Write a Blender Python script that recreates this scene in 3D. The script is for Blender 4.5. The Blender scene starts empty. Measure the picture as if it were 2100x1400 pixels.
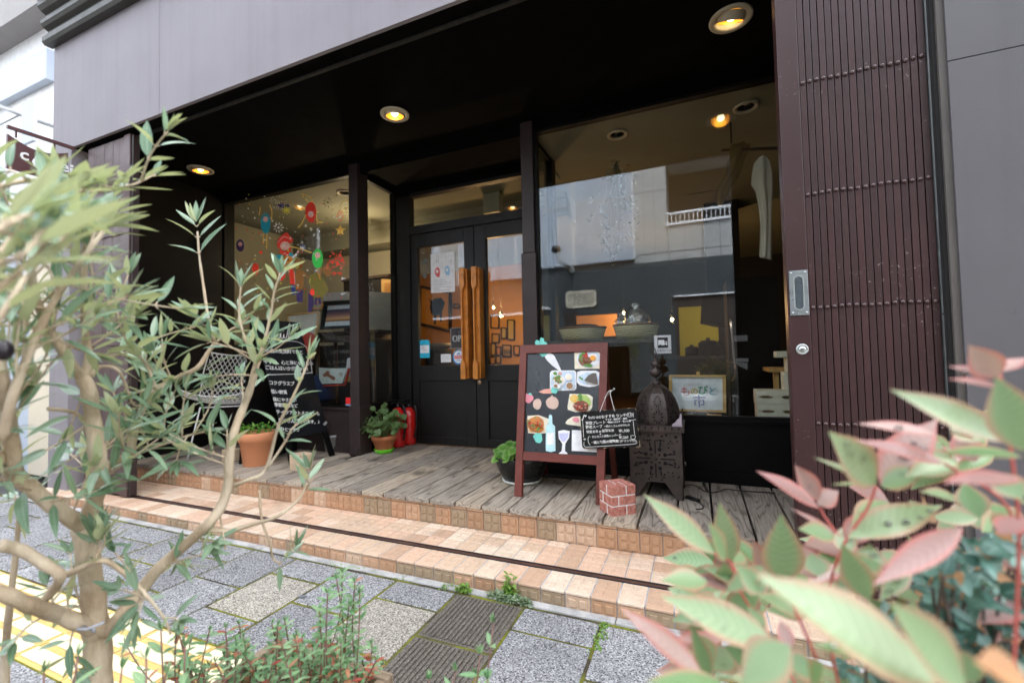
import bpy, bmesh, math, random
from mathutils import Vector, Matrix
random.seed(7)
SC = bpy.context.scene
COL = SC.collection
V = Vector
PI = math.pi

# ------------------------------------------------------------------ camera (solved from the photo's vanishing points; metres, z up, x along the shop front, y into the shop)
FPX = 904.24
RX = V((0.922, 0.387, -0.022)); 
def _rot():
    r = V((-3.14217783e-02, 3.97292065e-01, -2.90552589e-02)); th = r.length; k = r / th
    K = Matrix(((0, -k.z, k.y), (k.z, 0, -k.x), (-k.y, k.x, 0)))
    R = Matrix.Identity(3) + math.sin(th) * K + (1 - math.cos(th)) * (K @ K)
    return R @ Matrix(((1, 0, 0), (0, 0, -1), (0, 1, 0)))
RC = _rot(); RCT = RC.transposed()
EYE = V((0, 0, 1.0))
cam = bpy.data.cameras.new('camera'); cam_o = bpy.data.objects.new('camera', cam); COL.objects.link(cam_o)
cam.sensor_fit = 'HORIZONTAL'; cam.sensor_width = 36.0; cam.lens = FPX / 2100 * 36
cam.clip_start = 0.01; cam.clip_end = 500
m = Matrix((RC[0], -RC[1], -RC[2])).transposed().to_4x4(); m.translation = EYE
cam_o.matrix_world = m
cam.dof.use_dof = True; cam.dof.focus_distance = 2.4; cam.dof.aperture_fstop = 3.2
SC.camera = cam_o

# survey helpers: a sight line of the photo met with a known plane gives a measured point
def ray(u, v): return RCT @ V(((u - 1050) / FPX, (v - 700) / FPX, 1.0))
def onY(u, v, y):
    d = ray(u, v); return EYE + d * (y / d.y)
def onX(u, v, x):
    d = ray(u, v); return EYE + d * (x / d.x)
def onZ(u, v, z):
    d = ray(u, v); return EYE + d * ((z - 1.0) / d.z)
def onP(u, v, p0, n):
    d = ray(u, v); return EYE + d * ((p0 - EYE).dot(n) / d.dot(n))
def rad(wpx, p): return wpx / 2 * RC[2].dot(V(p) - EYE) / FPX * .92
def away(p, k):
    d = V((p.x, p.y, 0)).normalized(); return V((p.x, p.y, p.z)) + d * k
def at(u, v, dep): return EYE + ray(u, v) * dep

# ------------------------------------------------------------------ materials
def srgb(r, g, b):
    f = lambda c: (c / 255) / 12.92 if c / 255 <= 0.04045 else ((c / 255 + 0.055) / 1.055) ** 2.4
    return (f(r), f(g), f(b))
MATS = {}
class NT:
    def __init__(s, name):
        s.m = bpy.data.materials.new(name); s.m.use_nodes = True
        s.t = s.m.node_tree; s.t.nodes.clear()
        s.out = s.n('ShaderNodeOutputMaterial')
    def n(s, typ, **kw):
        x = s.t.nodes.new(typ)
        for k, v in kw.items():
            if k in x.inputs: x.inputs[k].default_value = v
            else: setattr(x, k, v)
        return x
    def l(s, a, b): s.t.links.new(a, b)
    def tex(s, scale=(1, 1, 1), coord='Object'):
        tc = s.n('ShaderNodeTexCoord'); mp = s.n('ShaderNodeMapping'); mp.inputs['Scale'].default_value = scale
        s.l(tc.outputs[coord], mp.inputs['Vector']); return mp.outputs[0]
    def noise(s, vec, scale, detail=4, rough=0.55):
        x = s.n('ShaderNodeTexNoise', Scale=scale, Detail=detail, Roughness=rough)
        if vec is not None: s.l(vec, x.inputs['Vector'])
        return x.outputs['Fac']
    def ramp(s, fac, stops, interp='LINEAR'):
        r = s.n('ShaderNodeValToRGB'); cr = r.color_ramp; cr.interpolation = interp
        while len(cr.elements) < len(stops): cr.elements.new(0.5)
        for e, (p, c) in zip(cr.elements, stops):
            e.position = p; e.color = (c, c, c, 1) if isinstance(c, (int, float)) else tuple(c) + (1,)
        s.l(fac, r.inputs[0]); return r.outputs[0]
    def mix(s, fac, a, b, typ='MIX'):
        x = s.n('ShaderNodeMix', data_type='RGBA', blend_type=typ)
        for sock, val in ((x.inputs[0], fac), (x.inputs[6], a), (x.inputs[7], b)):
            if hasattr(val, 'links'): s.l(val, sock)
            elif isinstance(val, (int, float)): sock.default_value = val
            else: sock.default_value = tuple(val) + (1,)
        return x.outputs[2]
    def attr(s, name):
        a = s.n('ShaderNodeAttribute', attribute_name=name); return a.outputs['Fac'], a.outputs['Color']
    def math(s, op, a, b=None, c=None):
        x = s.n('ShaderNodeMath', operation=op)
        for i, val in enumerate((a, b, c)):
            if val is None: continue
            if hasattr(val, 'links'): s.l(val, x.inputs[i])
            else: x.inputs[i].default_value = val
        return x.outputs[0]
    def bump(s, h, dist, strength=1.0):
        b = s.n('ShaderNodeBump', Distance=dist, Strength=strength); s.l(h, b.inputs['Height']); return b.outputs[0]
    def pbr(s, color, rough=0.6, metal=0.0, normal=None, spec=0.5, **kw):
        p = s.n('ShaderNodeBsdfPrincipled')
        for key, val in (('Base Color', color), ('Roughness', rough), ('Metallic', metal), ('Specular IOR Level', spec)):
            if hasattr(val, 'links'): s.l(val, p.inputs[key])
            elif isinstance(val, (int, float)): p.inputs[key].default_value = val
            else: p.inputs[key].default_value = tuple(val) + (1,)
        for k, v in kw.items(): p.inputs[k.replace('_', ' ')].default_value = v
        if normal is not None: s.l(normal, p.inputs['Normal'])
        s.l(p.outputs[0], s.out.inputs[0]); return p

def paint(name, c, rough=0.55, var=0.25, scale=6, bump=0.0006, bscale=60, metal=0.0, spec=0.5, specks=None, coat=0.0):
    """painted / plain surface with uneven tone, fine bump and optional chips"""
    t = NT(name); v = t.tex()
    n = t.noise(v, scale, 5)
    col = t.mix(t.ramp(n, [(0.3, 0.0), (0.7, 1.0)]), [x * (1 - var) for x in c], [min(1, x * (1 + var)) for x in c])
    rr = t.math('ADD', t.math('MULTIPLY', t.noise(v, scale * 3.3, 4), 0.22), rough - 0.11)
    if specks:
        sc, thr, scol = specks
        col = t.mix(t.ramp(t.noise(v, sc, 3, 0.7), [(thr, 0.0), (thr + 0.015, 1.0)]), col, scol)
    nb = t.bump(t.noise(v, bscale, 5), bump)
    t.pbr(col, rr, metal, nb, spec, Coat_Weight=coat)
    MATS[name] = t.m; return t.m

def flat(name, c, rough=0.6, metal=0.0, spec=0.5):
    return paint(name, c, rough, 0.08, 12, 0.0002, 90, metal, spec)

def emit(name, c, strength):
    t = NT(name); e = t.n('ShaderNodeEmission', Strength=strength); e.inputs[0].default_value = tuple(c) + (1,)
    t.l(e.outputs[0], t.out.inputs[0]); MATS[name] = t.m; return t.m

def glass_mat(name, f0, tint=(0.93, 0.95, 0.94), gl=(0.86, 0.93, 1.0)):
    """thin coated shop-window glass: transparent, mirror share rising towards grazing"""
    t = NT(name)
    tr = t.n('ShaderNodeBsdfTransparent'); tr.inputs[0].default_value = tint + (1,)
    g = t.n('ShaderNodeBsdfGlossy', Roughness=0.004); g.inputs[0].default_value = gl + (1,)
    lw = t.n('ShaderNodeLayerWeight', Blend=0.5)
    # schlick-like: f0 + (1-f0) * facing^5
    p5 = t.math('POWER', lw.outputs['Facing'], 5.0)
    fac = t.math('ADD', t.math('MULTIPLY', p5, 1 - f0), f0)
    mx = t.n('ShaderNodeMixShader'); t.l(fac, mx.inputs[0]); t.l(tr.outputs[0], mx.inputs[1]); t.l(g.outputs[0], mx.inputs[2])
    v = t.tex((0.6, 0.6, 0.6)); nb = t.bump(t.noise(v, 1.3, 1), 0.0007); t.l(nb, g.inputs['Normal'])
    t.l(mx.outputs[0], t.out.inputs[0]); MATS[name] = t.m; return t.m

def wood(name, dark, light, axis=1, scale=9, rough=0.6, rnd=False, knots=True, bump=0.0012, stretch=0.07, ringn=14.0):
    t = NT(name)
    tc = t.n('ShaderNodeTexCoord'); mp = t.n('ShaderNodeMapping')
    sc = [1, 1, 1]; sc[axis] = stretch; mp.inputs['Scale'].default_value = sc
    t.l(tc.outputs['Object'], mp.inputs['Vector'])
    vec = mp.outputs[0]; rf = None
    if rnd:
        rf, _ = t.attr('rnd')
        cx = t.n('ShaderNodeCombineXYZ')
        t.l(t.math('MULTIPLY', rf, 37.0), cx.inputs[0]); t.l(t.math('MULTIPLY', rf, 11.0), cx.inputs[1]); t.l(t.math('MULTIPLY', rf, 23.0), cx.inputs[2])
        va = t.n('ShaderNodeVectorMath', operation='ADD'); t.l(vec, va.inputs[0]); t.l(cx.outputs[0], va.inputs[1]); vec = va.outputs[0]
    big = t.noise(vec, scale * 0.55, 3, 0.5)
    w = t.math('FRACT', t.math('MULTIPLY', big, ringn))
    rings = t.ramp(w, [(0.0, 0.0), (.22, .9), (.6, 1.0), (.9, .75), (1.0, 0.0)])
    fine = t.noise(vec, scale * 9, 6, 0.65)
    g = t.math('ADD', t.math('MULTIPLY', rings, 0.3), t.math('MULTIPLY', fine, 0.74))
    col = t.mix(t.ramp(g, [(0.25, 0.0), (0.75, 1.0)]), dark, light)
    if rnd:
        col = t.mix(1.0, col, t.ramp(rf, [(0.0, (0.72, 0.7, 0.7)), (0.5, (1, 1, 1)), (1.0, (1.22, 1.15, 1.05))]), 'MULTIPLY')
    if knots:
        kn = t.noise(t.tex((2.2, 0.9, 2.2)), 3.1, 2)
        col = t.mix(t.ramp(kn, [(0.62, 0.0), (0.72, 0.7)]), col, [x * 0.45 for x in dark])
    nb = t.bump(g, bump)
    t.pbr(col, rough, 0, nb, 0.35)
    MATS[name] = t.m; return t.m

# ------------------------------------------------------------------ mesh builder
class MB:
    def __init__(s): s.v = []; s.f = []; s.mi = []; s.r = []; s.e = {}; s.sm = []; s.ev = []; s.al = []
    def add(s, vs, fs, mi=0, r=0.5, smooth=False, ev=None, al=None):
        o = len(s.v); s.v += [tuple(x) for x in vs]
        s.al += list(al) if al else [0.0] * len(vs)
        s.ev += list(ev) if ev else [0.0] * len(vs)
        for f in fs:
            s.f.append([o + i for i in f]); s.mi.append(mi); s.r.append(r); s.sm.append(smooth)
        return s
    def box(s, x0, x1, y0, y1, z0, z1, mi=0, r=0.5, M=None, bev=0.0):
        if x0 > x1: x0, x1 = x1, x0
        if y0 > y1: y0, y1 = y1, y0
        if z0 > z1: z0, z1 = z1, z0
        if bev > 0:
            b = min(bev, (x1 - x0) * .45, (y1 - y0) * .45, (z1 - z0) * .45)
            bm = bmesh.new(); bmesh.ops.create_cube(bm, size=1)
            for q in bm.verts: q.co = V(((x0 + x1) / 2 + q.co.x * (x1 - x0), (y0 + y1) / 2 + q.co.y * (y1 - y0), (z0 + z1) / 2 + q.co.z * (z1 - z0)))
            bmesh.ops.bevel(bm, geom=bm.edges[:], offset=b, segments=2, affect='EDGES', profile=0.5)
            bm.verts.index_update()
            vs = [q.co.copy() for q in bm.verts]; fs = [[q.index for q in f.verts] for f in bm.faces]; bm.free()
        else:
            vs = [V((x, y, z)) for x in (x0, x1) for y in (y0, y1) for z in (z0, z1)]
            fs = [(0, 1, 3, 2), (4, 6, 7, 5), (0, 4, 5, 1), (2, 3, 7, 6), (0, 2, 6, 4), (1, 5, 7, 3)]
        if M is not None: vs = [M @ q for q in vs]
        return s.add(vs, fs, mi, r)
    def quad(s, a, b, c, d, mi=0, r=0.5): return s.add([a, b, c, d], [(0, 1, 2, 3)], mi, r)
    def slab(s, pts, off, mi=0, r=0.5):
        """closed plate: polygon pts (3D, planar) pushed by vector off"""
        n = len(pts); pts = [V(p) for p in pts]; off = V(off)
        vs = pts + [p + off for p in pts]
        fs = [tuple(range(n))[::-1], tuple(range(n, 2 * n))] + [(i, (i + 1) % n, n + (i + 1) % n, n + i) for i in range(n)]
        return s.add(vs, fs, mi, r)
    def tube(s, pts, rad, n=8, mi=0, r=0.5, cap=True, smooth=True):
        pts = [V(p) for p in pts]
        if isinstance(rad, (int, float)): rad = [rad] * len(pts)
        vs = []; u = None
        for i, p in enumerate(pts):
            d = (pts[min(i + 1, len(pts) - 1)] - pts[max(i - 1, 0)])
            if d.length < 1e-9: d = V((0, 0, 1))
            d.normalize()
            if u is None: u = d.orthogonal().normalized()
            u = (u - d * u.dot(d))
            u = u.normalized() if u.length > 1e-6 else d.orthogonal().normalized()
            w = d.cross(u)
            for k in range(n):
                a = 2 * PI * k / n; vs.append(p + (u * math.cos(a) + w * math.sin(a)) * rad[i])
        fs = []
        for i in range(len(pts) - 1):
            for k in range(n):
                a = i * n + k; b = i * n + (k + 1) % n; fs.append((a, b, b + n, a + n))
        if cap: fs += [tuple(range(n))[::-1], tuple(range((len(pts) - 1) * n, len(pts) * n))]
        return s.add(vs, fs, mi, r, smooth)
    def lathe(s, prof, c=(0, 0, 0), n=32, mi=0, M=None, r=0.5, smooth=True, sx=1, sy=1, cap=True):
        c = V(c); vs = []; fs = []
        for (rr, z) in prof:
            for k in range(n):
                a = 2 * PI * k / n; q = V((rr * math.cos(a) * sx, rr * math.sin(a) * sy, z))
                vs.append((M @ q if M is not None else q) + c)
        for i in range(len(prof) - 1):
            for k in range(n):
                a = i * n + k; b = i * n + (k + 1) % n; fs.append((a, b, b + n, a + n))
        if cap and prof[0][0] > 1e-5: fs.append(tuple(range(n))[::-1])
        if cap and prof[-1][0] > 1e-5: fs.append(tuple(range((len(prof) - 1) * n, len(prof) * n)))
        return s.add(vs, fs, mi, r, smooth)
    def ball(s, c, rad, mi=0, n=12, sx=1, sy=1, sz=1, r=0.5):
        k = 8; prof = [(max(rad * math.sin(PI * i / k), 1e-6), -rad * math.cos(PI * i / k) * sz) for i in range(k + 1)]
        return s.lathe(prof, c, n, mi, r=r, sx=sx, sy=sy)
    def leaf(s, p, d, nrm, L, W, mi=0, r=0.5, curl=0.15, fold=0.25, seg=5, shape=0.45):
        """lanceolate leaf from base p along d; nrm = upper side"""
        d = V(d).normalized(); nrm = V(nrm); nrm = (nrm - d * nrm.dot(d))
        nrm = nrm.normalized() if nrm.length > 1e-5 else d.orthogonal().normalized()
        sd = d.cross(nrm); vs = []; fs = []; ev = []; al = []
        for i in range(seg + 1):
            t = i / seg
            w = W * 0.5 * ((math.sin(PI * t ** 0.75) ** 0.8 if shape < .5 else math.sin(PI * t ** .82) ** 1.12) if 0 < t < 1 else 0.02)
            c = p + d * (L * t) + nrm * (-curl * L * t * t)
            vs += [c + sd * w + nrm * (fold * w), c, c - sd * w + nrm * (fold * w)]; ev += [1.0, 0.0, 1.0]; al += [t, t, t]
        for i in range(seg):
            a = i * 3; fs += [(a + 3, a + 4, a + 1, a), (a + 4, a + 5, a + 2, a + 1)]
        return s.add(vs, fs, mi, r, True, ev, al)
    def build(s, name, mats, parent=None, kind=None, loc=None, sharp=None):
        me = bpy.data.meshes.new(name)
        base = V(loc) if loc is not None else None
        me.from_pydata(s.v if base is None else [V(q) - base for q in s.v], [], s.f)
        if not isinstance(mats, (list, tuple)): mats = [mats]
        for q in mats: me.materials.append(q)
        me.polygons.foreach_set('material_index', s.mi); me.polygons.foreach_set('use_smooth', s.sm)
        a = me.attributes.new('rnd', 'FLOAT', 'FACE'); a.data.foreach_set('value', s.r)
        if any(s.ev):
            b = me.attributes.new('edge', 'FLOAT', 'POINT'); b.data.foreach_set('value', s.ev)
            b = me.attributes.new('along', 'FLOAT', 'POINT'); b.data.foreach_set('value', s.al)
        me.update()
        o = bpy.data.objects.new(name, me); COL.objects.link(o)
        if base is not None: o.location = base
        if parent is not None:
            o.parent = parent
        if kind: o['kind'] = kind
        return o

def tag(o, label, cat=None, group=None, kind=None):
    if label: o['label'] = label
    if cat: o['category'] = cat
    if group: o['group'] = group
    if kind: o['kind'] = kind
    return o
def thing(name, label, cat, group=None):
    o = bpy.data.objects.new(name, None); COL.objects.link(o); o.empty_display_size = 0.05
    return tag(o, label, cat, group)

# writing: font outlines turned into thin raised meshes
DG = None
def text_mb(txt, size, M, depth=0.0006, jitter=0.0, spacing=1.0, align='LEFT', shear=0.0, bold=0.0, mb=None, mi=0):
    """letters laid in the xy plane of matrix M"""
    mb = mb or MB()
    cu = bpy.data.curves.new('writing', 'FONT'); cu.body = txt; cu.size = size; cu.space_character = spacing
    cu.align_x = align; cu.extrude = depth / 2; cu.shear = shear; cu.resolution_u = 2; cu.offset = bold
    ob = bpy.data.objects.new('writing', cu); COL.objects.link(ob)
    bpy.context.view_layer.update()
    ev = ob.evaluated_get(bpy.context.evaluated_depsgraph_get()); me = ev.to_mesh()
    vs = [v.co.copy() for v in me.vertices]
    if jitter:
        for q in vs:
            a = math.sin(q.x * 61 / size * .02 + q.y * 23 / size * .05) + math.sin(q.x * 17 / size * .11 + 1.3)
            q.y += a * jitter * size; q.x += math.cos(q.y * 31 / size * .1 + q.x * 9 / size * .2) * jitter * size
    fs = [tuple(p.vertices) for p in me.polygons]
    mb.add([M @ q for q in vs], fs, mi)
    ev.to_mesh_clear(); bpy.data.objects.remove(ob); bpy.data.curves.remove(cu)
    return mb
def frame_M(o, x, y):
    x = V(x).normalized(); z = x.cross(V(y)).normalized(); y = z.cross(x)
    m = Matrix((x, y, z)).transposed().to_4x4(); m.translation = V(o); return m
def stroke(mb, pts, w, nrm, mi=0, th=0.0006):
    """a chalk or brush stroke: flat ribbon along pts lying on a surface with normal nrm"""
    nrm = V(nrm).normalized(); pts = [V(p) for p in pts]
    L = []; R = []
    for i, p in enumerate(pts):
        d = pts[min(i + 1, len(pts) - 1)] - pts[max(i - 1, 0)]
        sd = nrm.cross(d)
        sd = sd.normalized() if sd.length > 1e-9 else V((1, 0, 0))
        ww = w[i] if isinstance(w, (list, tuple)) else w
        L.append(p + sd * ww / 2); R.append(p - sd * ww / 2)
    n = len(pts); vs = L + R; vs = vs + [q + nrm * th for q in vs]
    fs = []
    for i in range(n - 1):
        fs += [(i, i + 1, n + i + 1, n + i), (2 * n + i, 3 * n + i, 3 * n + i + 1, 2 * n + i + 1), (i, 2 * n + i, 2 * n + i + 1, i + 1), (n + i, n + i + 1, 3 * n + i + 1, 3 * n + i)]
    mb.add(vs, fs, mi); return mb
def smooth_path(pts, k=4):
    pts = [V(p) for p in pts]; out = []
    P = [pts[0]] + pts + [pts[-1]]
    for i in range(1, len(P) - 2):
        for j in range(k):
            t = j / k; a, b, c, d = P[i - 1], P[i], P[i + 1], P[i + 2]
            out.append(0.5 * ((2 * b) + (c - a) * t + (2 * a - 5 * b + 4 * c - d) * t * t + (3 * b - a - 3 * c + d) * t ** 3))
    out.append(pts[-1]); return out
def blob(cx, cy, rx, ry, n=20, wob=0.0, rot=0.0, seed=0):
    rr = random.Random(seed); ph = [rr.uniform(0, 6.28) for _ in range(3)]; o = []
    for i in range(n):
        a = 2 * PI * i / n; k = 1 + wob * (math.sin(2 * a + ph[0]) + .6 * math.sin(3 * a + ph[1]) + .4 * math.sin(5 * a + ph[2]))
        x, y = rx * k * math.cos(a), ry * k * math.sin(a)
        o.append((cx + x * math.cos(rot) - y * math.sin(rot), cy + x * math.sin(rot) + y * math.cos(rot)))
    return o
# ------------------------------------------------------------------ material set
def m_paver(name, lo, hi, scale=230, tone=0.16, p0=0.36, p1=0.62):
    t = NT(name); v = t.tex()
    vo = t.n('ShaderNodeTexVoronoi', Scale=scale); t.l(v, vo.inputs['Vector'])
    g = t.n('ShaderNodeSeparateColor'); t.l(vo.outputs['Color'], g.inputs[0])
    f = t.math('ADD', t.math('MULTIPLY', g.outputs[0], 0.7), t.math('MULTIPLY', t.noise(v, scale * .6, 3, .7), 0.3))
    mid = [(a * .55 + b * .45) for a, b in zip(lo, hi)]
    col = t.ramp(f, [(0.22, lo), (p0, mid), (p1, mid), (0.8, hi)])
    rf, _ = t.attr('rnd')
    col = t.mix(1.0, col, t.ramp(rf, [(0, (1 - tone,) * 3), (1, (1 + tone,) * 3)]), 'MULTIPLY')
    st = t.noise(v, 3.2, 5, .6)
    col = t.mix(t.ramp(st, [(0.35, 0.28), (0.62, 0.0)]), col, [c * .5 for c in mid])
    t.pbr(col, 0.75, 0, t.bump(f, 0.0012), 0.4); MATS[name] = t.m; return t.m
M_GRAN = m_paver('grey_speckled_slab', (0.045, 0.046, 0.05), (0.5, 0.5, 0.51))
M_BEIGE = m_paver('cream_speckled_slab', (0.1, 0.09, 0.07), (0.62, 0.58, 0.5), 230, .06)
M_RIB = m_paver('brown_ribbed_slab', (0.06, 0.052, 0.043), (0.24, 0.215, 0.18), 300, .05)
M_YELB = paint('yellow_guide_bar', (.84, .74, .48), .75, .1, 9, .0008, 160)
M_YEL = paint('yellow_guide_slab', (0.6, 0.42, 0.14), .8, .14, 8, .0008, 160, specks=(38, .64, (.45, .36, .2)))
t = NT('mossy_joint'); v = t.tex(); n1 = t.noise(v, 5, 4); n2 = t.noise(v, 60, 5)
c = t.mix(t.ramp(n1, [(.42, 0.0), (.58, 1.0)]), t.mix(n2, (.03, .025, .015), (.09, .075, .05)), t.mix(n2, (.06, .07, .01), (.25, .25, .03)))
t.pbr(c, .95, 0, t.bump(n2, .004), .2); M_MOSS = t.m
t = NT('bare_concrete'); v = t.tex(); n1 = t.noise(v, 7, 6, .65); n2 = t.noise(v, 140, 4)
c = t.mix(t.ramp(n1, [(.35, 0.0), (.65, 1.0)]), (.2, .2, .2), (.58, .57, .55)); c = t.mix(.3, c, t.mix(n2, (.1, .1, .1), (.7, .7, .68)))
t.pbr(c, .9, 0, t.bump(n2, .001), .3); M_CONC = t.m
t = NT('asphalt_road'); v = t.tex(); n2 = t.noise(v, 180, 5, .7)
t.pbr(t.mix(n2, (.02, .02, .022), (.1, .1, .1)), .85, 0, t.bump(n2, .003)); M_ASPH = t.m
t = NT('garden_soil'); v = t.tex(); n2 = t.noise(v, 50, 6, .7)
t.pbr(t.mix(n2, (.02, .014, .009), (.14, .09, .055)), .95, 0, t.bump(n2, .01)); M_SOIL = t.m

# terracotta tiles: three firings picked per tile
def m_tile(name, k=1.0):
    t = NT(name); v = t.tex(); rf, _ = t.attr('rnd')
    base = t.ramp(rf, [(0.0, (.36 * k, .27 * k, .17 * k)), (.26, (.52 * k, .3 * k, .17 * k)), (.5, (.6 * k, .37 * k, .23 * k)), (.72, (.42 * k, .245 * k, .14 * k)), (.86, (.66 * k, .47 * k, .33 * k))], 'CONSTANT')
    n = t.noise(t.tex((30, 30, 130)), 3, 5, .6)
    c = t.mix(t.ramp(n, [(.3, 0.0), (.7, 1.0)]), t.mix(.72, base, (.25, .14, .08)), t.mix(.85, (.75, .6, .45), base))
    c = t.mix(.55, base, c)
    d = t.noise(v, 9, 5, .7); c = t.mix(t.ramp(d, [(.56, 0.0), (.78, .5)]), c, (.2, .15, .11))
    t.pbr(c, .62, 0, t.bump(n, .0005), .45); MATS[name] = t.m; return t.m
M_TILE = m_tile('terracotta_tile'); 
def m_tread(name):
    t = NT(name); v = t.tex(); rf, _ = t.attr('rnd')
    base = t.ramp(rf, [(0.0, (.68, .5, .36)), (.2, (.73, .5, .36)), (.45, (.77, .6, .46)), (.7, (.58, .38, .26)), (.85, (.8, .66, .52))], 'CONSTANT')
    n = t.noise(t.tex((90, 20, 90)), 3, 5, .6)
    c = t.mix(t.ramp(n, [(.35, .35), (.65, 0.0)]), base, (.5, .36, .25))
    d = t.noise(v, 7, 5, .7); c = t.mix(t.ramp(d, [(.52, 0.0), (.75, .5)]), c, (.36, .28, .22))
    t.pbr(c, .42, 0, t.bump(n, .0006), .5); MATS[name] = t.m; return t.m
M_TREAD = m_tread('terracotta_tread')
M_GROUT = paint('tile_grout', (.4, .4, .41), .9, .3, 14, .0005)
M_DECK = wood('weathered_deck', (.07, .054, .04), (.44, .385, .32), 1, 9, .72, True, True, .0018, .085, 26.0)
M_DECKEND = paint('deck_board_end', (.09, .08, .065), .85, .5, 60, .001)

def m_render(name, c, rough):
    t = NT(name); v = t.tex(); n = t.noise(v, 1.6, 5); sk = t.noise(t.tex((9, 9, .35)), 2.2, 5, .65); d = t.noise(v, 14, 5, .7)
    col = t.mix(t.ramp(n, [(.35, 0.0), (.65, 1.0)]), [x * .93 for x in c], [x * 1.06 for x in c])
    col = t.mix(t.ramp(sk, [(.5, 0.0), (.72, .16)]), col, [x * .72 for x in c]); col = t.mix(t.ramp(d, [(.66, 0.0), (.72, .25)]), col, [x * .6 for x in c])
    t.pbr(col, t.math('ADD', t.math('MULTIPLY', sk, .2), rough - .1), 0, t.bump(t.noise(v, 5, 4), .004, .6), .4); MATS[name] = t.m; return t.m
M_FASC = m_render('grey_render', (.235, .215, .235), .62)
M_PIER = m_render('shaded_grey_render', (.1, .094, .101), .55)  # same grey render as the fascia, darkened for the pier's shade
M_PIERD = paint('taupe_pier_edge', (.085, .075, .068), .7, .15, 5)
M_MOULD = paint('dark_cornice', (.035, .034, .03), .5, .2, 6)
M_SOFF = paint('black_soffit', (.0007, .0006, .0006), .9, .3, 3, .0004, 30, spec=.08)
t_sp = ('x',)
M_BLACK = paint('black_timber', (.0024, .0021, .0022), .5, .25, 5, .0004, 40, spec=.18, specks=(26, .80, (.09, .085, .08)))
M_BROWN = paint('dark_brown_timber', (.03, .019, .018), .5, .18, 5, .0005, 50, spec=.4, specks=(38, .74, (.3, .26, .23)))
M_DOOR = paint('door_brown', (.0042, .0032, .0028), .5, .2, 5, .0004, 50, spec=.4)
def m_gate(name, c):
    t = NT(name); v = t.tex(); rf, _ = t.attr('rnd'); n = t.noise(v, 2.4, 5, .6); sk = t.noise(t.tex((30, 30, .8)), 2, 4, .6)
    col = t.mix(t.ramp(n, [(.3, 0.0), (.7, 1.0)]), [x * .8 for x in c], [c[0] * 1.2, c[1] * 1.25, c[2] * 1.25])
    col = t.mix(1.0, col, t.ramp(rf, [(0, (.84, .86, .86)), (1, (1.16, 1.12, 1.12))]), 'MULTIPLY')
    col = t.mix(t.ramp(sk, [(.55, 0.0), (.75, .35)]), col, (.03, .02, .018))
    ch = t.noise(v, 85, 3, .7); ar = t.noise(v, 1.7, 3); chip = t.math('MULTIPLY', t.ramp(ch, [(.66, 0.0), (.68, 1.0)]), t.ramp(ar, [(.48, 0.0), (.6, 1.0)]))
    col = t.mix(chip, col, (.5, .43, .4))
    t.pbr(col, t.math('ADD', t.math('MULTIPLY', n, .25), .25), 0, t.bump(t.noise(v, 7, 4), .003, .5), .4); MATS[name] = t.m; return t.m
M_GATE = m_gate('maroon_gate_paint', (.036, .0125, .013))
M_GATEL = paint('maroon_gate_left', (.06, .027, .028), .45, .12, 3.5, .0004, 22)
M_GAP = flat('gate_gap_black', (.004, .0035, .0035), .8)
M_RUB = flat('black_rubber', (.006, .006, .007), .4)
M_STEEL = paint('satin_steel', (.5, .53, .53), .32, .1, 9, .0002, 60, metal=.9)
M_CHROME = flat('chrome_metal', (.75, .76, .78), .12, 1.0)
M_RAIL = paint('brown_rail', (.13, .065, .045), .45, .3, 12, metal=.3)
M_RAILD = flat('rail_edge', (.03, .025, .03), .45, .3)
M_GLASS = glass_mat('shop_glass', .06)
M_GLASSD = glass_mat('door_glass', .055)
M_PULL = paint('amber_pull_wood', (.56, .2, .028), .38, .22, 16)
M_BRASS = flat('brass_cylinder', (.75, .5, .3), .3, .9)
M_CEIL = paint('shop_ceiling', (.2, .2, .15), .8, .06, 2)
M_WOODW = paint('warm_wood_wall', (.5, .24, .065), .6, .12, 1.5)
M_PALEW = paint('pale_room_wall', (.4, .37, .27), .8, .08, 2)
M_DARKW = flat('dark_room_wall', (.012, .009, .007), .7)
M_FLOORW = wood('shop_floor', (.04, .02, .01), (.09, .05, .025), 1, 8, .4)
M_GREENW = paint('lime_kitchen_wall', (.3, .34, .035), .7, .06, 2)
M_WHITE = flat('white_plaster', (.8, .8, .8), .8)
M_CREAM = paint('cream_pilaster', (.72, .64, .5), .8, .05, 3)
M_PALEB = paint('pale_blue_panel', (.5, .56, .66), .55, .06, 2)
M_TILEG = paint('grey_cladding', (.36, .36, .355), .45, .1, 1.2)
M_TILED = paint('dark_cladding', (.042, .052, .058), .4, .12, 1.5)
M_TRIMW = flat('white_trim', (.82, .83, .85), .4)
M_OPPD = flat('dark_recess', (.03, .02, .015), .7)

def holed(mb, x0, x1, y0, y1, z0, z1, yc, holes, mi=0):
    h = max(r for _, r in holes) * .7
    mb.box(x0, x1, y0, yc - h, z0, z1, mi); mb.box(x0, x1, yc + h, y1, z0, z1, mi); xa = x0
    for cx, r in sorted(holes):
        mb.box(xa, cx - r * .7, yc - h, yc + h, z0, z1, mi); xa = cx + r * .7
        if r * .7 < h - 1e-6: mb.box(cx - r * .7, cx + r * .7, yc - h, yc - r * .7, z0, z1, mi); mb.box(cx - r * .7, cx + r * .7, yc + r * .7, yc + h, z0, z1, mi)
    mb.box(xa, x1, yc - h, yc + h, z0, z1, mi)
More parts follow.
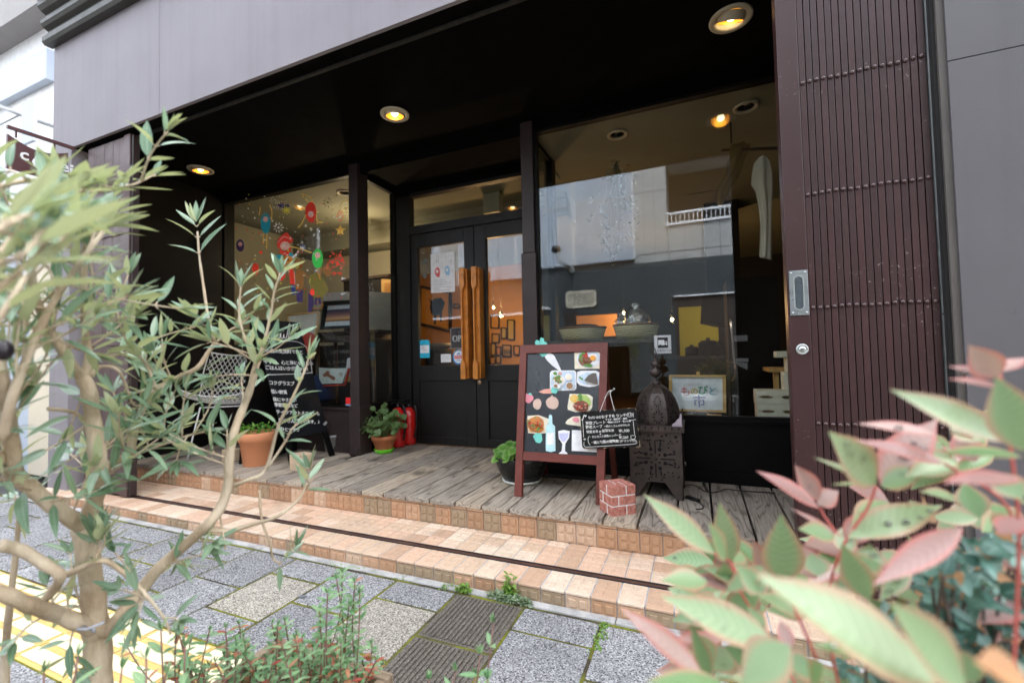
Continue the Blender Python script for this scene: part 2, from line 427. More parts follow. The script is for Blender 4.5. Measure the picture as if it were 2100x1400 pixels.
# ------------------------------------------------------------------ setting: ground, road, pavement
SY = 1.7; ZS = .066; YR = 2.17; ZD = .205; YW = 3.0; YD = 3.54; ZW0 = .59; ZW1 = 2.635; ZSOF = 2.71
mb = MB(); mb.quad((-80, -80, -.16), (80, -80, -.16), (80, 80, -.16), (-80, 80, -.16)); mb.build('ground', M_ASPH, kind='structure')
mb = MB(); mb.box(-60, 60, -5.2, -.45, -.155, -.1); mb.build('road', M_ASPH, kind='structure')
mb = MB(); mb.box(-60, 60, -6.4, -5.2, -.155, .0); mb.build('far_pavement', M_CONC, kind='structure')
# planting bed at the kerb, where the olive and the shrubs grow
mb = MB(); mb.box(-6, 4, -.3, .5, -.1, .03); mb.build('planting_bed_ground', M_SOIL, kind='structure')
mb = MB()
x = -6
while x < 4:
    mb.box(x, x + .595, .5, .6, -.1, .06, r=random.random(), bev=.008); mb.box(x, x + .595, -.45, -.3, -.155, .03, r=random.random(), bev=.01); x += .6
mb.build('kerb', M_CONC, kind='structure')
mb = MB()
mb.box(-9, 4.5, .6, SY, -.1, -.0035, 4)
P = .3105; xo = -.985
rr = random.Random(3)
for k in range(-24, 17):
    x0 = xo + k * P
    if k % 2 == 0: ys = [1.677, 1.372, 1.067]
    else: ys = [1.677, 1.5245, 1.2195, 1.067]
    for a, b in zip(ys[:-1], ys[1:]):
        g = .006; r = rr.random(); tilt = rr.uniform(-.0015, .0015)
        X0, X1, Y0, Y1 = x0 + g, x0 + P - g, b + g, a - g
        if k == 0:
            mb.box(X0, X1, Y0, Y1, -.05, -.0018 + tilt * .3, 2, r, bev=.001)
            nr = 15
            for i in range(nr):
                rx = X0 + .012 + (X1 - X0 - .024) * (i + .5) / nr
                mb.box(rx - .0055, rx + .0055, Y0 + .008, Y1 - .008, -.004, .0035 + tilt * .3, 2, r, bev=.0018)
        else:
            beige = (k == -1 and abs(a - 1.5245) < .01) or (k == -3 and abs(a - 1.5245) < .01) or (k == 4 and a > 1.6)
            mb.box(X0, X1, Y0, Y1, -.05, tilt, 1 if beige else 0, r, bev=.004)
    # tactile guide strip, then the grey row next to the bed
    mb.box(x0 + .002, x0 + P - .002, .768, 1.063, -.05, -.001, 3, rr.random(), bev=.003)
    for i in range(4):
        yy = .768 + .295 * (i + .5) / 4
        mb.box(x0 + .012, x0 + P - .012, yy - .024, yy + .024, -.001, .005, 5, rr.random(), bev=.004)
    mb.box(x0 + .004, x0 + P - .004, .61, .762, -.05, 0, 0, rr.random(), bev=.004)
mb.build('pavement', [M_GRAN, M_BEIGE, M_RIB, M_YEL, M_MOSS, M_YELB], kind='structure')
mb = MB()
x = -5
while x < .9:
    L = rr.uniform(.7, 1.1); mb.box(x, min(x + L, .9) - .003, 1.688, 1.7275, -.1, .004 + rr.uniform(-.002, .002), bev=.004); x += L
mb.box(-5, .9, 1.6775, 1.6885, -.1, -.004, 1)
mb.build('concrete_edging_strip', [M_CONC, M_MOSS], kind='structure')

# ------------------------------------------------------------------ the cafe building
B = thing('cafe_building', 'dark cafe front with grey fascia, recessed double door and two big windows', 'building')
# lower step with embossed terracotta tiles
YF = 1.727; TP = .1025; X0S = -4.72; X1S = .77
st = MB(); st.box(X0S, X1S, YF + .004, YR + .02, -.1, ZS - .0025, 2)
nx = int((X1S - X0S) / TP)
for i in range(nx + 1):
    xa = X0S + i * TP; xb = min(xa + TP, X1S) - .0045
    if xb - xa < .02: continue
    r = rr.random()
    # nosing row
    st.box(xa, xb, YF - .003, YF + .148, ZS - .012, ZS, 1, r, bev=.0035)
    r2 = rr.random()
    st.box(xa, xb, YF, YF + .012, -.02, ZS - .0145, 0, r2, bev=.002)
    w = (xb - xa)
    for q in (.13, .58):
        st.box(xa + w * q, xa + w * (q + .29), YF - .0045, YF + .002, .012, .04, 0, r2, bev=.0015)
    for q in (.12, .56):
        for s_ in (0, 1, 2): st.box(xa + w * q, xa + w * (q + .32), YF + .02 + s_ * .042, YF + .05 + s_ * .042, ZS - .002, ZS + .0022, 1, r, bev=.001)
    # rows behind the rail
    for (ya, yb) in ((1.915, 2.012), (2.0165, 2.114), (2.1185, YR)):
        r = rr.random(); st.box(xa, xb, ya, yb, ZS - .012, ZS + .001, 1, r, bev=.003)
        for q in (.1, .57):
            for s_ in (0, 1):
                y0 = ya + (yb - ya) * (.1 + .47 * s_); st.box(xa + w * q, xa + w * (q + .33), y0, y0 + (yb - ya) * .33, ZS - .002, ZS + .0032, 1, r, bev=.001)
st.build('tiled_step', [M_TILE, M_TREAD, M_GROUT], B)
st = MB(); st.box(X0S, X1S, 1.8755, 1.8825, ZS - .02, ZS + .002, 1); st.box(X0S, X1S, 1.8825, 1.9065, ZS - .02, ZS - .002, 0); st.box(X0S, X1S, 1.9065, 1.9135, ZS - .02, ZS + .002, 1)
st.build('gate_rail', [M_RAIL, M_RAILD], B)
# riser below the deck
st = MB(); st.box(-4.45, X1S, YR + .004, YR + .1, ZS - .02, .176, 2)
xa = -4.45 - .03
while xa < .5:
    xb = xa + TP - .004; r = rr.random(); w = xb - xa
    st.box(xa, xb, YR - .002, YR + .02, ZS + .002, .1625, 0, r, bev=.002)
    for qx in (.12, .57):
        for qz in (.1, .55):
            z0 = ZS + .002 + .096 * qz; st.box(xa + w * qx, xa + w * (qx + .3), YR - .0075, YR + .002, z0, z0 + .03, 0, r, bev=.0015)
    st.box(xa, xb, YR - .006, YR + .03, .166, .1785, 0, rr.choice([.3, .4, .55, .6]), bev=.004)
    xa += TP
st.build('tiled_riser', [M_TILE, M_TREAD, M_GROUT], B)
# deck boards
st = MB(); st.box(-4.44, .78, YR + .03, 3.62, .12, .176, 1)
xa = -4.44; pit = .1642; xa = -2.257 - 14 * pit
while xa < .75:
    a = max(xa + .0055, -4.43); b = xa + pit - .0055
    if b > a + .02:
        r = rr.random(); dz = rr.uniform(-.0015, .0015); y0 = YR - .014 + rr.uniform(-.004, .004)
        long_ = xa > -.75 or xa < -2.75
        st.box(a, b, y0, 2.99 if long_ else 2.80, .1795, ZD + dz, 0, r, bev=.002)
        if not long_: pass
    xa += pit
xa = -2.66
while xa < -1.12:
    st.box(xa, xa + .172, 2.806, 3.56, .1795, ZD - .002 + rr.uniform(-.001, .001), 0, rr.random(), bev=.003); xa += .179
st.build('timber_deck', [M_DECK, M_GAP], B)

# fascia, cornice, soffit
st = MB(); st.box(-4.72, 3.4, 1.8, 1.822, ZSOF, 5.4); 
for xs in (-3.33, -.55): st.box(xs, xs + .006, 1.7985, 1.801, ZSOF, 3.6)
st.build('fascia', M_FASC, B)
st = MB()
z = 3.585
prof = [(0, 0), (.05, 0), (.065, .02), (.065, .06), (.03, .075), (.03, .125), (.06, .14), (.075, .16), (.075, .19), (.045, .205), (.045, .25), (.075, .265), (.095, .29), (.095, .34), (.13, .36), (.13, .42), (0, .42)]
pts = [V((-4.72 - .0, 1.8 - y, z + h)) for y, h in prof]
st.slab([p + V((-.03, 0, 0)) for p in pts], (8.15, 0, 0)); st.build('cornice', M_MOULD, B)
st = MB()
holed(st, -4.72, .84, 1.823, 3.0, ZSOF, ZSOF + .15, 2.475, [(.217, .103), (-1.885, .098), (-3.97, .1)])
st.box(-4.72, .84, 1.905, 1.925, ZSOF - .012, ZSOF - .0005, 2)
st.box(-2.69, -1.1, 3.0, 3.56, ZSOF - .06, ZSOF + .1)
st.build('soffit', [M_SOFF, M_PIERD, paint('track_dark', (.012, .01, .008), .7, .8, 20, .002, 40)], B)
# walls of the recess
st = MB(); st.box(-4.56, -4.42, 1.99, 3.1, .0, ZSOF); st.build('side_wall', M_BLACK, B)
st = MB()
st.box(-4.42, -2.76, YW - .012, YW + .06, ZD - .1, ZW0 - .012); st.box(-4.42, -2.76, YW - .03, YW + .1, ZW0 - .0115, ZW0 + .008)
st.box(-4.40, -2.80, YW - .018, YW - .011, ZD + .004, ZD + .055)
st.build('window_apron', M_BROWN, B)
st = MB()
st.box(-1.04, .9, YW - .012, YW + .06, ZD - .1, ZW0 - .012); st.box(-1.04, .9, YW - .035, YW + .12, ZW0 - .0115, ZW0 + .004)
st.box(-1.04, .9, YW - .02, YW - .011, ZD + .002, ZD + .07)
st.build('window_apron', M_BLACK, B)
st = MB(); st.box(-4.42, .9, YW - .004, YW + .05, ZW1, ZSOF + .05); st.box(-2.7, -1.1, YD - .02, YD + .04, 2.57, ZSOF + .05)
st.build('window_header', M_SOFF, B)
# posts with their thicker feet
st = MB(); st.box(-2.752, -2.655, YW - .045, YW + .09, .62, ZSOF, bev=.004); st.box(-2.762, -2.645, YW - .052, YW + .097, ZD - .01, .618, bev=.004); st.box(-2.7, -2.66, YW - .066, YW - .05, ZD, ZD + .05, bev=.004)
st.build('post', M_BROWN, B)
st = MB(); st.box(-1.14, -1.047, YW - .045, YW + .09, 1.75, ZSOF, bev=.004); st.box(-1.15, -1.038, YW - .052, YW + .097, ZD - .01, 1.748, bev=.004)
st.build('post', M_BROWN, B)
# windows: frame + pane
def window(name, x0, x1, z0, z1, y, fw, pm, matf):
    w = MB(); w.box(x0, x1, y - .018, y + .03, z0, z0 + fw); w.box(x0, x1, y - .018, y + .03, z1 - fw, z1); w.box(x0, x0 + fw, y - .018, y + .03, z0 + fw, z1 - fw); w.box(x1 - fw, x1, y - .018, y + .03, z0 + fw, z1 - fw)
    o = w.build(name, matf, B)
    p = MB(); p.box(x0 + fw - .004, x1 - fw + .004, y, y + .006, z0 + fw - .004, z1 - fw + .004); p.build('pane', pm, o); return o
WL = window('window', -4.418, -2.752, ZW0 + .008, ZW1 + .012, YW, .016, M_GLASS, M_BLACK)
WR = window('window', -1.044, .9, ZW0 + .004, ZW1 + .012, YW, .02, M_GLASS, M_BLACK)
# returns beside the door
def ret(x, sgn):
    w = MB(); w.box(x - .03, x + .03, 3.092, YD, ZD, .62); w.box(x - .02, x + .02, 3.092, YD, ZW1 - .02, ZSOF); w.box(x - .028, x + .028, 3.47, YD + .03, .62, ZSOF)
    o = w.build('return_window', M_BLACK, B); p = MB(); p.box(x - .003, x + .003, 3.092, 3.47, .62, ZW1 - .02); p.build('pane', M_GLASSD, o); return o
ret(-2.69, 1); ret(-1.09, -1)
# door frame, transom
st = MB(); st.box(-2.66, -2.505, YD - .05, YD + .03, ZD, 2.575); st.box(-1.14, -1.12, YD - .05, YD + .03, ZD, 2.575); st.box(-2.505, -1.14, YD - .05, YD + .03, 2.195, 2.272); st.box(-2.505, -1.14, YD - .04, YD + .03, 2.566, 2.6)
o = st.build('door_frame', M_DOOR, B)
p = MB(); p.box(-2.505, -1.14, YD, YD + .006, 2.272, 2.566); p.build('transom_pane', M_GLASSD, o)
def door(x0, x1, gx0, gx1):
    d = MB(); y0, y1 = YD - .035, YD + .01
    for (a, b, c, e) in ((x0, gx0, ZD + .008, 2.19), (gx1, x1, ZD + .008, 2.19), (gx0, gx1, 2.066, 2.19), (gx0, gx1, .80, .94), (gx0, gx1, ZD + .008, .285)):
        d.box(a, b, y0, y1, c, e, bev=.003)
    d.box(gx0 - .004, gx1 + .004, y0 + .016, y1 - .004, .28, .805)
    d.box(gx0 + .012, gx1 - .012, y0 + .013, y0 + .0165, .296, .31); 
    o = d.build('door', M_DOOR, B)
    p = MB(); p.box(gx0 - .004, gx1 + .004, YD - .012, YD - .006, .936, 2.07); p.build('pane', M_GLASSD, o); return o
DL = door(-2.503, -1.826, -2.43, -1.925); DR = door(-1.820, -1.142, -1.705, -1.21)
def pull(xc, par):
    h = MB(); y1 = YD - .036; z0, z1 = .822, 1.797
    h.box(xc - .004, xc + .034, y1 - .085, y1, z0 + .004, z1 - .004, bev=.002)
    pr = [(-.027, z0), (.02, z0), (.02, z0 + .13), (-.002, z0 + .17), (-.002, z1 - .2), (.02, z1 - .16), (.02, z1), (-.027, z1), (-.027, z1 - .16), (-.014, z1 - .2), (-.014, z0 + .17), (-.027, z0 + .13)]
    h.slab([(xc + a, y1 - .087, b) for a, b in pr], (0, -.032, 0))
    for zz in (z0 + .06, z1 - .07): h.lathe([(.009, 0), (.008, .002), (.0, .0021)], (xc - .004, y1 - .119, zz), 12, M=Matrix.Rotation(PI / 2, 3, 'X'))
    return h.build('handle', M_PULL, par)
pull(-1.885, DL); pull(-1.765, DR)
k = MB(); R90 = Matrix.Rotation(PI / 2, 3, 'X')
k.lathe([(.021, 0), (.021, .006), (.017, .012), (.0, .0121)], (-1.79, YD - .035, .787), 20, M=R90); k.lathe([(.009, 0), (.009, .0145), (0, .0146)], (-1.79, YD - .035, .787), 16, 1, M=R90); k.box(-1.792, -1.788, YD - .0515, YD - .047, .781, .790, 2)
k.build('lock', [M_BRASS, M_STEEL, M_RUB], DR)

# right pier with its joint, jamb and rubber edge
st = MB(); st.box(.7635, 3.4, 1.8, 2.3, -.1, 1.904); st.box(.7635, 3.4, 1.8, 2.3, 1.9075, ZSOF - .001); st.box(.7635, 3.4, 1.806, 2.3, 1.904, 1.9075)
st.box(3.0, 3.4, 1.9, 3.2, -.1, ZSOF)
st.build('pier', M_PIER, B)
st = MB(); st.box(.744, .763, 1.808, 2.2, ZS - .02, ZSOF - .001); st.build('pier', M_PIERD, B)
st = MB(); st.box(-4.72, -4.44, 1.8, 2.1, -.1, ZSOF - .001); st.build('pier', M_FASC, B)
st = MB(); st.box(.84, .9, 2.301, 3.05, -.1, ZSOF); st.build('side_wall', M_BLACK, B)

# inside: floor, ceiling, walls
st = MB(); st.box(-8, 3.4, 3.06, 9.2, .1, ZD - .004); st.build('shop_floor', M_FLOORW, B)
st = MB(); holed(st, -8, 3.4, 3.05, 9.2, ZW1 + .02, ZW1 + .1, 3.32, [(-.497, .075), (.36, .08), (-3.14, .075)]); st.box(-8, 3.4, 3.05, 9.2, ZW1 + .14, ZW1 + .2); st.box(-8, -1.16, 4.28, 4.6, 2.42, ZW1 + .0195, 0); st.box(-8, -1.16, 4.262, 4.28, ZW1 - .04, ZW1 + .018, 0)
st.box(-2.66, -1.12, 3.59, 3.9, ZW1 + .005, ZW1 + .019, 0)
st.build('shop_ceiling', M_CEIL, B)
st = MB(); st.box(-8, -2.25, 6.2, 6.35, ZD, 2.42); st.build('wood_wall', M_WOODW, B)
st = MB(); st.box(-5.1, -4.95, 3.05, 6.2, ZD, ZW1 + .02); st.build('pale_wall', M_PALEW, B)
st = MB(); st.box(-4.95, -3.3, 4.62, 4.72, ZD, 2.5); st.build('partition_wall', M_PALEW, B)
st = MB(); st.box(-4.945, -3.29, 4.605, 4.6195, ZD, 1.22); st.box(-4.9495, -4.935, 3.07, 4.604, ZD, 1.22); st.build('added_dark_wainscot', M_DARKW, B)  # dark boards added so the lower part of the room stays dim
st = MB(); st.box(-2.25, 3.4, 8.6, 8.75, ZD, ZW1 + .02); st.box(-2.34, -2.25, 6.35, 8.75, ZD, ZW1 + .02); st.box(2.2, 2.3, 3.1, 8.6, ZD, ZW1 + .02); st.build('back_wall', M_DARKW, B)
st = MB(); a = onY(1182, 648, 7.0); b = onY(1266, 700, 7.0); st.box(a.x, b.x, 7.0, 7.1, onY(1182, 692, 7.0).z, a.z); st.build('wood_wall', M_WOODW, B)
st = MB(); st.box(onY(1394, 700, 6.6).x, onY(1474, 700, 6.6).x, 6.6, 6.72, ZD, onY(1400, 630, 6.6).z); st.build('kitchen_wall', M_GREENW, B)
M_RIVET = paint('rivet_paint', (.05, .019, .019), .22, .1, 9, .0001, 60, spec=.7)
# ------------------------------------------------------------------ folding gates
def gate(label, xs0, xs1, xe, y, n, M, stile_left=True):
    g = thing('folding_gate', label, 'gate', 'folding gates pushed open at both ends of the shop front')
    s = MB(); s.box(xs0, xs1, y - .03, y + .03, ZS + .012, ZSOF - .02, bev=.003); s.build('end_stile', M, g)
    w = (xe - xs1) / n; sl = MB(); rvs = {z: MB() for z in (.335, .745, 1.153, 1.557, 1.962, 2.37)}
    sl.box(xs1, xe, y + .004, y + .02, ZS + .02, ZSOF - .03, 1)
    for i in range(n):
        a = xs1 + i * w; q = rr.uniform(-.0015, .0015)
        sl.box(a + .0012, a + w - .0014, y - .026 + q * .6, y + .01, ZS + .02, ZSOF - .03, 0, rr.random(), bev=.0011)
        for z, rv in rvs.items():
            rv.lathe([(.008, 0), (.0072, .0036), (.0042, .006), (0, .0068)], (a + w * .45, y - .0262, z + .002 * math.sin(i * .9 + z * 3)), 10, M=Matrix.Rotation(PI / 2, 3, 'X'))
    sl.build('slat_panel', [M, M_GAP], g); [rv.build('rivet_row', M_RIVET, g) for rv in rvs.values()]
    return g
G = gate('maroon folding gate with steel recessed handle, beside the grey pier', .306, .373, .7285, 1.87, 17, M_GATE)
GY = 1.839
pl = MB(); cx = .347
a, b = onY(1622, 556, GY), onY(1653, 646, GY); cx = (a.x + b.x) / 2 + .001; z0, z1 = b.z, a.z
pl.box(cx - .0285, cx + .0285, GY - .003, GY + .004, z0, z1, bev=.001)
def stad(w, h, n=8): return [(w * math.cos(PI * i / n), h + w * math.sin(PI * i / n)) for i in range(n + 1)] + [(-w * math.cos(PI * i / n), -h - w * math.sin(PI * i / n)) for i in range(n + 1)]
zc = (z0 + z1) / 2
o = stad(.0165, .046); inn = stad(.0125, .046)
vs = [(cx + p, GY - .0055, zc + q) for p, q in o] + [(cx + p, GY - .0055, zc + q) for p, q in inn] + [(cx + p, GY - .0032, zc + q) for p, q in inn] + [(cx + p, GY - .003, zc + q) for p, q in o]
n = len(o); fs = [(i, (i + 1) % n, n + (i + 1) % n, n + i) for i in range(n)] + [(n + i, n + (i + 1) % n, 2 * n + (i + 1) % n, 2 * n + i) for i in range(n)] + [(3 * n + i, 3 * n + (i + 1) % n, (i + 1) % n, i) for i in range(n)] + []
pl.add(vs, fs, 1); pl.add([(cx + p, GY - .0031, zc + q) for p, q in inn], [tuple(range(n))], 3)
for sx in (-.021, .021):
    for zz in (z0 + .009, z1 - .009):
        pl.lathe([(.0042, 0), (.0036, .002), (0, .0024)], (cx + sx, GY - .003, zz), 10, 1, M=R90); pl.box(cx + sx - .003, cx + sx + .003, GY - .0062, GY - .005, zz - .0006, zz + .0006, 2)
M_PLATE = paint('brushed_plate', (.3, .33, .34), .3, .2, 14, .0002, 80, metal=.85)
pl.build('handle_plate', [M_PLATE, M_STEEL, M_RUB, paint('shaded_recess_steel', (.16, .19, .21), .2, .2, 9, .0002, 60, metal=.8)], G)  # darker inner face stands in for the shade of a deep recess
lk = MB(); c = onY(1645, 716, GY); lk.lathe([(.0195, 0), (.0195, .004), (.015, .006), (.013, .0035), (.0, .0035)], c, 24, M=R90); lk.lathe([(.0115, .0036), (.0105, .0065), (0, .0066)], c, 20, 0, M=R90); lk.box(c.x - .007, c.x + .007, GY - .0085, GY - .006, c.z - .0016, c.z + .0016, 1)
lk.build('lock', [M_STEEL, M_RUB], G)
e = MB(); e.box(.7295, .7335, 1.838, 1.92, ZS, ZSOF - .02, 1); e.box(.734, .7438, 1.818, 1.85, ZS, ZSOF - .02, 0); e.build('edge_seal', [M_GAP, M_STEEL], G)
G2 = gate('maroon folding gate behind the olive tree, below the projecting sign', -3.82, -3.745, -4.30, 1.87, 20, M_GATEL)
e = MB(); e.box(-3.745, -3.742, 1.845, 1.9, ZS + .02, ZSOF - .03); e.box(-3.742, -3.72, 1.85, 1.89, ZS + .02, ZSOF - .03); e.build('edge_seal', M_BROWN, G2)

# ------------------------------------------------------------------ recessed ceiling spots
M_RING = paint('cream_ring', (.5, .44, .33), .4, .05)
M_BULB = emit('lit_bulb', (1, .8, .45), 2.2)
t = NT('glowing_gold_reflector'); p = t.pbr((.85, .42, .05), .28, .9)
p.inputs['Emission Color'].default_value = (1, .5, .05, 1); p.inputs['Emission Strength'].default_value = .1; M_REFL = t.m  # faint emission stands in for the bulb's glow on the gold
M_CANB = paint('can_black', (.02, .02, .018), .5)
def spot(name, label, grp, c, R, lit, tilt=0.0, az=0.0):
    o = thing(name, label, 'ceiling light', grp)
    q = MB(); q.lathe([(R, 0), (R, -.006), (R * .93, -.010), (R * .75, -.008), (R * .685, -.002), (R * .685, .1), (0, .101)], c, 40, cap=False); q.build('trim_ring', M_RING, o)
    Mt = Matrix.Rotation(az, 3, 'Z') @ Matrix.Rotation(tilt, 3, 'X')
    if lit:
        q = MB(); rp = []
        for i in range(9):
            tt = i / 8; rp.append((R * (.60 - .36 * tt ** 1.6) + (.0022 if i % 2 else 0), -.024 + .075 * tt))
        q.lathe(rp, V(c) + V((0, 0, .01)), 36, 0, M=Mt, cap=False); q.lathe([(R * .60, -.024), (R * .63, -.024), (R * .63, .02)], V(c) + V((0, 0, .01)), 36, 1, M=Mt, cap=False)
        q.build('reflector', [M_REFL, M_RING], o)
        q = MB(); q.ball((0, 0, 0), R * .25, 0, 16); bo = q.build('bulb', M_BULB, o)
        bo.data.transform(Matrix.Translation(V(c) + Mt @ V((0, 0, .012))))
        L = bpy.data.lights.new('spot_lamp', 'SPOT'); L.energy = .55; L.color = (1, .62, .25); L.spot_size = 1.9; L.spot_blend = .6; L.shadow_soft_size = .03
        lo = bpy.data.objects.new('spot_lamp', L); COL.objects.link(lo); lo.location = V(c) + V((0, 0, -.03))
    else:
        q = MB(); q.lathe([(R * .67, .002), (R * .66, .05), (R * .4, .07), (0, .07)], c, 30, 0, cap=False); q.build('can', M_CANB, o)
        q = MB(); q.lathe([(.0, -.004), (R * .3, .0), (R * .34, .012), (R * .2, .05)], V(c) + V((0, .01, .02)), 20, 0, M=Mt); q.build('bulb', M_STEEL, o)
    return o
spot('ceiling_spot', 'lit amber ceiling spot beside the folding gate, closest to the grey pier', 'lit ceiling spots under the entrance soffit', (.217, 2.475, ZSOF - .001), .103, True, .5, .3)
spot('ceiling_spot', 'lit amber ceiling spot above the double door, middle of three', 'lit ceiling spots under the entrance soffit', (-1.885, 2.475, ZSOF - .001), .098, True, .12, .3)
spot('ceiling_spot', 'lit amber ceiling spot above the white wire chair', 'lit ceiling spots under the entrance soffit', (-3.97, 2.475, ZSOF - .001), .1, True, .12, .3)
zc = ZW1 + .019
spot('indoor_spot', 'unlit ceiling spot above the hanging dried flowers', 'unlit ceiling spots inside the shop', (-.497, 3.32, zc), .075, False, .5)
spot('indoor_spot', 'unlit ceiling spot above the hanging cloth', 'unlit ceiling spots inside the shop', (.36, 3.32, zc), .08, False, .5, .5)
spot('indoor_spot', 'unlit ceiling spot above the painted window', 'unlit ceiling spots inside the shop', (-3.14, 3.32, zc), .075, False, .4, -.5)

# ------------------------------------------------------------------ projecting shop sign
S = thing('hanging_sign', 'maroon projecting sign with white lettering, hung from the fascia corner', 'sign')
xs = -4.40
M_SIGN = paint('sign_maroon', (.085, .03, .032), .4, .08)
a = onX(14, 259, xs); b = onX(156, 301, xs)
y0 = a.y; zt = (a.z + b.z) / 2
s = MB(); s.box(xs - .012, xs + .012, y0, 1.80, zt - .022, zt); s.box(xs - .006, xs + .006, y0 + .04, y0 + .05, zt - .07, zt - .02); s.box(xs - .006, xs + .006, 1.68, 1.69, zt - .07, zt - .02); s.build('bracket', M_SIGN, S)
za = onX(14, 275, xs).z; zb = onX(14, 345, xs).z
s = MB(); npt = 12
top = [V((xs - .012, y0 + (1.76 - y0) * i / npt, za - .10 * math.sin(PI * i / npt) * .55)) for i in range(npt + 1)]
s.slab(top + [V((xs - .012, 1.76, zb)), V((xs - .012, y0, zb))], (.024, 0, 0)); s.build('panel', M_SIGN, S)
Mx = frame_M((xs + .0125, y0 + .06, za - .15), (0, 1, 0), (0, 0, 1))
w = text_mb('cafe', .115, Mx, .002, spacing=1.5, bold=.002); 
Mx = frame_M((xs + .0125, y0 + .12, zb + .06), (0, 1, 0), (0, 0, 1)); text_mb('cuiller', .15, Mx, .002, spacing=1.45, bold=.002, mb=w)
sp = smooth_path([(xs + .013, y0 + .18 + .5 * i / 6, za - .215 + .03 * math.sin(i * 1.1)) for i in range(7)]); stroke(w, sp, .012, (1, 0, 0))
w.build('lettering', M_TRIMW, S)

# ------------------------------------------------------------------ next-door building down the street
N = thing('white_building', 'white neighbouring building with pale blue sign box and dark eave', 'building')
q = MB(); q.box(-16, -4.95, 2.35, 2.6, -.1, 7.5); q.box(-16, -5.2, 2.6, 9, -.1, 7.5); q.build('wall', M_WHITE, N)
q = MB(); a = onY(108, 97, 2.1); b = onY(95, 160, 2.1)
a = onY(95, 97, 2.28); b = onY(95, 160, 2.28); q.box(-14, a.x, 2.28, 2.35, b.z, a.z, bev=.006); q.build('sign_box', M_PALEB, N)
q = MB(); a = onY(90, 0, 1.7); q.box(-16, -5.4, 2.15, 2.4, onY(45, 27, 2.15).z, 7.3); q.build('eave', paint('eave_grey', (.3, .28, .27), .7, .05), N)
q = MB(); x0, x1 = onY(58, 800, 2.2).x, onY(112, 800, 2.2).x; q.box(x0, x1 + .3, 2.2, 2.36, -.05, onY(85, 545, 2.2).z, bev=.01); q.build('pilaster', M_CREAM, N)
q = MB(); x2 = onY(40, 800, 2.25).x; q.box(x2, x0 - .01, 2.25, 2.36, -.05, onY(85, 545, 2.2).z - .1); q.box(x2 - .9, x2 - .3, 2.3, 2.36, .4, 2.4); q.build('shutter', M_PALEB, N)
q = MB(); q.box(-16, -4.97, 2.34, 2.352, -.05, .35); q.build('plinth', M_PIERD, N)
A = thing('banner_pole', 'thin grey pole with a pale vertical banner on the white building', 'banner')
q = MB(); a = onY(0, 218, 2.0); b = onY(46, 237, 2.0); q.tube([a, b, b + V((0, .4, 0))], .018, 8); q.tube([onY(0, 256, 2), onY(40, 236, 2)], .008, 6); q.build('pole', flat('pole_grey', (.35, .36, .37), .5), A)
q = MB(); a = onY(48, 215, 1.95); b = onY(71, 288, 1.95); q.box(a.x, b.x, 1.94, 1.965, b.z, a.z); q.build('banner', M_PALEB, A)

# ------------------------------------------------------------------ the building across the street (seen mirrored in the panes)
O = thing('street_block', 'grey clad building opposite, mirrored in the shop windows', 'building')
YO = -6.0
q = MB(); q.box(-24, -.61, YO - 6, YO, -.1, 6.7); q.box(-.61, 9, YO - 6, YO, -.1, 4.31); q.box(-.61, 9, YO - 6, YO - 1.6, 4.31, 6.7, 1); q.box(-.61, 9, YO - 1.6, YO, 6.2, 6.7)
q.build('wall', [M_TILEG, M_OPPD], O)
q = MB()
for zz in (5.27, 6.4): q.box(-1.4, -.61, YO + .0, YO + .004, zz, zz + .012)
for xx in (-1.19, -.92): q.box(xx, xx + .01, YO, YO + .004, 3.5, 6.7)
for i in range(14): q.box(-.61 + i * .41, -.6 + i * .41, YO, YO + .004, 2.5, 4.3)
q.box(-1.4, 6, YO, YO + .004, 3.62, 3.632); q.build('panel_joints', M_OPPD, O)
q = MB(); q.box(-24, -1.45, YO, YO + .05, .0, 3.46); q.box(-1.45, 6, YO, YO + .045, 0.0, 3.4); 
q.build('lower_cladding', M_TILED, O)
for bx in ((-.47, 1.3, YO + .0451, 2.44), (-3.4, -3.0, YO + .0501, 2.2), (-9, -6, YO + .0501, 2.2)): q = MB(); q.box(bx[0], bx[1], bx[2], YO + .06, 0, bx[3]); q.build('dark_opening', M_OPPD, O)
q = MB(); q.box(-.5, 1.35, YO + .0451, YO + .12, 2.44, 2.475); q.build('canopy', M_TRIMW, O); q = MB(); q.box(-9.5, -3.79, YO + .0501, YO + .35, 2.33, 2.39); q.build('canopy', M_TRIMW, O)
q = MB(); q.box(-.62, 6, YO - .02, YO + .05, 4.3, 4.36); q.box(-.62, 6, YO - .0, YO + .04, 4.58, 4.63)
xx = -.6
while xx < 4: q.box(xx, xx + .018, YO + .01, YO + .03, 4.36, 4.58); xx += .103
q.build('balcony_rail', M_TRIMW, O)
M_CORR = NT('ribbed_metal'); v = M_CORR.tex(); wv = M_CORR.n('ShaderNodeTexWave', Scale=14.0, Distortion=0.0); M_CORR.l(v, wv.inputs['Vector'])
M_CORR.pbr((.78, .86, .97), .5, .3, M_CORR.bump(wv.outputs['Fac'], .02)); M_CORR = M_CORR.m
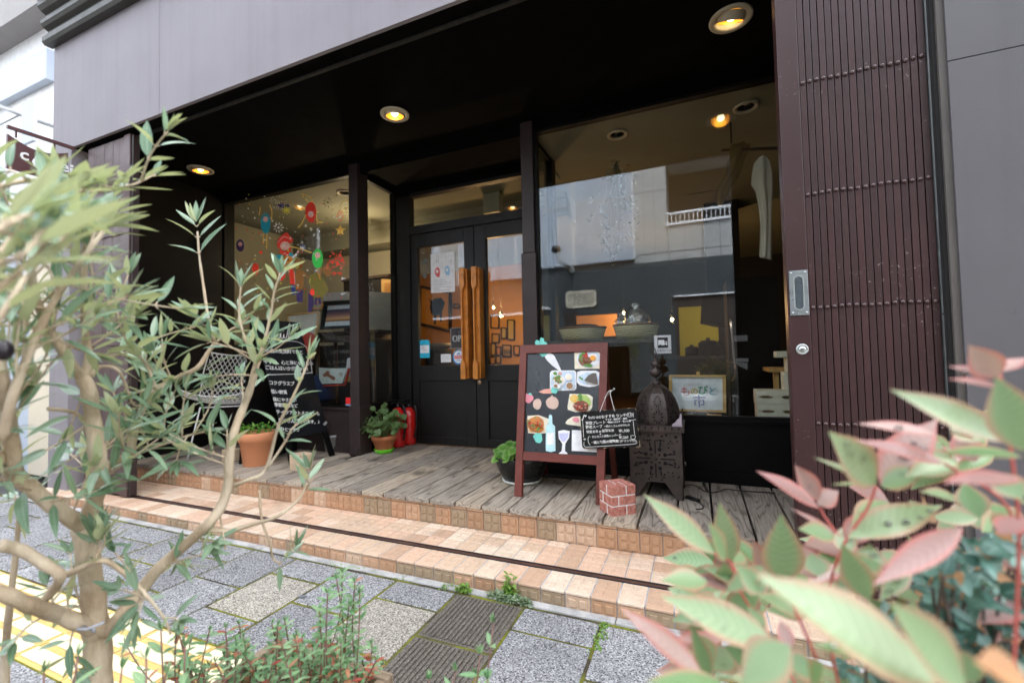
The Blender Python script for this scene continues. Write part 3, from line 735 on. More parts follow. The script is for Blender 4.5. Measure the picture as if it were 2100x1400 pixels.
for (x0, x1) in ((-3.04, -1.43), (-5.2, -3.06), (-7.3, -5.22), (-10.3, -8.1), (-12.24, -10.32)):
    q = MB()
    for (z0, z1) in ((3.5, 5.16), (5.19, 6.8)): q.box(x0, x1, YO, YO + .14, z0, z1, bev=.01)
    nr = int((x1 - x0 - .1) / .085)
    for i in range(nr): xr = x0 + .06 + i * .085; q.box(xr, xr + .035, YO + .1401, YO + .162, 3.53, 5.15); q.box(xr, xr + .035, YO + .1401, YO + .162, 5.2, 6.77)
    for zz in (5.165,): q.box(x0, x1, YO + .13, YO + .16, zz, zz + .025, 1)
    for xx in (x0, x1 - .03): q.box(xx, xx + .03, YO + .1401, YO + .17, 3.5, 6.8, 1)
    q.build('metal_screen', [M_CORR, M_TRIMW], O)
q = MB(); X0, X1, Z0, Z1 = -3.33, -2.49, 2.34, 2.80
q.box(X0, X1, YO + .0501, YO + .056, Z0, Z1, 1); q.box(X0, X1, YO + .056, YO + .09, Z0, Z0 + .05); q.box(X0, X1, YO + .056, YO + .09, Z1 - .05, Z1); q.box(X0, X0 + .05, YO + .056, YO + .09, Z0, Z1); q.box(X1 - .05, X1, YO + .056, YO + .09, Z0, Z1); q.box(-2.92, -2.9, YO + .056, YO + .085, Z0, Z1)
for i in range(9): q.box(X0 + .05, X1 - .05, YO + .058, YO + .08, Z0 + .065 + i * .04, Z0 + .085 + i * .04)
q.build('wall_vent', [paint('vent_cream', (.66, .62, .5), .5), M_OPPD], O)
# small floodlights on arms, also only seen mirrored
for i, (u, v_) in enumerate(((1160, 540), )):
    F = thing('floodlight', 'small black floodlight on an arm across the street, mirrored in the big window', 'floodlight')
    c = onY(u, v_, 12); c = V((c.x, YO + .9, c.z)); q = MB(); q.lathe([(.02, .12), (.1, .1), (.13, 0), (.1, -.05), (0, -.06)], c + V((0, 0, .18)), 16); q.build('head', M_RUB, F); q = MB(); q.tube([c + V((0, 0, .14)), c, c + V((.22, 0, -.2)), c + V((.22, -.75, -.2))], .022, 8); q.box(c.x + .16, c.x + .28, YO + .14, YO + .2, c.z - .3, c.z - .1); q.build('arm', M_STEEL, F)
# ------------------------------------------------------------------ red menu A-board
M_REDW = paint('rust_red_paint', (.135, .026, .016), .5, .18, 9, .0006, 60, specks=(60, .72, (.5, .36, .22)))
M_CHALK = paint('blackboard', (.011, .014, .018), .3, .35, 4, .0002, 40, spec=.55)
M_SLATE = paint('small_blackboard', (.006, .0065, .0065), .5, .35, 9, .0003, 40, spec=.3)
M_CHK = flat('chalk_white', (.82, .82, .8), .9)
def cm(name, c, **k): return paint(name, c, .65, .1, 30, .0002, 90, **k)
C_MINT = cm('card_mint', (.18, .62, .54)); C_WHT = cm('card_white', (.8, .8, .82)); C_PINK = cm('card_pink', (.75, .27, .32)); C_SAL = cm('card_salmon', (.74, .36, .28)); C_SKIN = cm('card_beige', (.62, .45, .37)); C_LAV = cm('card_lavender', (.55, .55, .78)); C_CYAN = cm('card_pale_cyan', (.5, .75, .78))
C_PLATE = cm('photo_plate_blue', (.55, .66, .78)); C_GREEN = cm('photo_salad', (.12, .28, .06)); C_MEAT = cm('photo_meat', (.24, .09, .05)); C_YOLK = cm('photo_yolk', (.85, .38, .05)); C_RED = cm('photo_red', (.5, .05, .03)); C_FISH = cm('photo_fish', (.12, .1, .085)); C_FISHL = cm('photo_fish_belly', (.4, .38, .33)); C_PASTA = cm('photo_pasta', (.62, .24, .07)); C_YEL = cm('photo_yellow', (.75, .55, .15)); C_SOUP = cm('photo_soup', (.3, .17, .08)); C_CREAM = cm('photo_cream', (.8, .74, .58)); C_LEAF = cm('photo_lettuce', (.4, .55, .15))
BL = onZ(1063, 1017, ZD); BR = onY(1241, 1000, BL.y + .006); BR.z = ZD
ux = (BR - BL).normalized()
lean = .235
nB = V((-ux.y, ux.x, 0)); 
# plane of the face: contains BL, ux and a vector leaning away
vv = (V((0, 0, 1)) + nB * lean).normalized(); nF = ux.cross(vv); nF = nF if nF.y < 0 else -nF
PB = lambda u, v: onP(u, v, BL, nF)
A = thing('menu_board', 'rust red wooden A-board with food photos and paper vegetable cut-outs', 'menu board')
TL = PB(1068, 710); TR = PB(1247, 703); BLf = PB(1054, 1017); BRf = BLf + ux * ((TR - TL).length + .03)
Hh = (TL - BLf).dot(vv); W = (PB(1243, 850) - PB(1066, 850)).dot(ux)
o0 = PB(1055, 1016); k_sp = .012
# slight splay of the stiles is ignored: a straight frame in board coordinates (s along ux, t along vv)
Sx0 = (TL - BL).dot(ux); 
def bp(s, t, d=0): return BL + ux * s + vv * t + nF * d
def st_(u, v): q = PB(u, v) - BL; return q.dot(ux), q.dot(vv)
s0t, tt = st_(1068, 710); s1t, _ = st_(1247, 703); s0b, tb = st_(1056, 1016); s1b = s1t + (s0t - s0b) * .6
_, trail0 = st_(1150, 948); _, trail1 = st_(1150, 930); _, ttop1 = st_(1150, 723); ttop = st_(1150, 706)[1]
fw = .043
f = MB()
def pbar(pts, d0, d1, mi=0): f.slab([bp(s, t, d0) for s, t in pts], nF * (d1 - d0), mi)
pbar([(s0b, 0), (s0b + fw, 0), (s0t + fw, ttop), (s0t, ttop)], -.022, .012)
pbar([(s1b - fw, 0), (s1b, 0), (s1t, ttop), (s1t - fw, ttop)], -.022, .012)
pbar([(s0t + fw, ttop1), (s1t - fw, ttop1), (s1t - fw, ttop), (s0t + fw, ttop)], -.0215, .0115)
pbar([(s0b + fw - .003, trail0), (s1b - fw + .003, trail0), (s1b - fw + .002, trail1), (s0b + fw - .002, trail1)], -.0215, .0115)
f.build('frame', M_REDW, A)
f = MB(); pbar([(s0b + fw - .008, trail1 - .005), (s1b - fw + .008, trail1 - .005), (s1t - fw + .005, ttop1 + .005), (s0t + fw - .005, ttop1 + .005)], -.016, -.004); f.build('panel', M_CHALK, A)
for sb in (s0b, s1b - fw):
    f = MB(); q0 = bp(sb, .0) ; back = -nB * 0
    p0 = bp(sb + .004, ttop - .03, -.026); foot = V((p0.x, p0.y, ZD)) + nB * .27
    f.slab([p0, p0 + ux * .036, foot + ux * .036, foot], nB * .022); f.build('rear_leg', M_REDW, A)
for sb in (s0b + .012, s1b - fw + .012):
    f = MB(); q0 = bp(sb + .01, 0, -.006); f.tube([V((q0.x, q0.y, ZD)), q0], .012, 10); f.build('foot', M_STEEL, A)
# pictures and cut-outs fixed to the panel
def bpoly(pts, mb, d, mi, th=.0012): mb.slab([bp(*st_(u, v), d) for u, v in pts], nF * th, mi)
def z5(x, y): return (1000 + x / 3.3333, 660 + y / 3.3333)          # coordinates read off an enlarged view of the board
def rrect(x0, y0, x1, y1, c):
    o = []
    for cx, cy, a in ((x1 - c, y0 + c, -90), (x1 - c, y1 - c, 0), (x0 + c, y1 - c, 90), (x0 + c, y0 + c, 180)):
        for i in range(4): o.append((cx + c * math.cos(math.radians(a + 30 * i)), cy + c * math.sin(math.radians(a + 30 * i))))
    return o
lay = [-.0038]
def card(name, shapes, mats, border=None):
    q = MB(); d = lay[0]
    for i, (pts, mi) in enumerate(shapes): bpoly([z5(*p) for p in pts], q, d + .0013 * i, mi)
    lay[0] += .00005
    return q.build(name, mats, A)
def dots(cx, cy, rx, ry, n, r0, r1, mi, seed):
    g = random.Random(seed); o = []
    for i in range(n):
        a = g.uniform(0, 6.28); k = g.random() ** .5
        o.append((blob(cx + rx * k * math.cos(a), cy + ry * k * math.sin(a), g.uniform(r0, r1), g.uniform(r0, r1), 9, .2, g.uniform(0, 3), i), mi[i % len(mi)]))
    return o
card('food_photo', [([(592, 182), (776, 178), (776, 318), (594, 320)], 0), (blob(692, 250, 84, 66, 26), 1), (blob(690, 250, 74, 56, 24), 2), (blob(722, 255, 40, 38, 18, .08), 3), (blob(668, 268, 42, 38, 18, .12, 0, 3), 4), (blob(668, 225, 22, 18, 10, .2), 6), (blob(640, 245, 16, 24, 10, .25), 5), (blob(655, 212, 16, 10, 9, .3), 5), (blob(690, 298, 36, 10, 10, .2), 5), (blob(722, 248, 20, 18, 16), 7)] + dots(668, 272, 34, 30, 12, 4, 8, (8, 4), 5), [C_CREAM, C_WHT, C_PLATE, C_WHT, C_MEAT, C_GREEN, C_RED, C_YOLK, C_SOUP])
card('food_photo', [(rrect(425, 330, 606, 468, 22), 0), (rrect(434, 338, 598, 460, 20), 1), (blob(462, 352, 22, 17, 14), 2), (blob(462, 352, 15, 11, 12, .1), 3), (blob(496, 352, 14, 9, 10, .1), 4), (blob(490, 402, 44, 36, 18), 2), (blob(484, 392, 32, 22, 14, .2), 3), (blob(510, 392, 14, 14, 10, .2), 5), (blob(556, 378, 26, 25, 18), 2), (blob(556, 378, 18, 17, 14, .1), 5), (blob(564, 438, 27, 27, 18), 2), (blob(564, 438, 22, 22, 16), 6), (blob(478, 438, 30, 18, 14, .1), 2), (blob(470, 440, 16, 10, 10, .2), 6)] + dots(486, 396, 34, 24, 14, 3, 6, (3, 7, 5, 4), 8), [C_WHT, C_PLATE, C_WHT, C_GREEN, C_SAL, C_CREAM, C_SOUP, C_RED])
card('food_photo', [([(612, 340), (640, 332), (740, 332), (768, 345), (776, 370), (776, 420), (740, 438), (690, 444), (630, 432), (608, 410)], 0), (blob(692, 388, 74, 42, 20), 1), ([(660, 398), (690, 362), (722, 348), (742, 350), (752, 400), (754, 428), (730, 424), (690, 412)], 2), ([(664, 400), (690, 412), (730, 424), (752, 430), (715, 430), (676, 420)], 3), (blob(632, 380, 12, 5, 8, .2, .4), 4), (blob(645, 390, 10, 6, 8, .2), 4)], [C_WHT, C_PLATE, C_FISH, C_FISHL, C_GREEN])
card('food_photo', [([(560, 490), (690, 494), (718, 512), (714, 580), (700, 604), (600, 616), (548, 598), (545, 580)], 0), (blob(592, 526, 32, 26, 14, .15), 1), (blob(655, 530, 50, 28, 16, .15), 2), (blob(632, 515, 20, 22, 12, .2), 3), (blob(688, 548, 20, 22, 12, .1), 4), (blob(640, 576, 56, 36, 20, .08), 5)] + dots(640, 576, 48, 28, 26, 4, 8, (6, 5, 7), 4) + dots(600, 526, 28, 20, 8, 4, 8, (1, 8), 2), [C_CREAM, C_YEL, C_LEAF, C_GREEN, C_LEAF, C_MEAT, C_RED, C_SAL, C_YOLK])
card('food_photo', [([(272, 640), (350, 636), (418, 662), (412, 690), (400, 758), (330, 764), (276, 758), (268, 680)], 0), (blob(330, 700, 62, 52, 20, .1), 1)] + dots(330, 700, 54, 44, 50, 4, 11, (2, 1, 3, 1, 4), 9), [C_CREAM, C_PASTA, C_RED, C_SOUP, C_GREEN])
def strands():
    q = MB(); g = random.Random(5)
    for i in range(46):
        cx, cy, a = g.uniform(290, 375), g.uniform(665, 740), g.uniform(0, 6.3); r = g.uniform(8, 22)
        stroke(q, [bp(*st_(*z5(cx + r * math.cos(a + t * .35), cy + r * .8 * math.sin(a + t * .35))), .0028 + .0003 * i / 10) for t in range(7)], .0028, nF, i % 2)
    q.build('spaghetti_print', [C_PASTA, C_YOLK], A)
strands()
card('radish_cutout', [([(388, 236), (420, 206), (455, 230), (480, 280), (508, 342), (488, 332), (440, 296), (405, 262)], 0)], [C_WHT])
card('radish_leaf_cutout', [([(326, 214), (322, 188), (338, 178), (330, 160), (322, 140), (332, 122), (352, 126), (358, 150), (356, 120), (362, 106), (382, 110), (386, 132), (404, 140), (408, 176), (420, 184), (420, 200), (394, 232), (372, 238), (352, 216)], 0), (blob(352, 190, 9, 9, 8, .2), 1), (blob(380, 160, 6, 6, 8, .2), 1)], [C_MINT, C_CYAN])
card('carrot_cutout', [([(346, 478), (382, 460), (430, 454), (440, 470), (436, 488), (380, 488)], 0), ([(430, 470), (440, 446), (470, 452), (492, 440), (498, 458), (480, 466), (470, 488), (440, 486)], 1)], [C_SAL, C_MINT])
card('pepper_cutout', [(blob(278, 520, 30, 36, 16, .12, .3, 3), 0), (blob(290, 492, 14, 7, 8, .2), 1)], [C_PINK, C_MINT])
card('potato_cutout', [(blob(338, 560, 30, 36, 16, .05, .2), 0)], [C_SKIN])
card('onion_cutout', [(blob(442, 552, 45, 42, 18, .04), 0), ([(424, 520), (440, 498), (456, 520)], 0)], [C_SKIN])
card('turnip_cutout', [([(530, 690), (545, 668), (580, 646), (640, 642), (640, 712), (580, 704), (545, 700)], 0), (blob(604, 668, 26, 17, 12, .1), 1)], [C_CREAM, C_PINK])
card('sprout_cutout', [(blob(344, 790, 36, 32, 9, .14, .6, 2), 0)], [C_MINT])
card('bottle_cutout', [([(418, 640), (428, 630), (440, 640), (442, 695), (460, 712), (463, 880), (430, 888), (397, 880), (397, 712), (414, 700)], 0), ([(404, 756), (456, 756), (456, 838), (404, 838)], 1)], [C_CYAN, C_WHT])
card('wine_glass_cutout', [([(482, 745), (520, 737), (560, 745), (556, 790), (530, 830), (528, 880), (545, 896), (540, 908), (486, 906), (486, 896), (505, 882), (510, 832), (486, 795)], 0), ([(488, 760), (552, 758), (548, 788), (526, 820), (515, 820), (492, 790)], 1)], [C_WHT, C_LAV])
card('note_paper', [([(576, 738), (768, 742), (770, 890), (574, 880)], 0)], [C_WHT])
# hook on the right stile
hk = MB(); h0 = bp(*st_(1240, 815), .012); hp = onP(1255, 801, V((0, PB(1240, 916).y - .026, 0)), V((0, -1, 0))); hk.tube(smooth_path([h0, h0 + V((.012, -.02, .002)), hp + V((0, 0, 0)), hp + V((.01, 0, .008))]), .0022, 8); hk.ball(hp + V((.012, 0, .01)), .0065, 0, 12); hk.build('hook', M_STEEL, A)

# little menu slate hanging from that hook
SL = thing('menu_slate', 'small black slate with chalked Japanese lunch menu and prices, hung on a white cord', 'menu slate')
ys = min(hp.y - .004, PB(1240, 916).y - .03)
z1s = lambda x, y: (1130 + x / 6.365, 720 + y / 6.365)
PS = lambda x, y, d=0: onY(*z1s(x, y), ys) + V((0, -d, 0))
cor = [PS(378, 792), PS(1110, 735), PS(1162, 1245), PS(408, 1270)]
sx = (cor[1] - cor[0]).normalized()
q = MB()
def rc(a, b, c, r=.014):
    d1 = (a - b).normalized(); d2 = (c - b).normalized(); return [b + d1 * r, b + (d1 + d2) * r * .3, b + d2 * r]
pts = []
for i in range(4): pts += rc(cor[i - 1], cor[i], cor[(i + 1) % 4])
q.slab(pts, (0, .008, 0)); q.build('panel', M_SLATE, SL)
q = MB(); ring = pts + [pts[0]]
g = random.Random(2)
for i in range(len(ring) - 1):
    a, b = ring[i], ring[i + 1]
    for j in range(max(1, int((b - a).length / .02))):
        if g.random() < .5: p0 = a.lerp(b, g.random()); q.tube([p0 + V((0, -.0006, 0)), p0 + (b - a).normalized() * g.uniform(.004, .02) + V((0, -.0006, 0))], .0011, 5)
q.build('worn_edge', cm('worn_wood', (.55, .42, .27)), SL)
q = MB(); q.tube(smooth_path([PS(638, 790, .002), PS(690, 660, .004), PS(740, 540, .006), hp + V((-.002, -.002, .003)), PS(775, 540, .006), PS(800, 660, .004), PS(832, 778, .002)]), .0016, 7); q.build('cord', M_CHK, SL)
q = MB(); dn = V((0, -1, 0))
def sl_text(s, x, y, hgt, x2=None, x3y=0):
    a = PS(x, y, .0008); b = PS(x + 100, y - 7, .0008); size = (PS(x, y - hgt, 0) - PS(x, y, 0)).length
    text_mb(s, size, frame_M(a, b - a, V((0, 0, 1))), .0008, jitter=.035, mb=q, bold=size * .012, spacing=.92)
sl_text('ｷｭｲｴｰﾙのおすすめ ランチ', 490, 884, 46)
sl_text('野菜プレート ~', 455, 958, 46); sl_text('野菜スープ  ~', 455, 1010, 46); sl_text('発芽玄米 or 胚芽玄米', 465, 1068, 40); sl_text('¥1,100', 890, 1058, 52)
sl_text('サラダ・煮物2種・漬物', 710, 905, 28); sl_text('季節のおかず・豆の小鉢', 745, 938, 28); sl_text('具だくさんのお汁もの', 720, 992, 32)
sl_text('・ひじき入り豆腐ハンバーグ', 505, 1132, 33); sl_text('・鶏と旬菜の塩麹煮!', 520, 1208, 42); sl_text('¥1,260', 892, 1142, 46); sl_text('(ドリンク付)', 900, 1186, 38); sl_text('or', 425, 1160, 40); sl_text('+', 636, 1096, 44)
for pl_ in ([(410, 880), (420, 1000), (425, 1120)], [(432, 1180), (436, 1240), (520, 1246), (800, 1228), (1100, 1205), (1106, 1160)], [(1072, 910), (1080, 980), (1092, 1085)], [(1030, 902), (1110, 888)], [(1072, 800), (1074, 860)], [(500, 1105), (484, 1140), (490, 1190), (512, 1222)]):
    stroke(q, smooth_path([PS(x, y, .0006) for x, y in pl_], 3), .0022, dn)
for cx, cy, r in ((1025, 828, 38),): stroke(q, [PS(cx + r * math.cos(t * .4), cy + r * .68 * math.sin(t * .4), .0006) for t in range(17)], .0022, dn)
stroke(q, [PS(1008 + 6 * math.cos(t), 826 + 6 * math.sin(t), .0006) for t in range(7)], .003, dn); stroke(q, [PS(1040 + 6 * math.cos(t), 826 + 6 * math.sin(t), .0006) for t in range(7)], .003, dn)
stroke(q, [PS(400 + 60 * t, 890 - 70 * t + 22 * math.sin(t * 9), .0006) for t in [i / 12 for i in range(13)]], .004, dn)
stroke(q, smooth_path([PS(1040, 1100, .0006), PS(1050, 1140, .0006), PS(1090, 1142, .0006), PS(1100, 1100, .0006), PS(1040, 1100, .0006)]), .002, dn)
q.build('chalk_writing', M_CHK, SL)

# ------------------------------------------------------------------ brick-patterned weight
K = thing('brick_block', 'square block painted as red bricks with white joints, on the deck edge', 'block')
p_f, p_l, p_r = onZ(1255, 1060, ZD), onZ(1216, 1047, ZD), onZ(1305, 1053, ZD)
e1 = (p_l - p_f); e2 = (p_r - p_f); Ls = (e1.length + e2.length) / 2
ang = math.atan2(e2.y, e2.x); e2 = V((math.cos(ang), math.sin(ang), 0)); e1 = V((-e2.y, e2.x, 0))
t = NT('brick_faces'); v = t.tex(); n = t.noise(v, 55, 6, .65); c = t.mix(t.ramp(n, [(.35, 0.0), (.65, 1.0)]), (.33, .1, .075), (.6, .27, .21)); t.pbr(c, .85, 0, t.bump(n, .001), .3); M_BRK = t.m
M_MORT = flat('white_mortar', (.78, .76, .74), .85)
MK = frame_M(p_f, e2, e1); Hk = (onP(1255, 999, p_f, V((0, -1, 0))).z - ZD)
L1, L2 = e2.length, 1
L1 = (p_r - p_f).length * 1.0; L2 = (p_l - p_f).length * 1.05
q = MB(); i_ = .0022; q.box(i_, L1 - i_, i_, L2 - i_, 0, Hk - i_, M=MK, bev=.003); q.build('mortar', M_MORT, K)
q = MB(); h3 = Hk / 3; gp = .0028; th = .006
for row in range(3):
    z0, z1 = row * h3 + (gp if row else 0), (row + 1) * h3 - (gp if row < 2 else 0)
    cuts = [.62] if row % 2 == 0 else [.3]
    for fr, LL in ((0, L1), (1, L2)):
        xs_ = [0] + [c_ * LL for c_ in (cuts if fr == 0 else [1 - cuts[0]])] + [LL]
        for a, b in zip(xs_[:-1], xs_[1:]):
            a2 = a + (gp if a > 0 else 0); b2 = b - (gp if b < LL else 0)
            if fr == 0: q.box(a2, b2, 0, th, z0, z1, M=MK, bev=.0022); q.box(LL - b2, LL - a2, L2 - th, L2, z0, z1, M=MK, bev=.0022)
            else: q.box(0, th, a2 + th * .4, b2 - th * .4, z0, z1, M=MK, bev=.0022); q.box(L1 - th, L1, a2 + th * .4, b2 - th * .4, z0, z1, M=MK, bev=.0022)
w3 = L1 / 3
for (a, b, c_, d_) in ((th, L1 * .62 - gp, th, L2 * .36 - gp), (L1 * .62 + gp, L1 - th, th, L2 * .62 - gp), (L1 * .38 + gp, L1 - th, L2 * .62 + gp, L2 - th), (th, L1 * .38 - gp, L2 * .36 + gp, L2 - th), (L1 * .38 + gp, L1 * .62 - gp, L2 * .36 + gp, L2 * .62 - gp)):
    q.box(a, b, c_, d_, Hk - th, Hk, M=MK, bev=.0022)
q.build('bricks', M_BRK, K)

# ------------------------------------------------------------------ moroccan lantern
M_IRON = paint('brown_iron', (.066, .05, .044), .42, .3, 12, .0006, 60, metal=.35, spec=.5)
M_HOLE = flat('pierced_dark', (.0015, .0013, .0012), .9)
LN = thing('lantern', 'tall brown pierced-iron lantern with domed top and gourd finial', 'lantern')
pr = onZ(1399, 1027, ZD); yl = pr.y
zl = lambda x, y: (1270 + x / 4.375, 720 + y / 4.375)
FL = lambda x, y: onY(*zl(x, y), yl)
xL, xR = FL(95, 1000).x, FL(568, 1000).x; wL = xR - xL; zT = FL(350, 690).z; zB = FL(300, 1170).z
q = MB()
for (fx0, fx1, fy0, fy1) in ((xL, xR, yl, yl + .006), (xL, xR, yl + wL - .006, yl + wL), (xL, xL + .006, yl + .006, yl + wL - .006), (xR - .006, xR, yl + .006, yl + wL - .006)): q.box(fx0, fx1, fy0, fy1, zB, zT)
q.build('cabinet', M_IRON, LN)
for (sx_, sy_) in ((0, 0), (1, 0), (0, 1), (1, 1)):
    q = MB(); X = xL + wL * sx_; Y = yl + wL * sy_; dx = 1 if sx_ == 0 else -1; dy = 1 if sy_ == 0 else -1
    q.slab([V((X, Y, zB)), V((X + dx * .092, Y, zB)), V((X + dx * .034, Y, ZD)), V((X, Y, ZD))], (0, dy * .005, 0))
    q.slab([V((X, Y, zB)), V((X, Y + dy * .092, zB)), V((X, Y + dy * .034, ZD)), V((X, Y, ZD))], (dx * .005, 0, 0)); q.build('leg', M_IRON, LN)
q = MB(); q.box(xL - .012, xR + .012, yl - .014, yl + wL + .014, zT, zT + .012)
q.box(xL - .014, xR + .014, yl - .0165, yl - .0142, zT - .018, zT + .014)
q.build('ledge', M_IRON, LN)
h = MB()
def hole(pts, y=yl): h.slab([V((a, y - .0012, b)) for a, b in pts], (0, .0011, 0))
cxl = (xL + xR) / 2; czl = FL(320, 962).z; u_ = wL / 4.75
def tear(cx, cz, L, W, a):
    P_ = [(0, 0), (L * .35, W * .32), (L * .62, W * .5), (L * .9, W * .35), (L, 0), (L * .9, -W * .35), (L * .62, -W * .5), (L * .35, -W * .32)]
    return [(cx + x * math.cos(a) - z * math.sin(a), cz + x * math.sin(a) + z * math.cos(a)) for x, z in P_]
for k_ in range(4):
    a = k_ * PI / 2
    r0, r1 = u_ * .45, u_ * 1.75
    ca, sa = math.cos(a), math.sin(a); w_ = u_ * .055
    hole([(cxl + r0 * ca - w_ * sa, czl + r0 * sa + w_ * ca), (cxl + r0 * ca + w_ * sa, czl + r0 * sa - w_ * ca), (cxl + r1 * ca + w_ * sa, czl + r1 * sa - w_ * ca), (cxl + r1 * ca - w_ * sa, czl + r1 * sa + w_ * ca)])
    a += PI / 4
    for s_ in (-1, 1):
        b_ = a + s_ * .36
        px_, pz_ = cxl + u_ * .95 * math.cos(b_), czl + u_ * .95 * math.sin(b_)
        hole([(px_ + u_ * .17 * math.cos(i * .7), pz_ + u_ * .17 * math.sin(i * .7)) for i in range(9)])
        e = b_ + s_ * .25; hole(tear(px_, pz_, u_ * .75, u_ * .16, e)); 
        for j in (-1, 0, 1): hole(tear(cxl + u_ * 1.75 * math.cos(b_ + s_ * .1) + j * u_ * .1, czl + u_ * 1.75 * math.sin(b_ + s_ * .1) + j * u_ * .12, u_ * .26, u_ * .16, e + j * .9 + 1.2))
    hole(tear(cxl + u_ * .36 * math.cos(a), czl + u_ * .36 * math.sin(a), u_ * .26, u_ * .2, a)); 
    for j in range(3): hole(tear(cxl + u_ * (1.5 + .35 * j) * math.cos(a + (.05 if j % 2 else -.05)), czl + u_ * (1.5 + .35 * j) * math.sin(a + (.05 if j % 2 else -.05)), u_ * .2, u_ * .14, a + j))
for i in range(7): hole(tear(xL + wL * (.1 + .125 * i), zT - .046, u_ * .28, u_ * .2, (i % 2) * 1.57 + .3)); hole(tear(xL + wL * (.14 + .125 * i), zT - .068, u_ * .2, u_ * .16, 0))
for i in range(8): h.slab([V((xL + wL * (.06 + .125 * i), yl - .018, zT + .010)), V((xL + wL * (.1 + .125 * i), yl - .018, zT + .010)), V((xL + wL * (.08 + .125 * i), yl - .018, zT - .010))], (0, .0012, 0))
for (a, b) in ((.1, .1), (.9, .1), (.1, .32), (.9, .3), (.12, .88), (.88, .9)):
    for j in range(2): hole(tear(xL + wL * a + j * .012, zB + (zT - zB) * (b * .9) + j * .008, u_ * .2, u_ * .15, 1 + j))
h.build('pierced_pattern', M_HOLE, LN)
q = MB(); q.lathe([(.011, 0), (.01, .006), (.005, .01), (0, .011)], (cxl, yl, czl), 14, M=R90); q.build('boss', M_IRON, LN)
q = MB(); q.tube([(xR + .004, yl + .02, czl - .01), (xR + .016, yl + .01, czl - .012), (xR + .014, yl + .004, czl - .03)], .004, 6); q.build('latch', M_IRON, LN)
# dome: eight ribs, pierced panels
dc = V((FL(322, 660).x, yl + wL / 2, zT + .012)); Rd = wL * .46; Hd = onY(1349, 786, dc.y).z - dc.z
prof = [(1.0, 0), (1.02, .14), (1.0, .3), (.94, .46), (.84, .62), (.68, .77), (.48, .89), (.25, .97), (.12, 1.0)]
q = MB(); q.lathe([(Rd * a, Hd * b) for a, b in prof], dc, 8, M=Matrix.Rotation(PI / 8 + .12, 3, 'Z'), smooth=False)
for k_ in range(8):
    a = PI / 8 + .12 + k_ * PI / 4; q.tube([dc + V((Rd * r_ * math.cos(a), Rd * r_ * math.sin(a), Hd * z_)) for r_, z_ in prof], .0035, 6)
q.build('dome', M_IRON, LN)
h = MB()
def dome_pt(k_, s, tz):
    a0 = PI / 8 + .12 + k_ * PI / 4; a1 = a0 + PI / 4
    tz = max(0, min(.999, tz)); 
    for (r0, z0), (r1, z1) in zip(prof[:-1], prof[1:]):
        if z0 <= tz <= z1: rr_ = r0 + (r1 - r0) * (tz - z0) / (z1 - z0); break
    p0 = V((math.cos(a0), math.sin(a0), 0)) * rr_ * Rd; p1 = V((math.cos(a1), math.sin(a1), 0)) * rr_ * Rd
    nn = (p0 + p1).normalized(); nn.z = .25 + .9 * max(0, tz - .3); nn.normalize()
    return dc + p0.lerp(p1, .5 + s * .5 ) + V((0, 0, Hd * tz)), nn
for k_ in range(8):
    for (cz_, sc_) in ((.2, 1.0), (.58, .85)):
        for j in range(10):
            a = j * 2 * PI / 10
            pts = []
            for (x, z) in tear(0, 0, .30 * sc_, .13 * sc_, 0):
                x += .22 * sc_; pts.append((x * math.cos(a) - z * math.sin(a), x * math.sin(a) + z * math.cos(a)))
            P3 = []
            for (x, z) in pts: p_, n_ = dome_pt(k_, x * 1.15, cz_ + z * .34); P3.append(p_ + n_ * .0018)
            h.slab(P3, -n_ * .001)
    for (x, z) in ((-.8, .39), (.8, .39), (0, .4), (-.75, .04), (.75, .04), (0, .82), (-.5, .78), (.5, .78)):
        P3 = []
        for (a, b) in tear(x, 0, .16, .12, 0): p_, n_ = dome_pt(k_, a, z + b * .34); P3.append(p_ + n_ * .0018)
        h.slab(P3, -n_ * .001)
h.build('pierced_pattern', M_HOLE, LN)
q = MB(); zt_ = dc.z + Hd
sc_ = (onY(1349, 716, dc.y).z - zt_) / .115
q.lathe([(.016, -.004), (.016, .006), (.004, .008), (.0035, .02), (.012, .024), (.021, .034), (.019, .045), (.007, .052), (.012, .058), (.016, .066), (.012, .075), (.004, .08), (.003, .092)], V((dc.x, dc.y, zt_)), 20)
for v_ in q.v[:]: pass
q.v = [(dc.x + (a - dc.x) * sc_, dc.y + (b - dc.y) * sc_, zt_ + (c - zt_) * sc_) for a, b, c in q.v]
q.tube(smooth_path([V((dc.x, dc.y, zt_ + .09 * sc_)), V((dc.x + .006, dc.y, zt_ + .105 * sc_)), V((dc.x - .004, dc.y, zt_ + .12 * sc_)), V((dc.x - .016, dc.y, zt_ + .116 * sc_)), V((dc.x - .014, dc.y, zt_ + .106 * sc_))]), .003, 7)
for j in range(5): a = j * 1.2; q.tube([V((dc.x, dc.y, zt_ + .078 * sc_)), V((dc.x + .024 * math.cos(a), dc.y + .024 * math.sin(a), zt_ + .105 * sc_))], .0012, 5)
q.build('finial', M_IRON, LN)
# stepped corner crest
for (X, Y) in ((xR, yl), (xR, yl + wL), (xL, yl), (xL, yl + wL)):
    q = MB(); s_ = -1 if X == xR else 1; k2 = .7
    pts = [V((X + s_ * a * k2, Y + (.002 if Y == yl else -.004), zT + .013 + b)) for a, b in ((-.004, 0), (-.004, .068), (.004, .07), (.012, .045), (.03, .036), (.045, .02), (.062, .014), (.07, 0))]
    q.slab(pts, (0, .003, 0)); q.build('crest', M_IRON if not (X == xR and Y == yl) else cm('lilac_reflection_iron', (.42, .36, .4)), LN)  # front right crest has a lilac reflection put into its colour

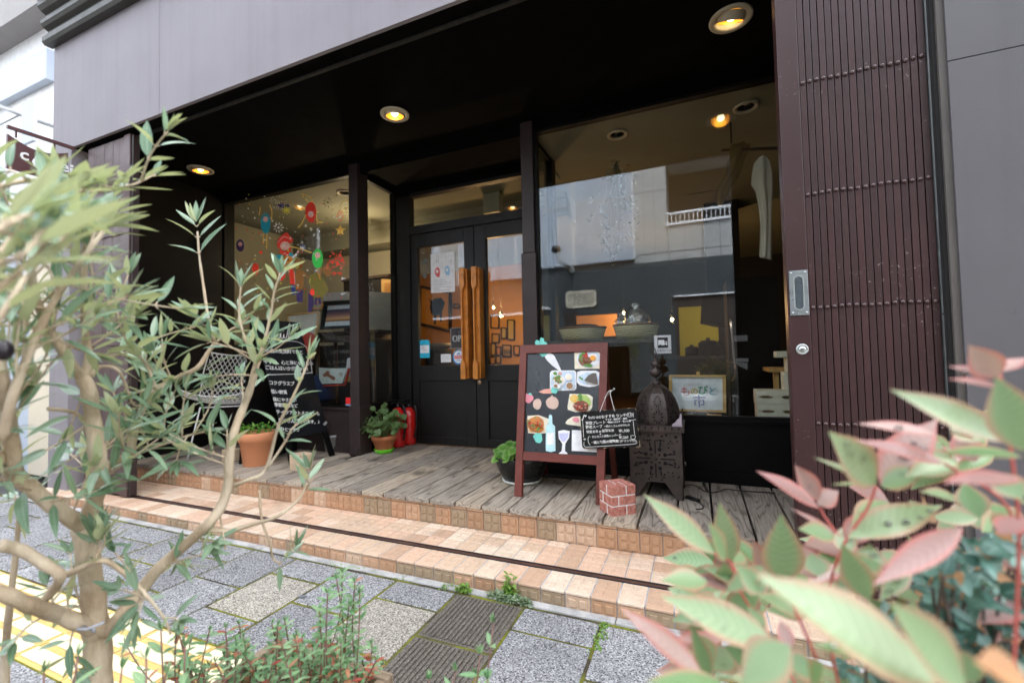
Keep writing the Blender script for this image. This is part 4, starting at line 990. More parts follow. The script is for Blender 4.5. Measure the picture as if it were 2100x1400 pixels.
# ------------------------------------------------------------------ pots, plants, extinguishers
M_TERRA = paint('terracotta', (.5, .17, .07), .75, .14, 9, .0008, 60)
M_TERRAL = paint('terracotta_pale', (.66, .27, .13), .75, .1, 6, .0008, 60)
M_LIME = flat('lime_plastic', (.16, .62, .03), .4)
M_BOWL = paint('black_bowl_glaze', (.006, .007, .008), .3, .2, 6, .0003, 30)
M_SAUC = flat('white_saucer_glaze', (.72, .74, .68), .35)
def m_leaf(name, c0, c1, under=None, edge=None, rough=.45, trans=.35):
    t = NT(name); rf, _ = t.attr('rnd'); ef, _ = t.attr('edge')
    c = t.mix(rf, c0, c1)
    n = t.noise(t.tex((1, 1, 1)), 60, 3); c = t.mix(t.math('MULTIPLY', n, .25), c, [x * .6 for x in c0])
    af, _ = t.attr('along'); lv = t.math('FRACT', t.math('SUBTRACT', t.math('MULTIPLY', af, 11.0), t.math('MULTIPLY', ef, 1.6)))
    c = t.mix(t.ramp(lv, [(0.0, .3), (.12, 0.0), (.88, 0.0), (1.0, .3)]), c, [min(1, x * 1.5 + .03) for x in c1])
    sp_ = t.noise(t.tex((1, 1, 1)), 130, 2); c = t.mix(t.ramp(sp_, [(.7, 0.0), (.74, .55)]), c, [c0[0] * .9, c0[1] * .5, c0[2] * .4])
    if edge: c = t.mix(t.ramp(ef, [(.55, 0.0), (.98, .6)]), c, edge)
    else: c = t.mix(t.ramp(ef, [(0, .35), (.12, 0.0)]), c, [min(1, x * 1.8 + .05) for x in c1])
    if under:
        g = t.n('ShaderNodeNewGeometry'); c = t.mix(g.outputs['Backfacing'], c, under)
    p = t.pbr(c, rough, 0, None, .5)
    tl = t.n('ShaderNodeBsdfTranslucent'); cc = t.mix(1.0, c, (1.12, 1.15, .72), 'MULTIPLY'); t.l(cc, tl.inputs[0])
    mx = t.n('ShaderNodeMixShader'); mx.inputs[0].default_value = trans; t.l(p.outputs[0], mx.inputs[1]); t.l(tl.outputs[0], mx.inputs[2]); t.l(mx.outputs[0], t.out.inputs[0])
    MATS[name] = t.m; return t.m
L_GER = m_leaf('geranium_leaf', (.05, .15, .03), (.2, .38, .08), (.12, .2, .07))
L_HERB = m_leaf('herb_leaf', (.06, .2, .02), (.2, .42, .06))
L_CYC = m_leaf('ivy_leaf', (.05, .22, .02), (.2, .42, .06), None, (.35, .5, .16))
M_STEM = flat('green_stem', (.16, .2, .06), .6)
def pot(name, label, cat, c, prof, mat, soil_r, soil_z, grp=None):
    o = thing(name, label, cat, grp); q = MB(); q.lathe(prof, c, 40); q.build('body', mat, o)
    q = MB(); q.lathe([(soil_r, 0), (soil_r * .5, .006), (0, .008)], V(c) + V((0, 0, soil_z)), 24); q.build('soil', M_SOIL, o); return o
def roundleaf(mb, p, d, nrm, R, mi=0, r=.5, lobes=5):
    d = V(d).normalized(); nrm = V(nrm).normalized(); sd = d.cross(nrm).normalized(); d = nrm.cross(sd)
    n = 20; vs = [V(p)]; ev = [0.0]
    for i in range(n):
        a = -PI + .25 + (2 * PI - .5) * i / (n - 1); k_ = R * (1 + .07 * math.cos(lobes * a * 1.0)) ; rip = .12 * R * math.sin(lobes * a + r * 6)
        vs.append(V(p) + d * (k_ * math.cos(a) + R * .25) + sd * k_ * math.sin(a) + nrm * (rip + R * .12)); ev.append(1.0)
    mb.add(vs, [(0, i + 1, i + 2) for i in range(n - 1)], mi, r, True, ev)
def bushy(name, label, c, R, H, n, leafR, mat, grp=None, spread=1.0, seed=1, cat='plant'):
    o = thing(name, label, cat, grp); g = random.Random(seed); q = MB(); s = MB()
    for i in range(n):
        a = g.uniform(0, 2 * PI); k_ = g.random() ** .6; b = V(c)
        tip = b + V((R * k_ * math.cos(a) * spread, R * k_ * math.sin(a), H * (1 - .55 * k_ ** 2) * g.uniform(.35, 1)))
        mid = b.lerp(tip, .55) + V((0, 0, H * .15)); s.tube(smooth_path([b, mid, tip], 3), .0018, 5)
        d = V((math.cos(a) * .6 + g.uniform(-.5, .5), math.sin(a) * .6 + g.uniform(-.5, .3), g.uniform(-.5, .3)))
        nrm = V((g.uniform(-.6, .6), -.55 + g.uniform(-.5, .4), .75))
        roundleaf(q, tip, d, nrm, leafR * g.uniform(.6, 1.15), 0, g.random())
    q.build('leaves', mat, o); s.build('stems', M_STEM, o); return o
# geranium in terracotta on a lime saucer
gc = onZ(788, 930, ZD); dgc = gc.length
rS = rad(45, gc); gc = away(gc, rS * .8)
q = MB(); q.lathe([(rS * .8, 0), (rS * .82, .002), (rS, .03), (rS * 1.0, .034), (rS * .95, .033), (rS * .78, .01), (0, .009)], gc, 36); o = q.build('plant_saucer', M_LIME); tag(o, 'bright lime green saucer under the small terracotta pot', 'saucer')
hP = onP(788, 895, away(gc, -rS), V((gc.x, gc.y, 0)).normalized()).z - ZD; rP = rad(55, gc)
pot('flowerpot', 'small terracotta pot standing on a lime green saucer', 'flowerpot', gc + V((0, 0, .012)), [(rP * .6, 0), (rP * .62, .004), (rP * .9, (hP - .012) * .70), (rP * .98, (hP - .012) * .71), (rP * 1.02, hP - .02), (rP * 1.0, hP - .012), (rP * .9, hP - .014), (rP * .86, hP * .75)], M_TERRA, rP * .88, hP - .04)
bushy('geranium', 'dark round-leaved geranium growing in the small terracotta pot', gc + V((0, 0, hP - .03)), .19, .3, 80, .033, L_GER, None, 1.0, 5)
# black bowl planter behind the menu board
bc = onZ(1071, 998, ZD); rB = rad(93, bc); bc = away(bc, rB)
q = MB(); q.lathe([(rB * .82, 0), (rB * .98, .012), (rB, .02), (rB * .96, .022), (rB * .8, .01), (0, .009)], bc, 44); o = q.build('plant_saucer', M_SAUC); tag(o, 'white round saucer under the black bowl planter', 'saucer')
zr = onY(1063, 938, bc.y - rB * .6).z - ZD
rR = rB * 1.36
pot('bowl_planter', 'wide black bowl planter behind the red menu board', 'planter', bc + V((0, 0, .011)), [(rR * .62, 0), (rR * .66, .004), (rR * .86, zr * .4), (rR * .97, zr * .75), (rR * 1.02, zr - .012), (rR * 1.0, zr - .008), (rR * .96, zr - .014), (rR * .9, zr * .7)], M_BOWL, rR * .93, zr - .03)
iv = thing('ivy_plant', 'pale-edged green ivy leaves spilling over the black bowl', 'plant'); q = MB(); s = MB(); g = random.Random(4)
for i in range(30):
    a = g.uniform(2.2, 4.6); k_ = g.uniform(.35, .98); tip = bc + V((rR * k_ * math.cos(a), rR * k_ * math.sin(a), zr + g.uniform(-.01, .085) * (1.25 - k_)))
    s.tube([bc + V((rR * .5 * math.cos(a), rR * .4 * math.sin(a), zr - .03)), tip], .0015, 5); roundleaf(q, tip, (math.cos(a), math.sin(a), -.3), (g.uniform(-.5, .5), -.6, .8), g.uniform(.02, .036), 0, g.random(), 3)
q.build('leaves', L_CYC, iv); s.build('stems', M_STEM, iv)
# big terracotta pot of herbs beside the chalkboard
tc = onZ(527, 957, ZD); rT = rad(75, tc); tc = away(tc, rT * .75); hT = onP(527, 889, away(tc, -rT), V((tc.x, tc.y, 0)).normalized()).z - ZD
pot('flowerpot', 'large pale terracotta pot of herbs in front of the chalkboard', 'flowerpot', tc, [(rT * .72, 0), (rT * .74, .004), (rT * .93, hT * .72), (rT * 1.0, hT * .73), (rT * 1.03, hT * .97), (rT * 1.0, hT), (rT * .92, hT - .006), (rT * .88, hT * .8)], M_TERRAL, rT * .9, hT - .03)
hb = thing('herb_plant', 'bright green herbs heaped in the large terracotta pot', 'plant'); q = MB(); g = random.Random(9)
for i in range(150):
    a = g.uniform(0, 6.28); k_ = g.random() ** .5; p_ = tc + V((rT * k_ * math.cos(a), rT * k_ * math.sin(a), hT - .02 + g.uniform(0, .07)))
    q.leaf(p_, (g.uniform(-1, 1), g.uniform(-1, 1), g.uniform(-.2, .9)), (0, -.4, 1), g.uniform(.02, .04), g.uniform(.012, .02), 0, g.random())
q.build('leaves', L_HERB, hb)
# fire extinguishers in the corner of the entrance
M_EXT = paint('extinguisher_red', (.55, .012, .01), .28, .06, 4, .0002, 30, coat=.4)
def extg(label, c, s=1.0, hose=True):
    o = thing('fire_extinguisher', label, 'fire extinguisher', 'fire extinguishers in the entrance corner')
    q = MB(); q.lathe([(.05 * s, 0), (.066 * s, .008), (.068 * s, .03), (.068 * s, .27 * s), (.062 * s, .31 * s), (.04 * s, .345 * s), (.022 * s, .36 * s)], c, 28); q.build('cylinder', M_EXT, o)
    q = MB(); q.lathe([(.022 * s, .355 * s), (.022 * s, .385 * s), (.015 * s, .39 * s), (.015 * s, .41 * s)], c, 16); q.box(c.x - .012, c.x + .012, c.y - .09 * s, c.y + .03, c.z + .40 * s, c.z + .408 * s); q.box(c.x - .012, c.x + .012, c.y - .1 * s, c.y + .03, c.z + .425 * s, c.z + .435 * s); q.build('valve', M_RUB, o)
    q = MB(); q.tube(smooth_path([c + V((.02, 0, .385 * s)), c + V((.09, -.02, .36 * s)), c + V((.1, -.02, .2 * s)), c + V((.08, -.03, .07 * s))]), [.009] * 13, 8); q.build('hose', M_RUB, o)
ec = onZ(810, 916, ZD); extg('glossy red fire extinguisher with black valve behind the geranium', V((ec.x + .02, ec.y + .02, ZD)))
extg('red fire extinguisher standing rearmost in the dark entrance corner', V((ec.x + .05, ec.y + .15, ZD)), .97)
# blocks and bucket
M_BLK = paint('beige_block', (.56, .42, .28), .85, .15, 20, .001, 80)
def block(label, u, v, w, dpt, h, rot):
    p = onZ(u, v, ZD); q = MB(); q.box(-w / 2, w / 2, 0, dpt, 0, h, M=Matrix.Translation(p) @ Matrix.Rotation(rot, 4, 'Z'), bev=.008); o = q.build('stone_block', M_BLK); tag(o, label, 'block', 'beige blocks holding the chalkboard legs')
block('beige block at the foot of the black chalkboard, beside the herb pot', 601, 966, .115, .12, .12, -.25)
block('beige block half hidden by olive leaves below the wire chair', 461, 948, .1, .1, .1, -.1)
M_GALV = paint('galvanised', (.4, .4, .39), .4, .25, 14, .0004, 60, metal=.8)
kc = away(onZ(683, 927, ZD), .06); o = thing('metal_bucket', 'small galvanised bucket behind the chalkboard leg', 'bucket'); q = MB(); q.lathe([(.06, 0), (.062, .004), (.08, .14), (.083, .142), (.083, .148), (.078, .148), (.06, .01), (0, .009)], kc, 28); q.build('body', M_GALV, o)
q = MB(); q.tube([kc + V((.082 * math.cos(a), .082 * math.sin(a), .135)) for a in [i * .2094 * 2 for i in range(16)]], .003, 6); q.build('rim', M_GALV, o)

# ------------------------------------------------------------------ standing chalkboard
CB = thing('chalkboard', 'tall black A-frame chalkboard with white Japanese handwriting, by the painted window', 'chalkboard')
F2 = onZ(688, 933, ZD); F1 = F2 + V((.0, -.44, 0))
cu_ = (F2 - F1).normalized(); cn = V((cu_.y, -cu_.x, 0)); cn = cn if cn.x > 0 else -cn
cl = .36; cv = (V((0, 0, 1)) - cn * cl).normalized(); cN = cu_.cross(cv); cN = cN if cN.x > 0 else -cN
PC = lambda u, v: onP(u, v, F2, cN)
def cst(u, v): q_ = PC(u, v) - F1; return q_.dot(cu_), q_.dot(cv)
def cp(s, t, d=0): return F1 + cu_ * s + cv * t + cN * d
Wc = (F2 - F1).length
sr, tTop = cst(613, 661); sbr, tBot = cst(672, 882)
q = MB(); q.slab([cp(-.02 * 0, tBot, -.02), cp(Wc, tBot, -.02), cp(sr, tTop, -.02), cp(Wc - sr, tTop, -.02)] if False else [cp(Wc - sbr, tBot, -.02), cp(sbr, tBot, -.02), cp(sr, tTop, -.02), cp(Wc - sr, tTop, -.02)], cN * .02); q.build('panel', paint('matte_blackboard', (.0075, .0085, .011), .6, .35, 5, .0003, 40, spec=.2), CB)
for (a, b) in ((Wc, sbr), (0, Wc - sbr)):
    s_ = 1 if a > Wc / 2 else -1
    q = MB(); q.slab([cp(a - s_ * .05, 0, -.019), cp(a, 0, -.019), cp(b, tBot + .02, -.019), cp(b - s_ * .05, tBot + .02, -.019)], cN * .018); q.build('leg', M_BLACK, CB)
q = MB(); tp0, tp1 = cp(Wc - sr, tTop - .01, -.03), cp(sr, tTop - .01, -.03)
bk = -cn * (2 * cl * tTop * cv.z)
g0 = V((tp0.x, tp0.y, 0)) - cn * .06; g1 = V((tp1.x, tp1.y, 0)) - cn * .06; g0.z = g1.z = ZD
q.slab([tp0, tp1, g1 + cu_ * .05, g0 - cu_ * .05], -cn * .018); q.build('rear_panel', M_BLACK, CB)
q = MB()
def cb_text(s, u, v, hpx, bold=.014):
    u = 521 + .249 * (v - 665)
    a = cp(*cst(u, v), .0006); b = cp(*cst(u + 40, v + 1.5), .0006); size = (PC(u, v - hpx) - PC(u, v)).length * .64
    text_mb(s, size, frame_M(a, b - a, cv), .0008, jitter=.03, mb=q, bold=size * bold, spacing=.95)
# hand-lettered name
def cs(pts, w=.006): stroke(q, smooth_path([cp(*cst(*(440 + x / 3.889, 600 + y / 3.889)), .0006) for x, y in pts], 4), w, cN)
cs([(470, 320), (440, 315), (425, 345), (445, 372), (480, 360), (490, 330), (492, 362), (515, 362), (528, 325), (528, 360), (545, 362), (552, 330), (556, 360), (575, 350), (590, 265), (600, 252), (596, 300), (592, 360), (615, 340), (625, 270), (632, 262), (622, 330), (624, 364), (645, 345), (655, 325), (640, 325), (640, 360), (662, 360), (668, 320), (672, 360), (676, 325), (692, 318)])
cs([(548, 308), (550, 304)], .006)
cs([(380, 386), (470, 382), (560, 384), (650, 390), (700, 410), (740, 450), (765, 540), (778, 640)], .004); cs([(420, 655), (560, 650), (700, 645), (778, 636)], .004)
cb_text('この森の先洗町でひと', 506, 722, 15); cb_text('やすみ、心と体にやさしい', 498, 745, 15); cb_text('ごはんはいかがですか?', 512, 757, 15)
cb_text('コクグラスプ', 552, 788, 15); cb_text('低い糖質', 566, 806, 14); cb_text('体にやさしい', 568, 822, 14); cb_text('季節野菜など', 575, 833, 14); cb_text('テイクアウトメニューも', 560, 848, 15); cb_text('たくさんございます。♪', 566, 865, 15); cb_text('ひとつずつ', 590, 883, 14)
cs([(866, 1052), (890, 1025)], .004); cs([(876, 1058), (898, 1032)], .004)
q.build('chalk_writing', M_CHK, CB)

# ------------------------------------------------------------------ white wire chair and slatted stool
M_WIRE = flat('white_wire', (.85, .85, .84), .4)
CH = thing('wire_chair', 'white wire mesh shell chair standing on the deck behind the olive', 'chair')
ccp = onZ(430, 935, ZD); MC = Matrix.Translation(V((ccp.x - .02, ccp.y + .2, ZD))) @ Matrix.Rotation(math.radians(38), 4, 'Z') @ Matrix.Scale(1.15, 4)
def shell(s, t):
    """s -1..1 across, t 0..1 front edge of the seat to the top of the back"""
    if t < .55: y = -.24 + .46 * (t / .55); z = .43 - .07 * math.sin(PI * min(1, t / .55) * .8) + .02 * (1 - t / .55)
    else:
        k_ = (t - .55) / .45; y = .22 + .13 * k_; z = .40 + .36 * k_ ** 1.1
    w = .27 + .02 * math.sin(PI * t) - .07 * max(0, t - .8)
    z += .07 * abs(s) ** 2.2 * (1 - .5 * t); y -= .05 * abs(s) ** 2 * max(0, t - .5) * 2
    return MC @ V((s * w, y, z))
q = MB(); nw = 15
def clipline(f0):
    pts = []
    for i in range(29):
        s, t_ = f0(i / 28)
        if -1.0001 <= s <= 1.0001 and -.0001 <= t_ <= 1.0001: pts.append(shell(s, t_))
    if len(pts) > 1: q.tube(pts, .0031, 5)
for i in range(-nw, nw + 1):
    o_ = i / nw * 1.95
    clipline(lambda x, o_=o_: ((x * 2 - 1) * 2 * .5 + o_ * .5 + (x - .5) * 0, x) if False else (o_ + (x - .5) * 1.9, x))
    clipline(lambda x, o_=o_: (o_ - (x - .5) * 1.9, x))
q.build('mesh_shell', M_WIRE, CH)
q = MB(); q.tube([shell(-1, t_ / 20) for t_ in range(21)] + [shell(-1 + s_ / 10, 1) for s_ in range(1, 21)] + [shell(1, 1 - t_ / 20) for t_ in range(1, 21)] + [shell(1 - s_ / 10, 0) for s_ in range(1, 21)], .0055, 6); q.build('rim', M_WIRE, CH)
lg = [V((-.2, -.17, 0)), V((.2, -.17, 0)), V((-.2, .2, 0)), V((.2, .2, 0))]
for p_ in lg:
    q = MB(); q.tube([MC @ V((p_.x * 1.1, p_.y * 1.15, 0)), MC @ V((p_.x * .8, p_.y * .8, .37))], .0065, 8); q.build('leg', M_WIRE, CH)
q = MB(); 
for a, b in ((0, 1), (2, 3)): q.tube([MC @ V((lg[a].x * .8, lg[a].y * .8, .365)), MC @ V((lg[b].x * .8, lg[b].y * .8, .365))], .006, 8)
for a, b in ((0, 2), (1, 3)): q.tube([MC @ V((lg[a].x * 1.08, lg[a].y * 1.12, .03)), MC @ V((lg[b].x * 1.08, lg[b].y * 1.12, .03))], .006, 8)
q.build('stretcher', M_WIRE, CH)
M_STOOL = wood('stool_wood', (.09, .035, .012), (.24, .1, .035), 2, 12, .5, False, False, .0004)
ST = thing('slatted_stool', 'brown slatted wooden stool behind the wire chair', 'stool'); sp_ = onZ(352, 915, ZD); MS = Matrix.Translation(sp_ + V((0, .12, 0))) @ Matrix.Rotation(.35, 4, 'Z')
q = MB(); q.box(-.17, .17, -.13, .13, .32, .345, M=MS, bev=.004); q.build('seat', M_STOOL, ST)
for i in range(7):
    if i in (0, 6): continue
q = MB()
for i in range(6):
    for yy in (-.12, .1): q.box(-.15 + i * .054, -.115 + i * .054, yy, yy + .02, .02, .32, M=MS)
q.box(-.16, .16, -.125, -.095, .02, .05, M=MS); q.build('slats', M_STOOL, ST)
for sx_ in (-.165, .14):
    for sy_ in (-.127, .102): q = MB(); q.box(sx_, sx_ + .025, sy_, sy_ + .025, 0, .32, M=MS); q.build('leg', M_STOOL, ST)

# ------------------------------------------------------------------ cable with switch on the deck
CA = thing('power_cord', 'black power cord with inline switch trailing from the lantern', 'cord')
cpt = [(1402, 985), (1412, 993), (1425, 996), (1440, 1004), (1452, 1010), (1450, 990), (1440, 985), (1405, 1000)]
q = MB(); q.tube(smooth_path([onZ(u, v, ZD + .005) for u, v in ((1396, 1018), (1408, 1021), (1420, 1025), (1434, 1030), (1442, 1038), (1438, 1043), (1427, 1043))]), .0028, 7)
q.tube(smooth_path([onZ(u, v, ZD + .005) for u, v in ((1400, 998), (1415, 993), (1430, 997), (1445, 1007), (1452, 1005), (1445, 992), (1440, 987), (1452, 1008), (1475, 1007), (1488, 1002), (1520, 1006), (1590, 1010))]), .0028, 7); q.build('wire', M_RUB, CA)
a, b = onZ(1409, 1021, ZD), onZ(1433, 1030, ZD); d_ = (b - a); q = MB(); q.box(0, d_.length, -.012, .012, .001, .018, M=Matrix.Translation(a) @ Matrix.Rotation(math.atan2(d_.y, d_.x), 4, 'Z'), bev=.005); q.build('switch', M_RUB, CA)
# ------------------------------------------------------------------ paintings on the left window (paint on the inner face of the glass)
YP = YW - .0012
W_RED = cm('paint_red', (.88, .05, .025)); W_TEAL = cm('paint_teal', (.015, .36, .48)); W_SKIN = cm('paint_skin', (.9, .56, .48)); W_GREEN = cm('paint_green', (.06, .7, .11)); W_GOLD = cm('paint_gold', (.9, .6, .12)); W_WHT = cm('paint_white', (.85, .85, .82)); W_BRN = cm('paint_brown', (.3, .13, .03)); W_NAVY = cm('paint_navy', (.03, .05, .2)); W_ORG = cm('paint_orange', (.75, .28, .04)); W_PUR = cm('paint_purple', (.05, .03, .12)); W_YEL = cm('paint_yellow', (.75, .68, .06)); W_OLV = cm('paint_olive', (.2, .17, .03))
zp = lambda x, y: (540 + x / 5.385, 380 + y / 5.385)
def wp(x, y, d=0): return onY(*zp(x, y), YP) + V((0, d, 0))
def art(name, shapes, strokes, mats, par=None):
    q = MB(); n_ = len(shapes)
    for i, (pts, mi) in enumerate(shapes): q.slab([wp(*p, -.0004 * i) for p in pts], (0, -.0006, 0), mi)
    for i, (pts, wd, mi) in enumerate(strokes): stroke(q, smooth_path([wp(*p, -.0004 * n_ - .0002 * i) for p in pts], 3), wd, (0, -1, 0), mi)
    return q.build(name, mats, par or WL)
art('painted_child', [
    ([(150, 640), (165, 590), (225, 535), (260, 520), (320, 590), (325, 620), (300, 640), (215, 640), (185, 690), (160, 695)], 0),
    (blob(240, 668, 52, 48, 18), 1), ([(190, 690), (215, 725), (262, 722), (300, 680), (306, 720), (270, 780), (215, 770), (178, 740)], 0),
    ([(148, 770), (200, 765), (220, 790), (200, 830), (150, 850), (138, 810)], 2), ([(290, 740), (330, 760), (325, 800), (280, 800)], 2),
    ([(195, 960), (240, 940), (245, 1010), (215, 1050), (190, 1060)], 0), ([(270, 900), (310, 890), (355, 1000), (355, 1100), (300, 1090), (290, 980)], 0),
    ([(305, 1100), (355, 1100), (362, 1200), (318, 1215)], 3),
    (blob(212, 890, 42, 40, 16, .05), 4), (blob(272, 820, 55, 42, 16, .08, -.4), 4), (blob(280, 825, 16, 18, 12), 5)],
    [([(320, 800), (350, 780), (375, 760)], .02, 6), ([(380, 750), (395, 720)], .02, 1), ([(300, 675), (420, 705), (535, 745)], .009, 7), ([(205, 655), (222, 650)], .004, 5), ([(250, 650), (270, 655)], .004, 5), ([(225, 700), (245, 700)], .004, 0), ([(165, 640), (230, 570), (310, 600)], .004, 6), ([(185, 970), (195, 1060)], .004, 6), ([(350, 950), (356, 1090)], .004, 6)],
    [W_RED, W_SKIN, W_TEAL, W_NAVY, W_ORG, W_BRN, W_WHT, W_GOLD])
art('painted_checked_star', [(blob(438, 692, 34, 36, 10, .2), 0)], [([(405, 690), (470, 695)], .005, 1), ([(438, 655), (436, 735)], .005, 1), ([(410, 670), (465, 720)], .005, 1), ([(465, 665), (412, 715)], .005, 1)], [W_NAVY, W_WHT])
def peg(name, cx, cy, rx, ry, body, face_y, limbs, lm=2, rot=0.0):
    art(name, [(blob(cx, cy, rx, ry, 22, .03, rot), 0), (blob(cx, face_y, rx * .5, rx * .55, 16), 1)], [(p, .009, 2) for p in limbs] + [([(cx - rx * .25, face_y - 3), (cx - rx * .12, face_y - 5)], .004, 3), ([(cx + rx * .12, face_y - 5), (cx + rx * .25, face_y - 3)], .004, 3), ([(cx - 10, face_y + 18), (cx + 10, face_y + 17)], .004, 4)], [body, W_SKIN, lm, W_BRN, W_RED])
peg('painted_peg_doll', 525, 298, 62, 112, W_RED, 320, [[(500, 190), (460, 140), (425, 95)], [(540, 190), (520, 130), (440, 100)], [(470, 330), (420, 430), (385, 468)], [(585, 320), (600, 400), (660, 410)]], W_GOLD)
peg('painted_peg_doll', 25, 420, 55, 112, W_TEAL, 375, [[(70, 215), (95, 290), (90, 390)], [(-30, 240), (-45, 330)], [(5, 530), (0, 640)], [(40, 530), (35, 700)]], W_GOLD)
peg('painted_peg_doll', 600, 810, 62, 105, W_GREEN, 772, [[(610, 910), (605, 960), (630, 1040)], [(640, 905), (640, 960), (615, 1010)]], W_ORG)
peg('painted_peg_doll', -255, 665, 45, 66, W_PUR, 650, [], W_GOLD)
art('painted_bear', [(blob(388, 870, 46, 52, 16, .06), 0), ([(360, 930), (425, 930), (450, 1010), (440, 1140), (365, 1150), (355, 1020)], 0), ([(360, 1160), (440, 1160), (435, 1290), (375, 1290)], 1)], [([(350, 900), (365, 870), (390, 865), (385, 910), (360, 915)], .006, 2), ([(430, 950), (500, 1020)], .02, 0)], [W_BRN, W_PUR, W_YEL])
art('painted_donkey', [(blob(705, 940, 45, 60, 16, .1), 1), ([(510, 990), (600, 960), (680, 1060), (720, 1150), (640, 1260), (560, 1250), (520, 1120)], 0), ([(500, 1190), (540, 1190), (560, 1300), (530, 1400), (495, 1400)], 2)], [([(520, 1030), (510, 1080)], .008, 3), ([(585, 1240), (580, 1320)], .03, 2), ([(620, 1240), (625, 1310)], .03, 2)], [W_OLV, W_BRN, W_PUR, W_YEL])
art('painted_swirls', [], [([(835, 340), (850, 310), (880, 330), (865, 380), (830, 385), (815, 345), (840, 290), (880, 300)], .006, 0), ([(850, 330), (845, 355), (865, 350)], .006, 2), ([(900, 250), (930, 265), (925, 300), (895, 300), (885, 275), (910, 245), (960, 240), (955, 180), (900, 170), (860, 210), (850, 290)], .006, 1), ([(870, 380), (900, 340), (925, 340)], .005, 1)], [W_RED, W_GOLD, W_WHT])
def starpts(cx, cy, R_, r_, n=5, a0=-PI / 2): return [((cx + (R_ if i % 2 == 0 else r_) * math.cos(a0 + PI * i / n)), (cy + (R_ if i % 2 == 0 else r_) * math.sin(a0 + PI * i / n))) for i in range(2 * n)]
art('painted_star', [(starpts(850, 498, 62, 28), 0)], [([(850, 440), (850, 560)], .006, 1), ([(800, 480), (905, 490)], .006, 1)], [W_GOLD, W_ORG])
for (nm, cx, cy, R0, R1, n_, ma) in (('painted_burst', 168, 468, 30, 58, 9, W_WHT), ('painted_burst', 255, 275, 10, 48, 9, W_YEL), ('painted_burst', 715, 190, 30, 58, 9, cm('paint_dim_gold', (.28, .25, .12)))):
    art(nm, [(blob(cx, cy, 12, 12, 10), 0)], [([(cx + R0 * math.cos(i * 6.283 / n_), cy + R0 * math.sin(i * 6.283 / n_)), (cx + R1 * math.cos(i * 6.283 / n_), cy + R1 * math.sin(i * 6.283 / n_))], .008, 0) for i in range(n_)], [ma])
art('painted_bee', [(blob(200, 225, 40, 22, 14, .2), 0), (blob(265, 230, 30, 14, 12, .3), 0)], [], [W_PUR])
g = random.Random(21); sh = []
for i in range(150):
    x, y = g.uniform(-260, 900), g.uniform(120, 1350)
    sh.append((blob(x, y, g.uniform(4, 11), g.uniform(4, 11), 7, .2, 0, i), g.choice([0, 0, 1, 2, 3, 3, 4])))
for i in range(60):
    a, k_ = g.uniform(0, 6.28), g.random() ** .7 * 110; sh.append((blob(870 + k_ * math.cos(a), 890 + k_ * math.sin(a) * 1.1, g.uniform(5, 13), g.uniform(6, 15), 7, .25, a, i), 1 if g.random() < .8 else 3))
for i in range(40):
    a, k_ = g.uniform(0, 6.28), g.random() ** .6 * 90; sh.append((blob(250 + k_ * math.cos(a), 230 + k_ * math.sin(a), 4, 4, 6), 0))
sh.append((blob(640, 1195, 26, 36, 14, .05), 1)); sh.append((blob(20, 940, 40, 55, 14, .08), 1)); sh.append((blob(78, 765, 18, 18, 10), 1))
cf_ = art('painted_confetti', sh, [([(x, y), (x + 10, y - 14), (x + 16, y + 4), (x + 4, y + 10), (x, y)], .005, 0) for x, y in ((560, 480), (620, 520), (650, 580), (520, 660), (960, 1050))] + [([(955, 1205), (965, 1225), (975, 1205), (985, 1222), (995, 1200)], .006, 0)], [W_WHT, W_RED, W_OLV, cm('paint_coral', (.65, .16, .1)), W_YEL])

cf_['kind'] = 'stuff'
# stickers on the glass
def sticker(name, par, pts, y, mat, th=.0006): q = MB(); q.slab([onY(u, v, y) for u, v in pts], (0, th, 0)); return q.build(name, mat, par)
q = MB(); ys_ = YW - .0015
def pq(x0, y0, x1, y1, mi, y, b=None):
    q.slab([onY(x0, y0, y), onY(x1, y0 - .02 * (x1 - x0) if b is None else b, y), onY(x1, y1 - .02 * (x1 - x0) if b is None else y1, y), onY(x0, y1, y)], (0, .0006, 0), mi)
pq(709, 815, 724, 828.6, 0, ys_); pq(709, 828.6, 724, 834.5, 1, ys_ ); q.build('red_sticker', [cm('sticker_red', (.8, .02, .02)), cm('sticker_blue', (.25, .5, .75))], WL)
q = MB(); text_mb('E-OK', .018, frame_M(onY(709.6, 834.3, ys_ - .001), (1, 0, 0), (0, 0, 1)), .0004, mb=q, bold=.0006); q.build('sticker_lettering', W_NAVY, WL)
# parcel-service notice on the big window
q = MB(); y_ = YW - .002
a = onY(1341, 688, y_); b = onY(1377, 724, y_); X0, X1, Z1, Z0 = a.x, b.x, a.z, b.z; Wd = X1 - X0; Hd_ = Z1 - Z0
R_ = lambda x0, x1, z0, z1, mi, d: q.box(X0 + Wd * x0, X0 + Wd * x1, y_ - d - .0005, y_ - d, Z0 + Hd_ * z0, Z0 + Hd_ * z1, mi)
R_(0, 1, 0, 1, 0, 0); R_(.2, .82, .3, .88, 1, .0006); R_(.24, .60, .45, .74, 2, .0012); R_(.60, .77, .45, .66, 2, .0012); R_(.62, .72, .55, .63, 1, .0018)
for cx in (.36, .66): q.slab([V((X0 + Wd * (cx + .06 * math.cos(i * .524)), y_ - .0022, Z0 + Hd_ * (.44 + .06 * math.sin(i * .524)))) for i in range(12)], (0, .0005, 0), 1)
text_mb('宅配受付店', Hd_ * .155, frame_M((X0 + Wd * .14, y_ - .0014, Z0 + Hd_ * .1), (1, 0, 0), (0, 0, 1)), .0004, mb=q, mi=1)
q.build('truck_sticker', [cm('notice_paper', (.62, .64, .66)), M_RUB, C_WHT], WR)
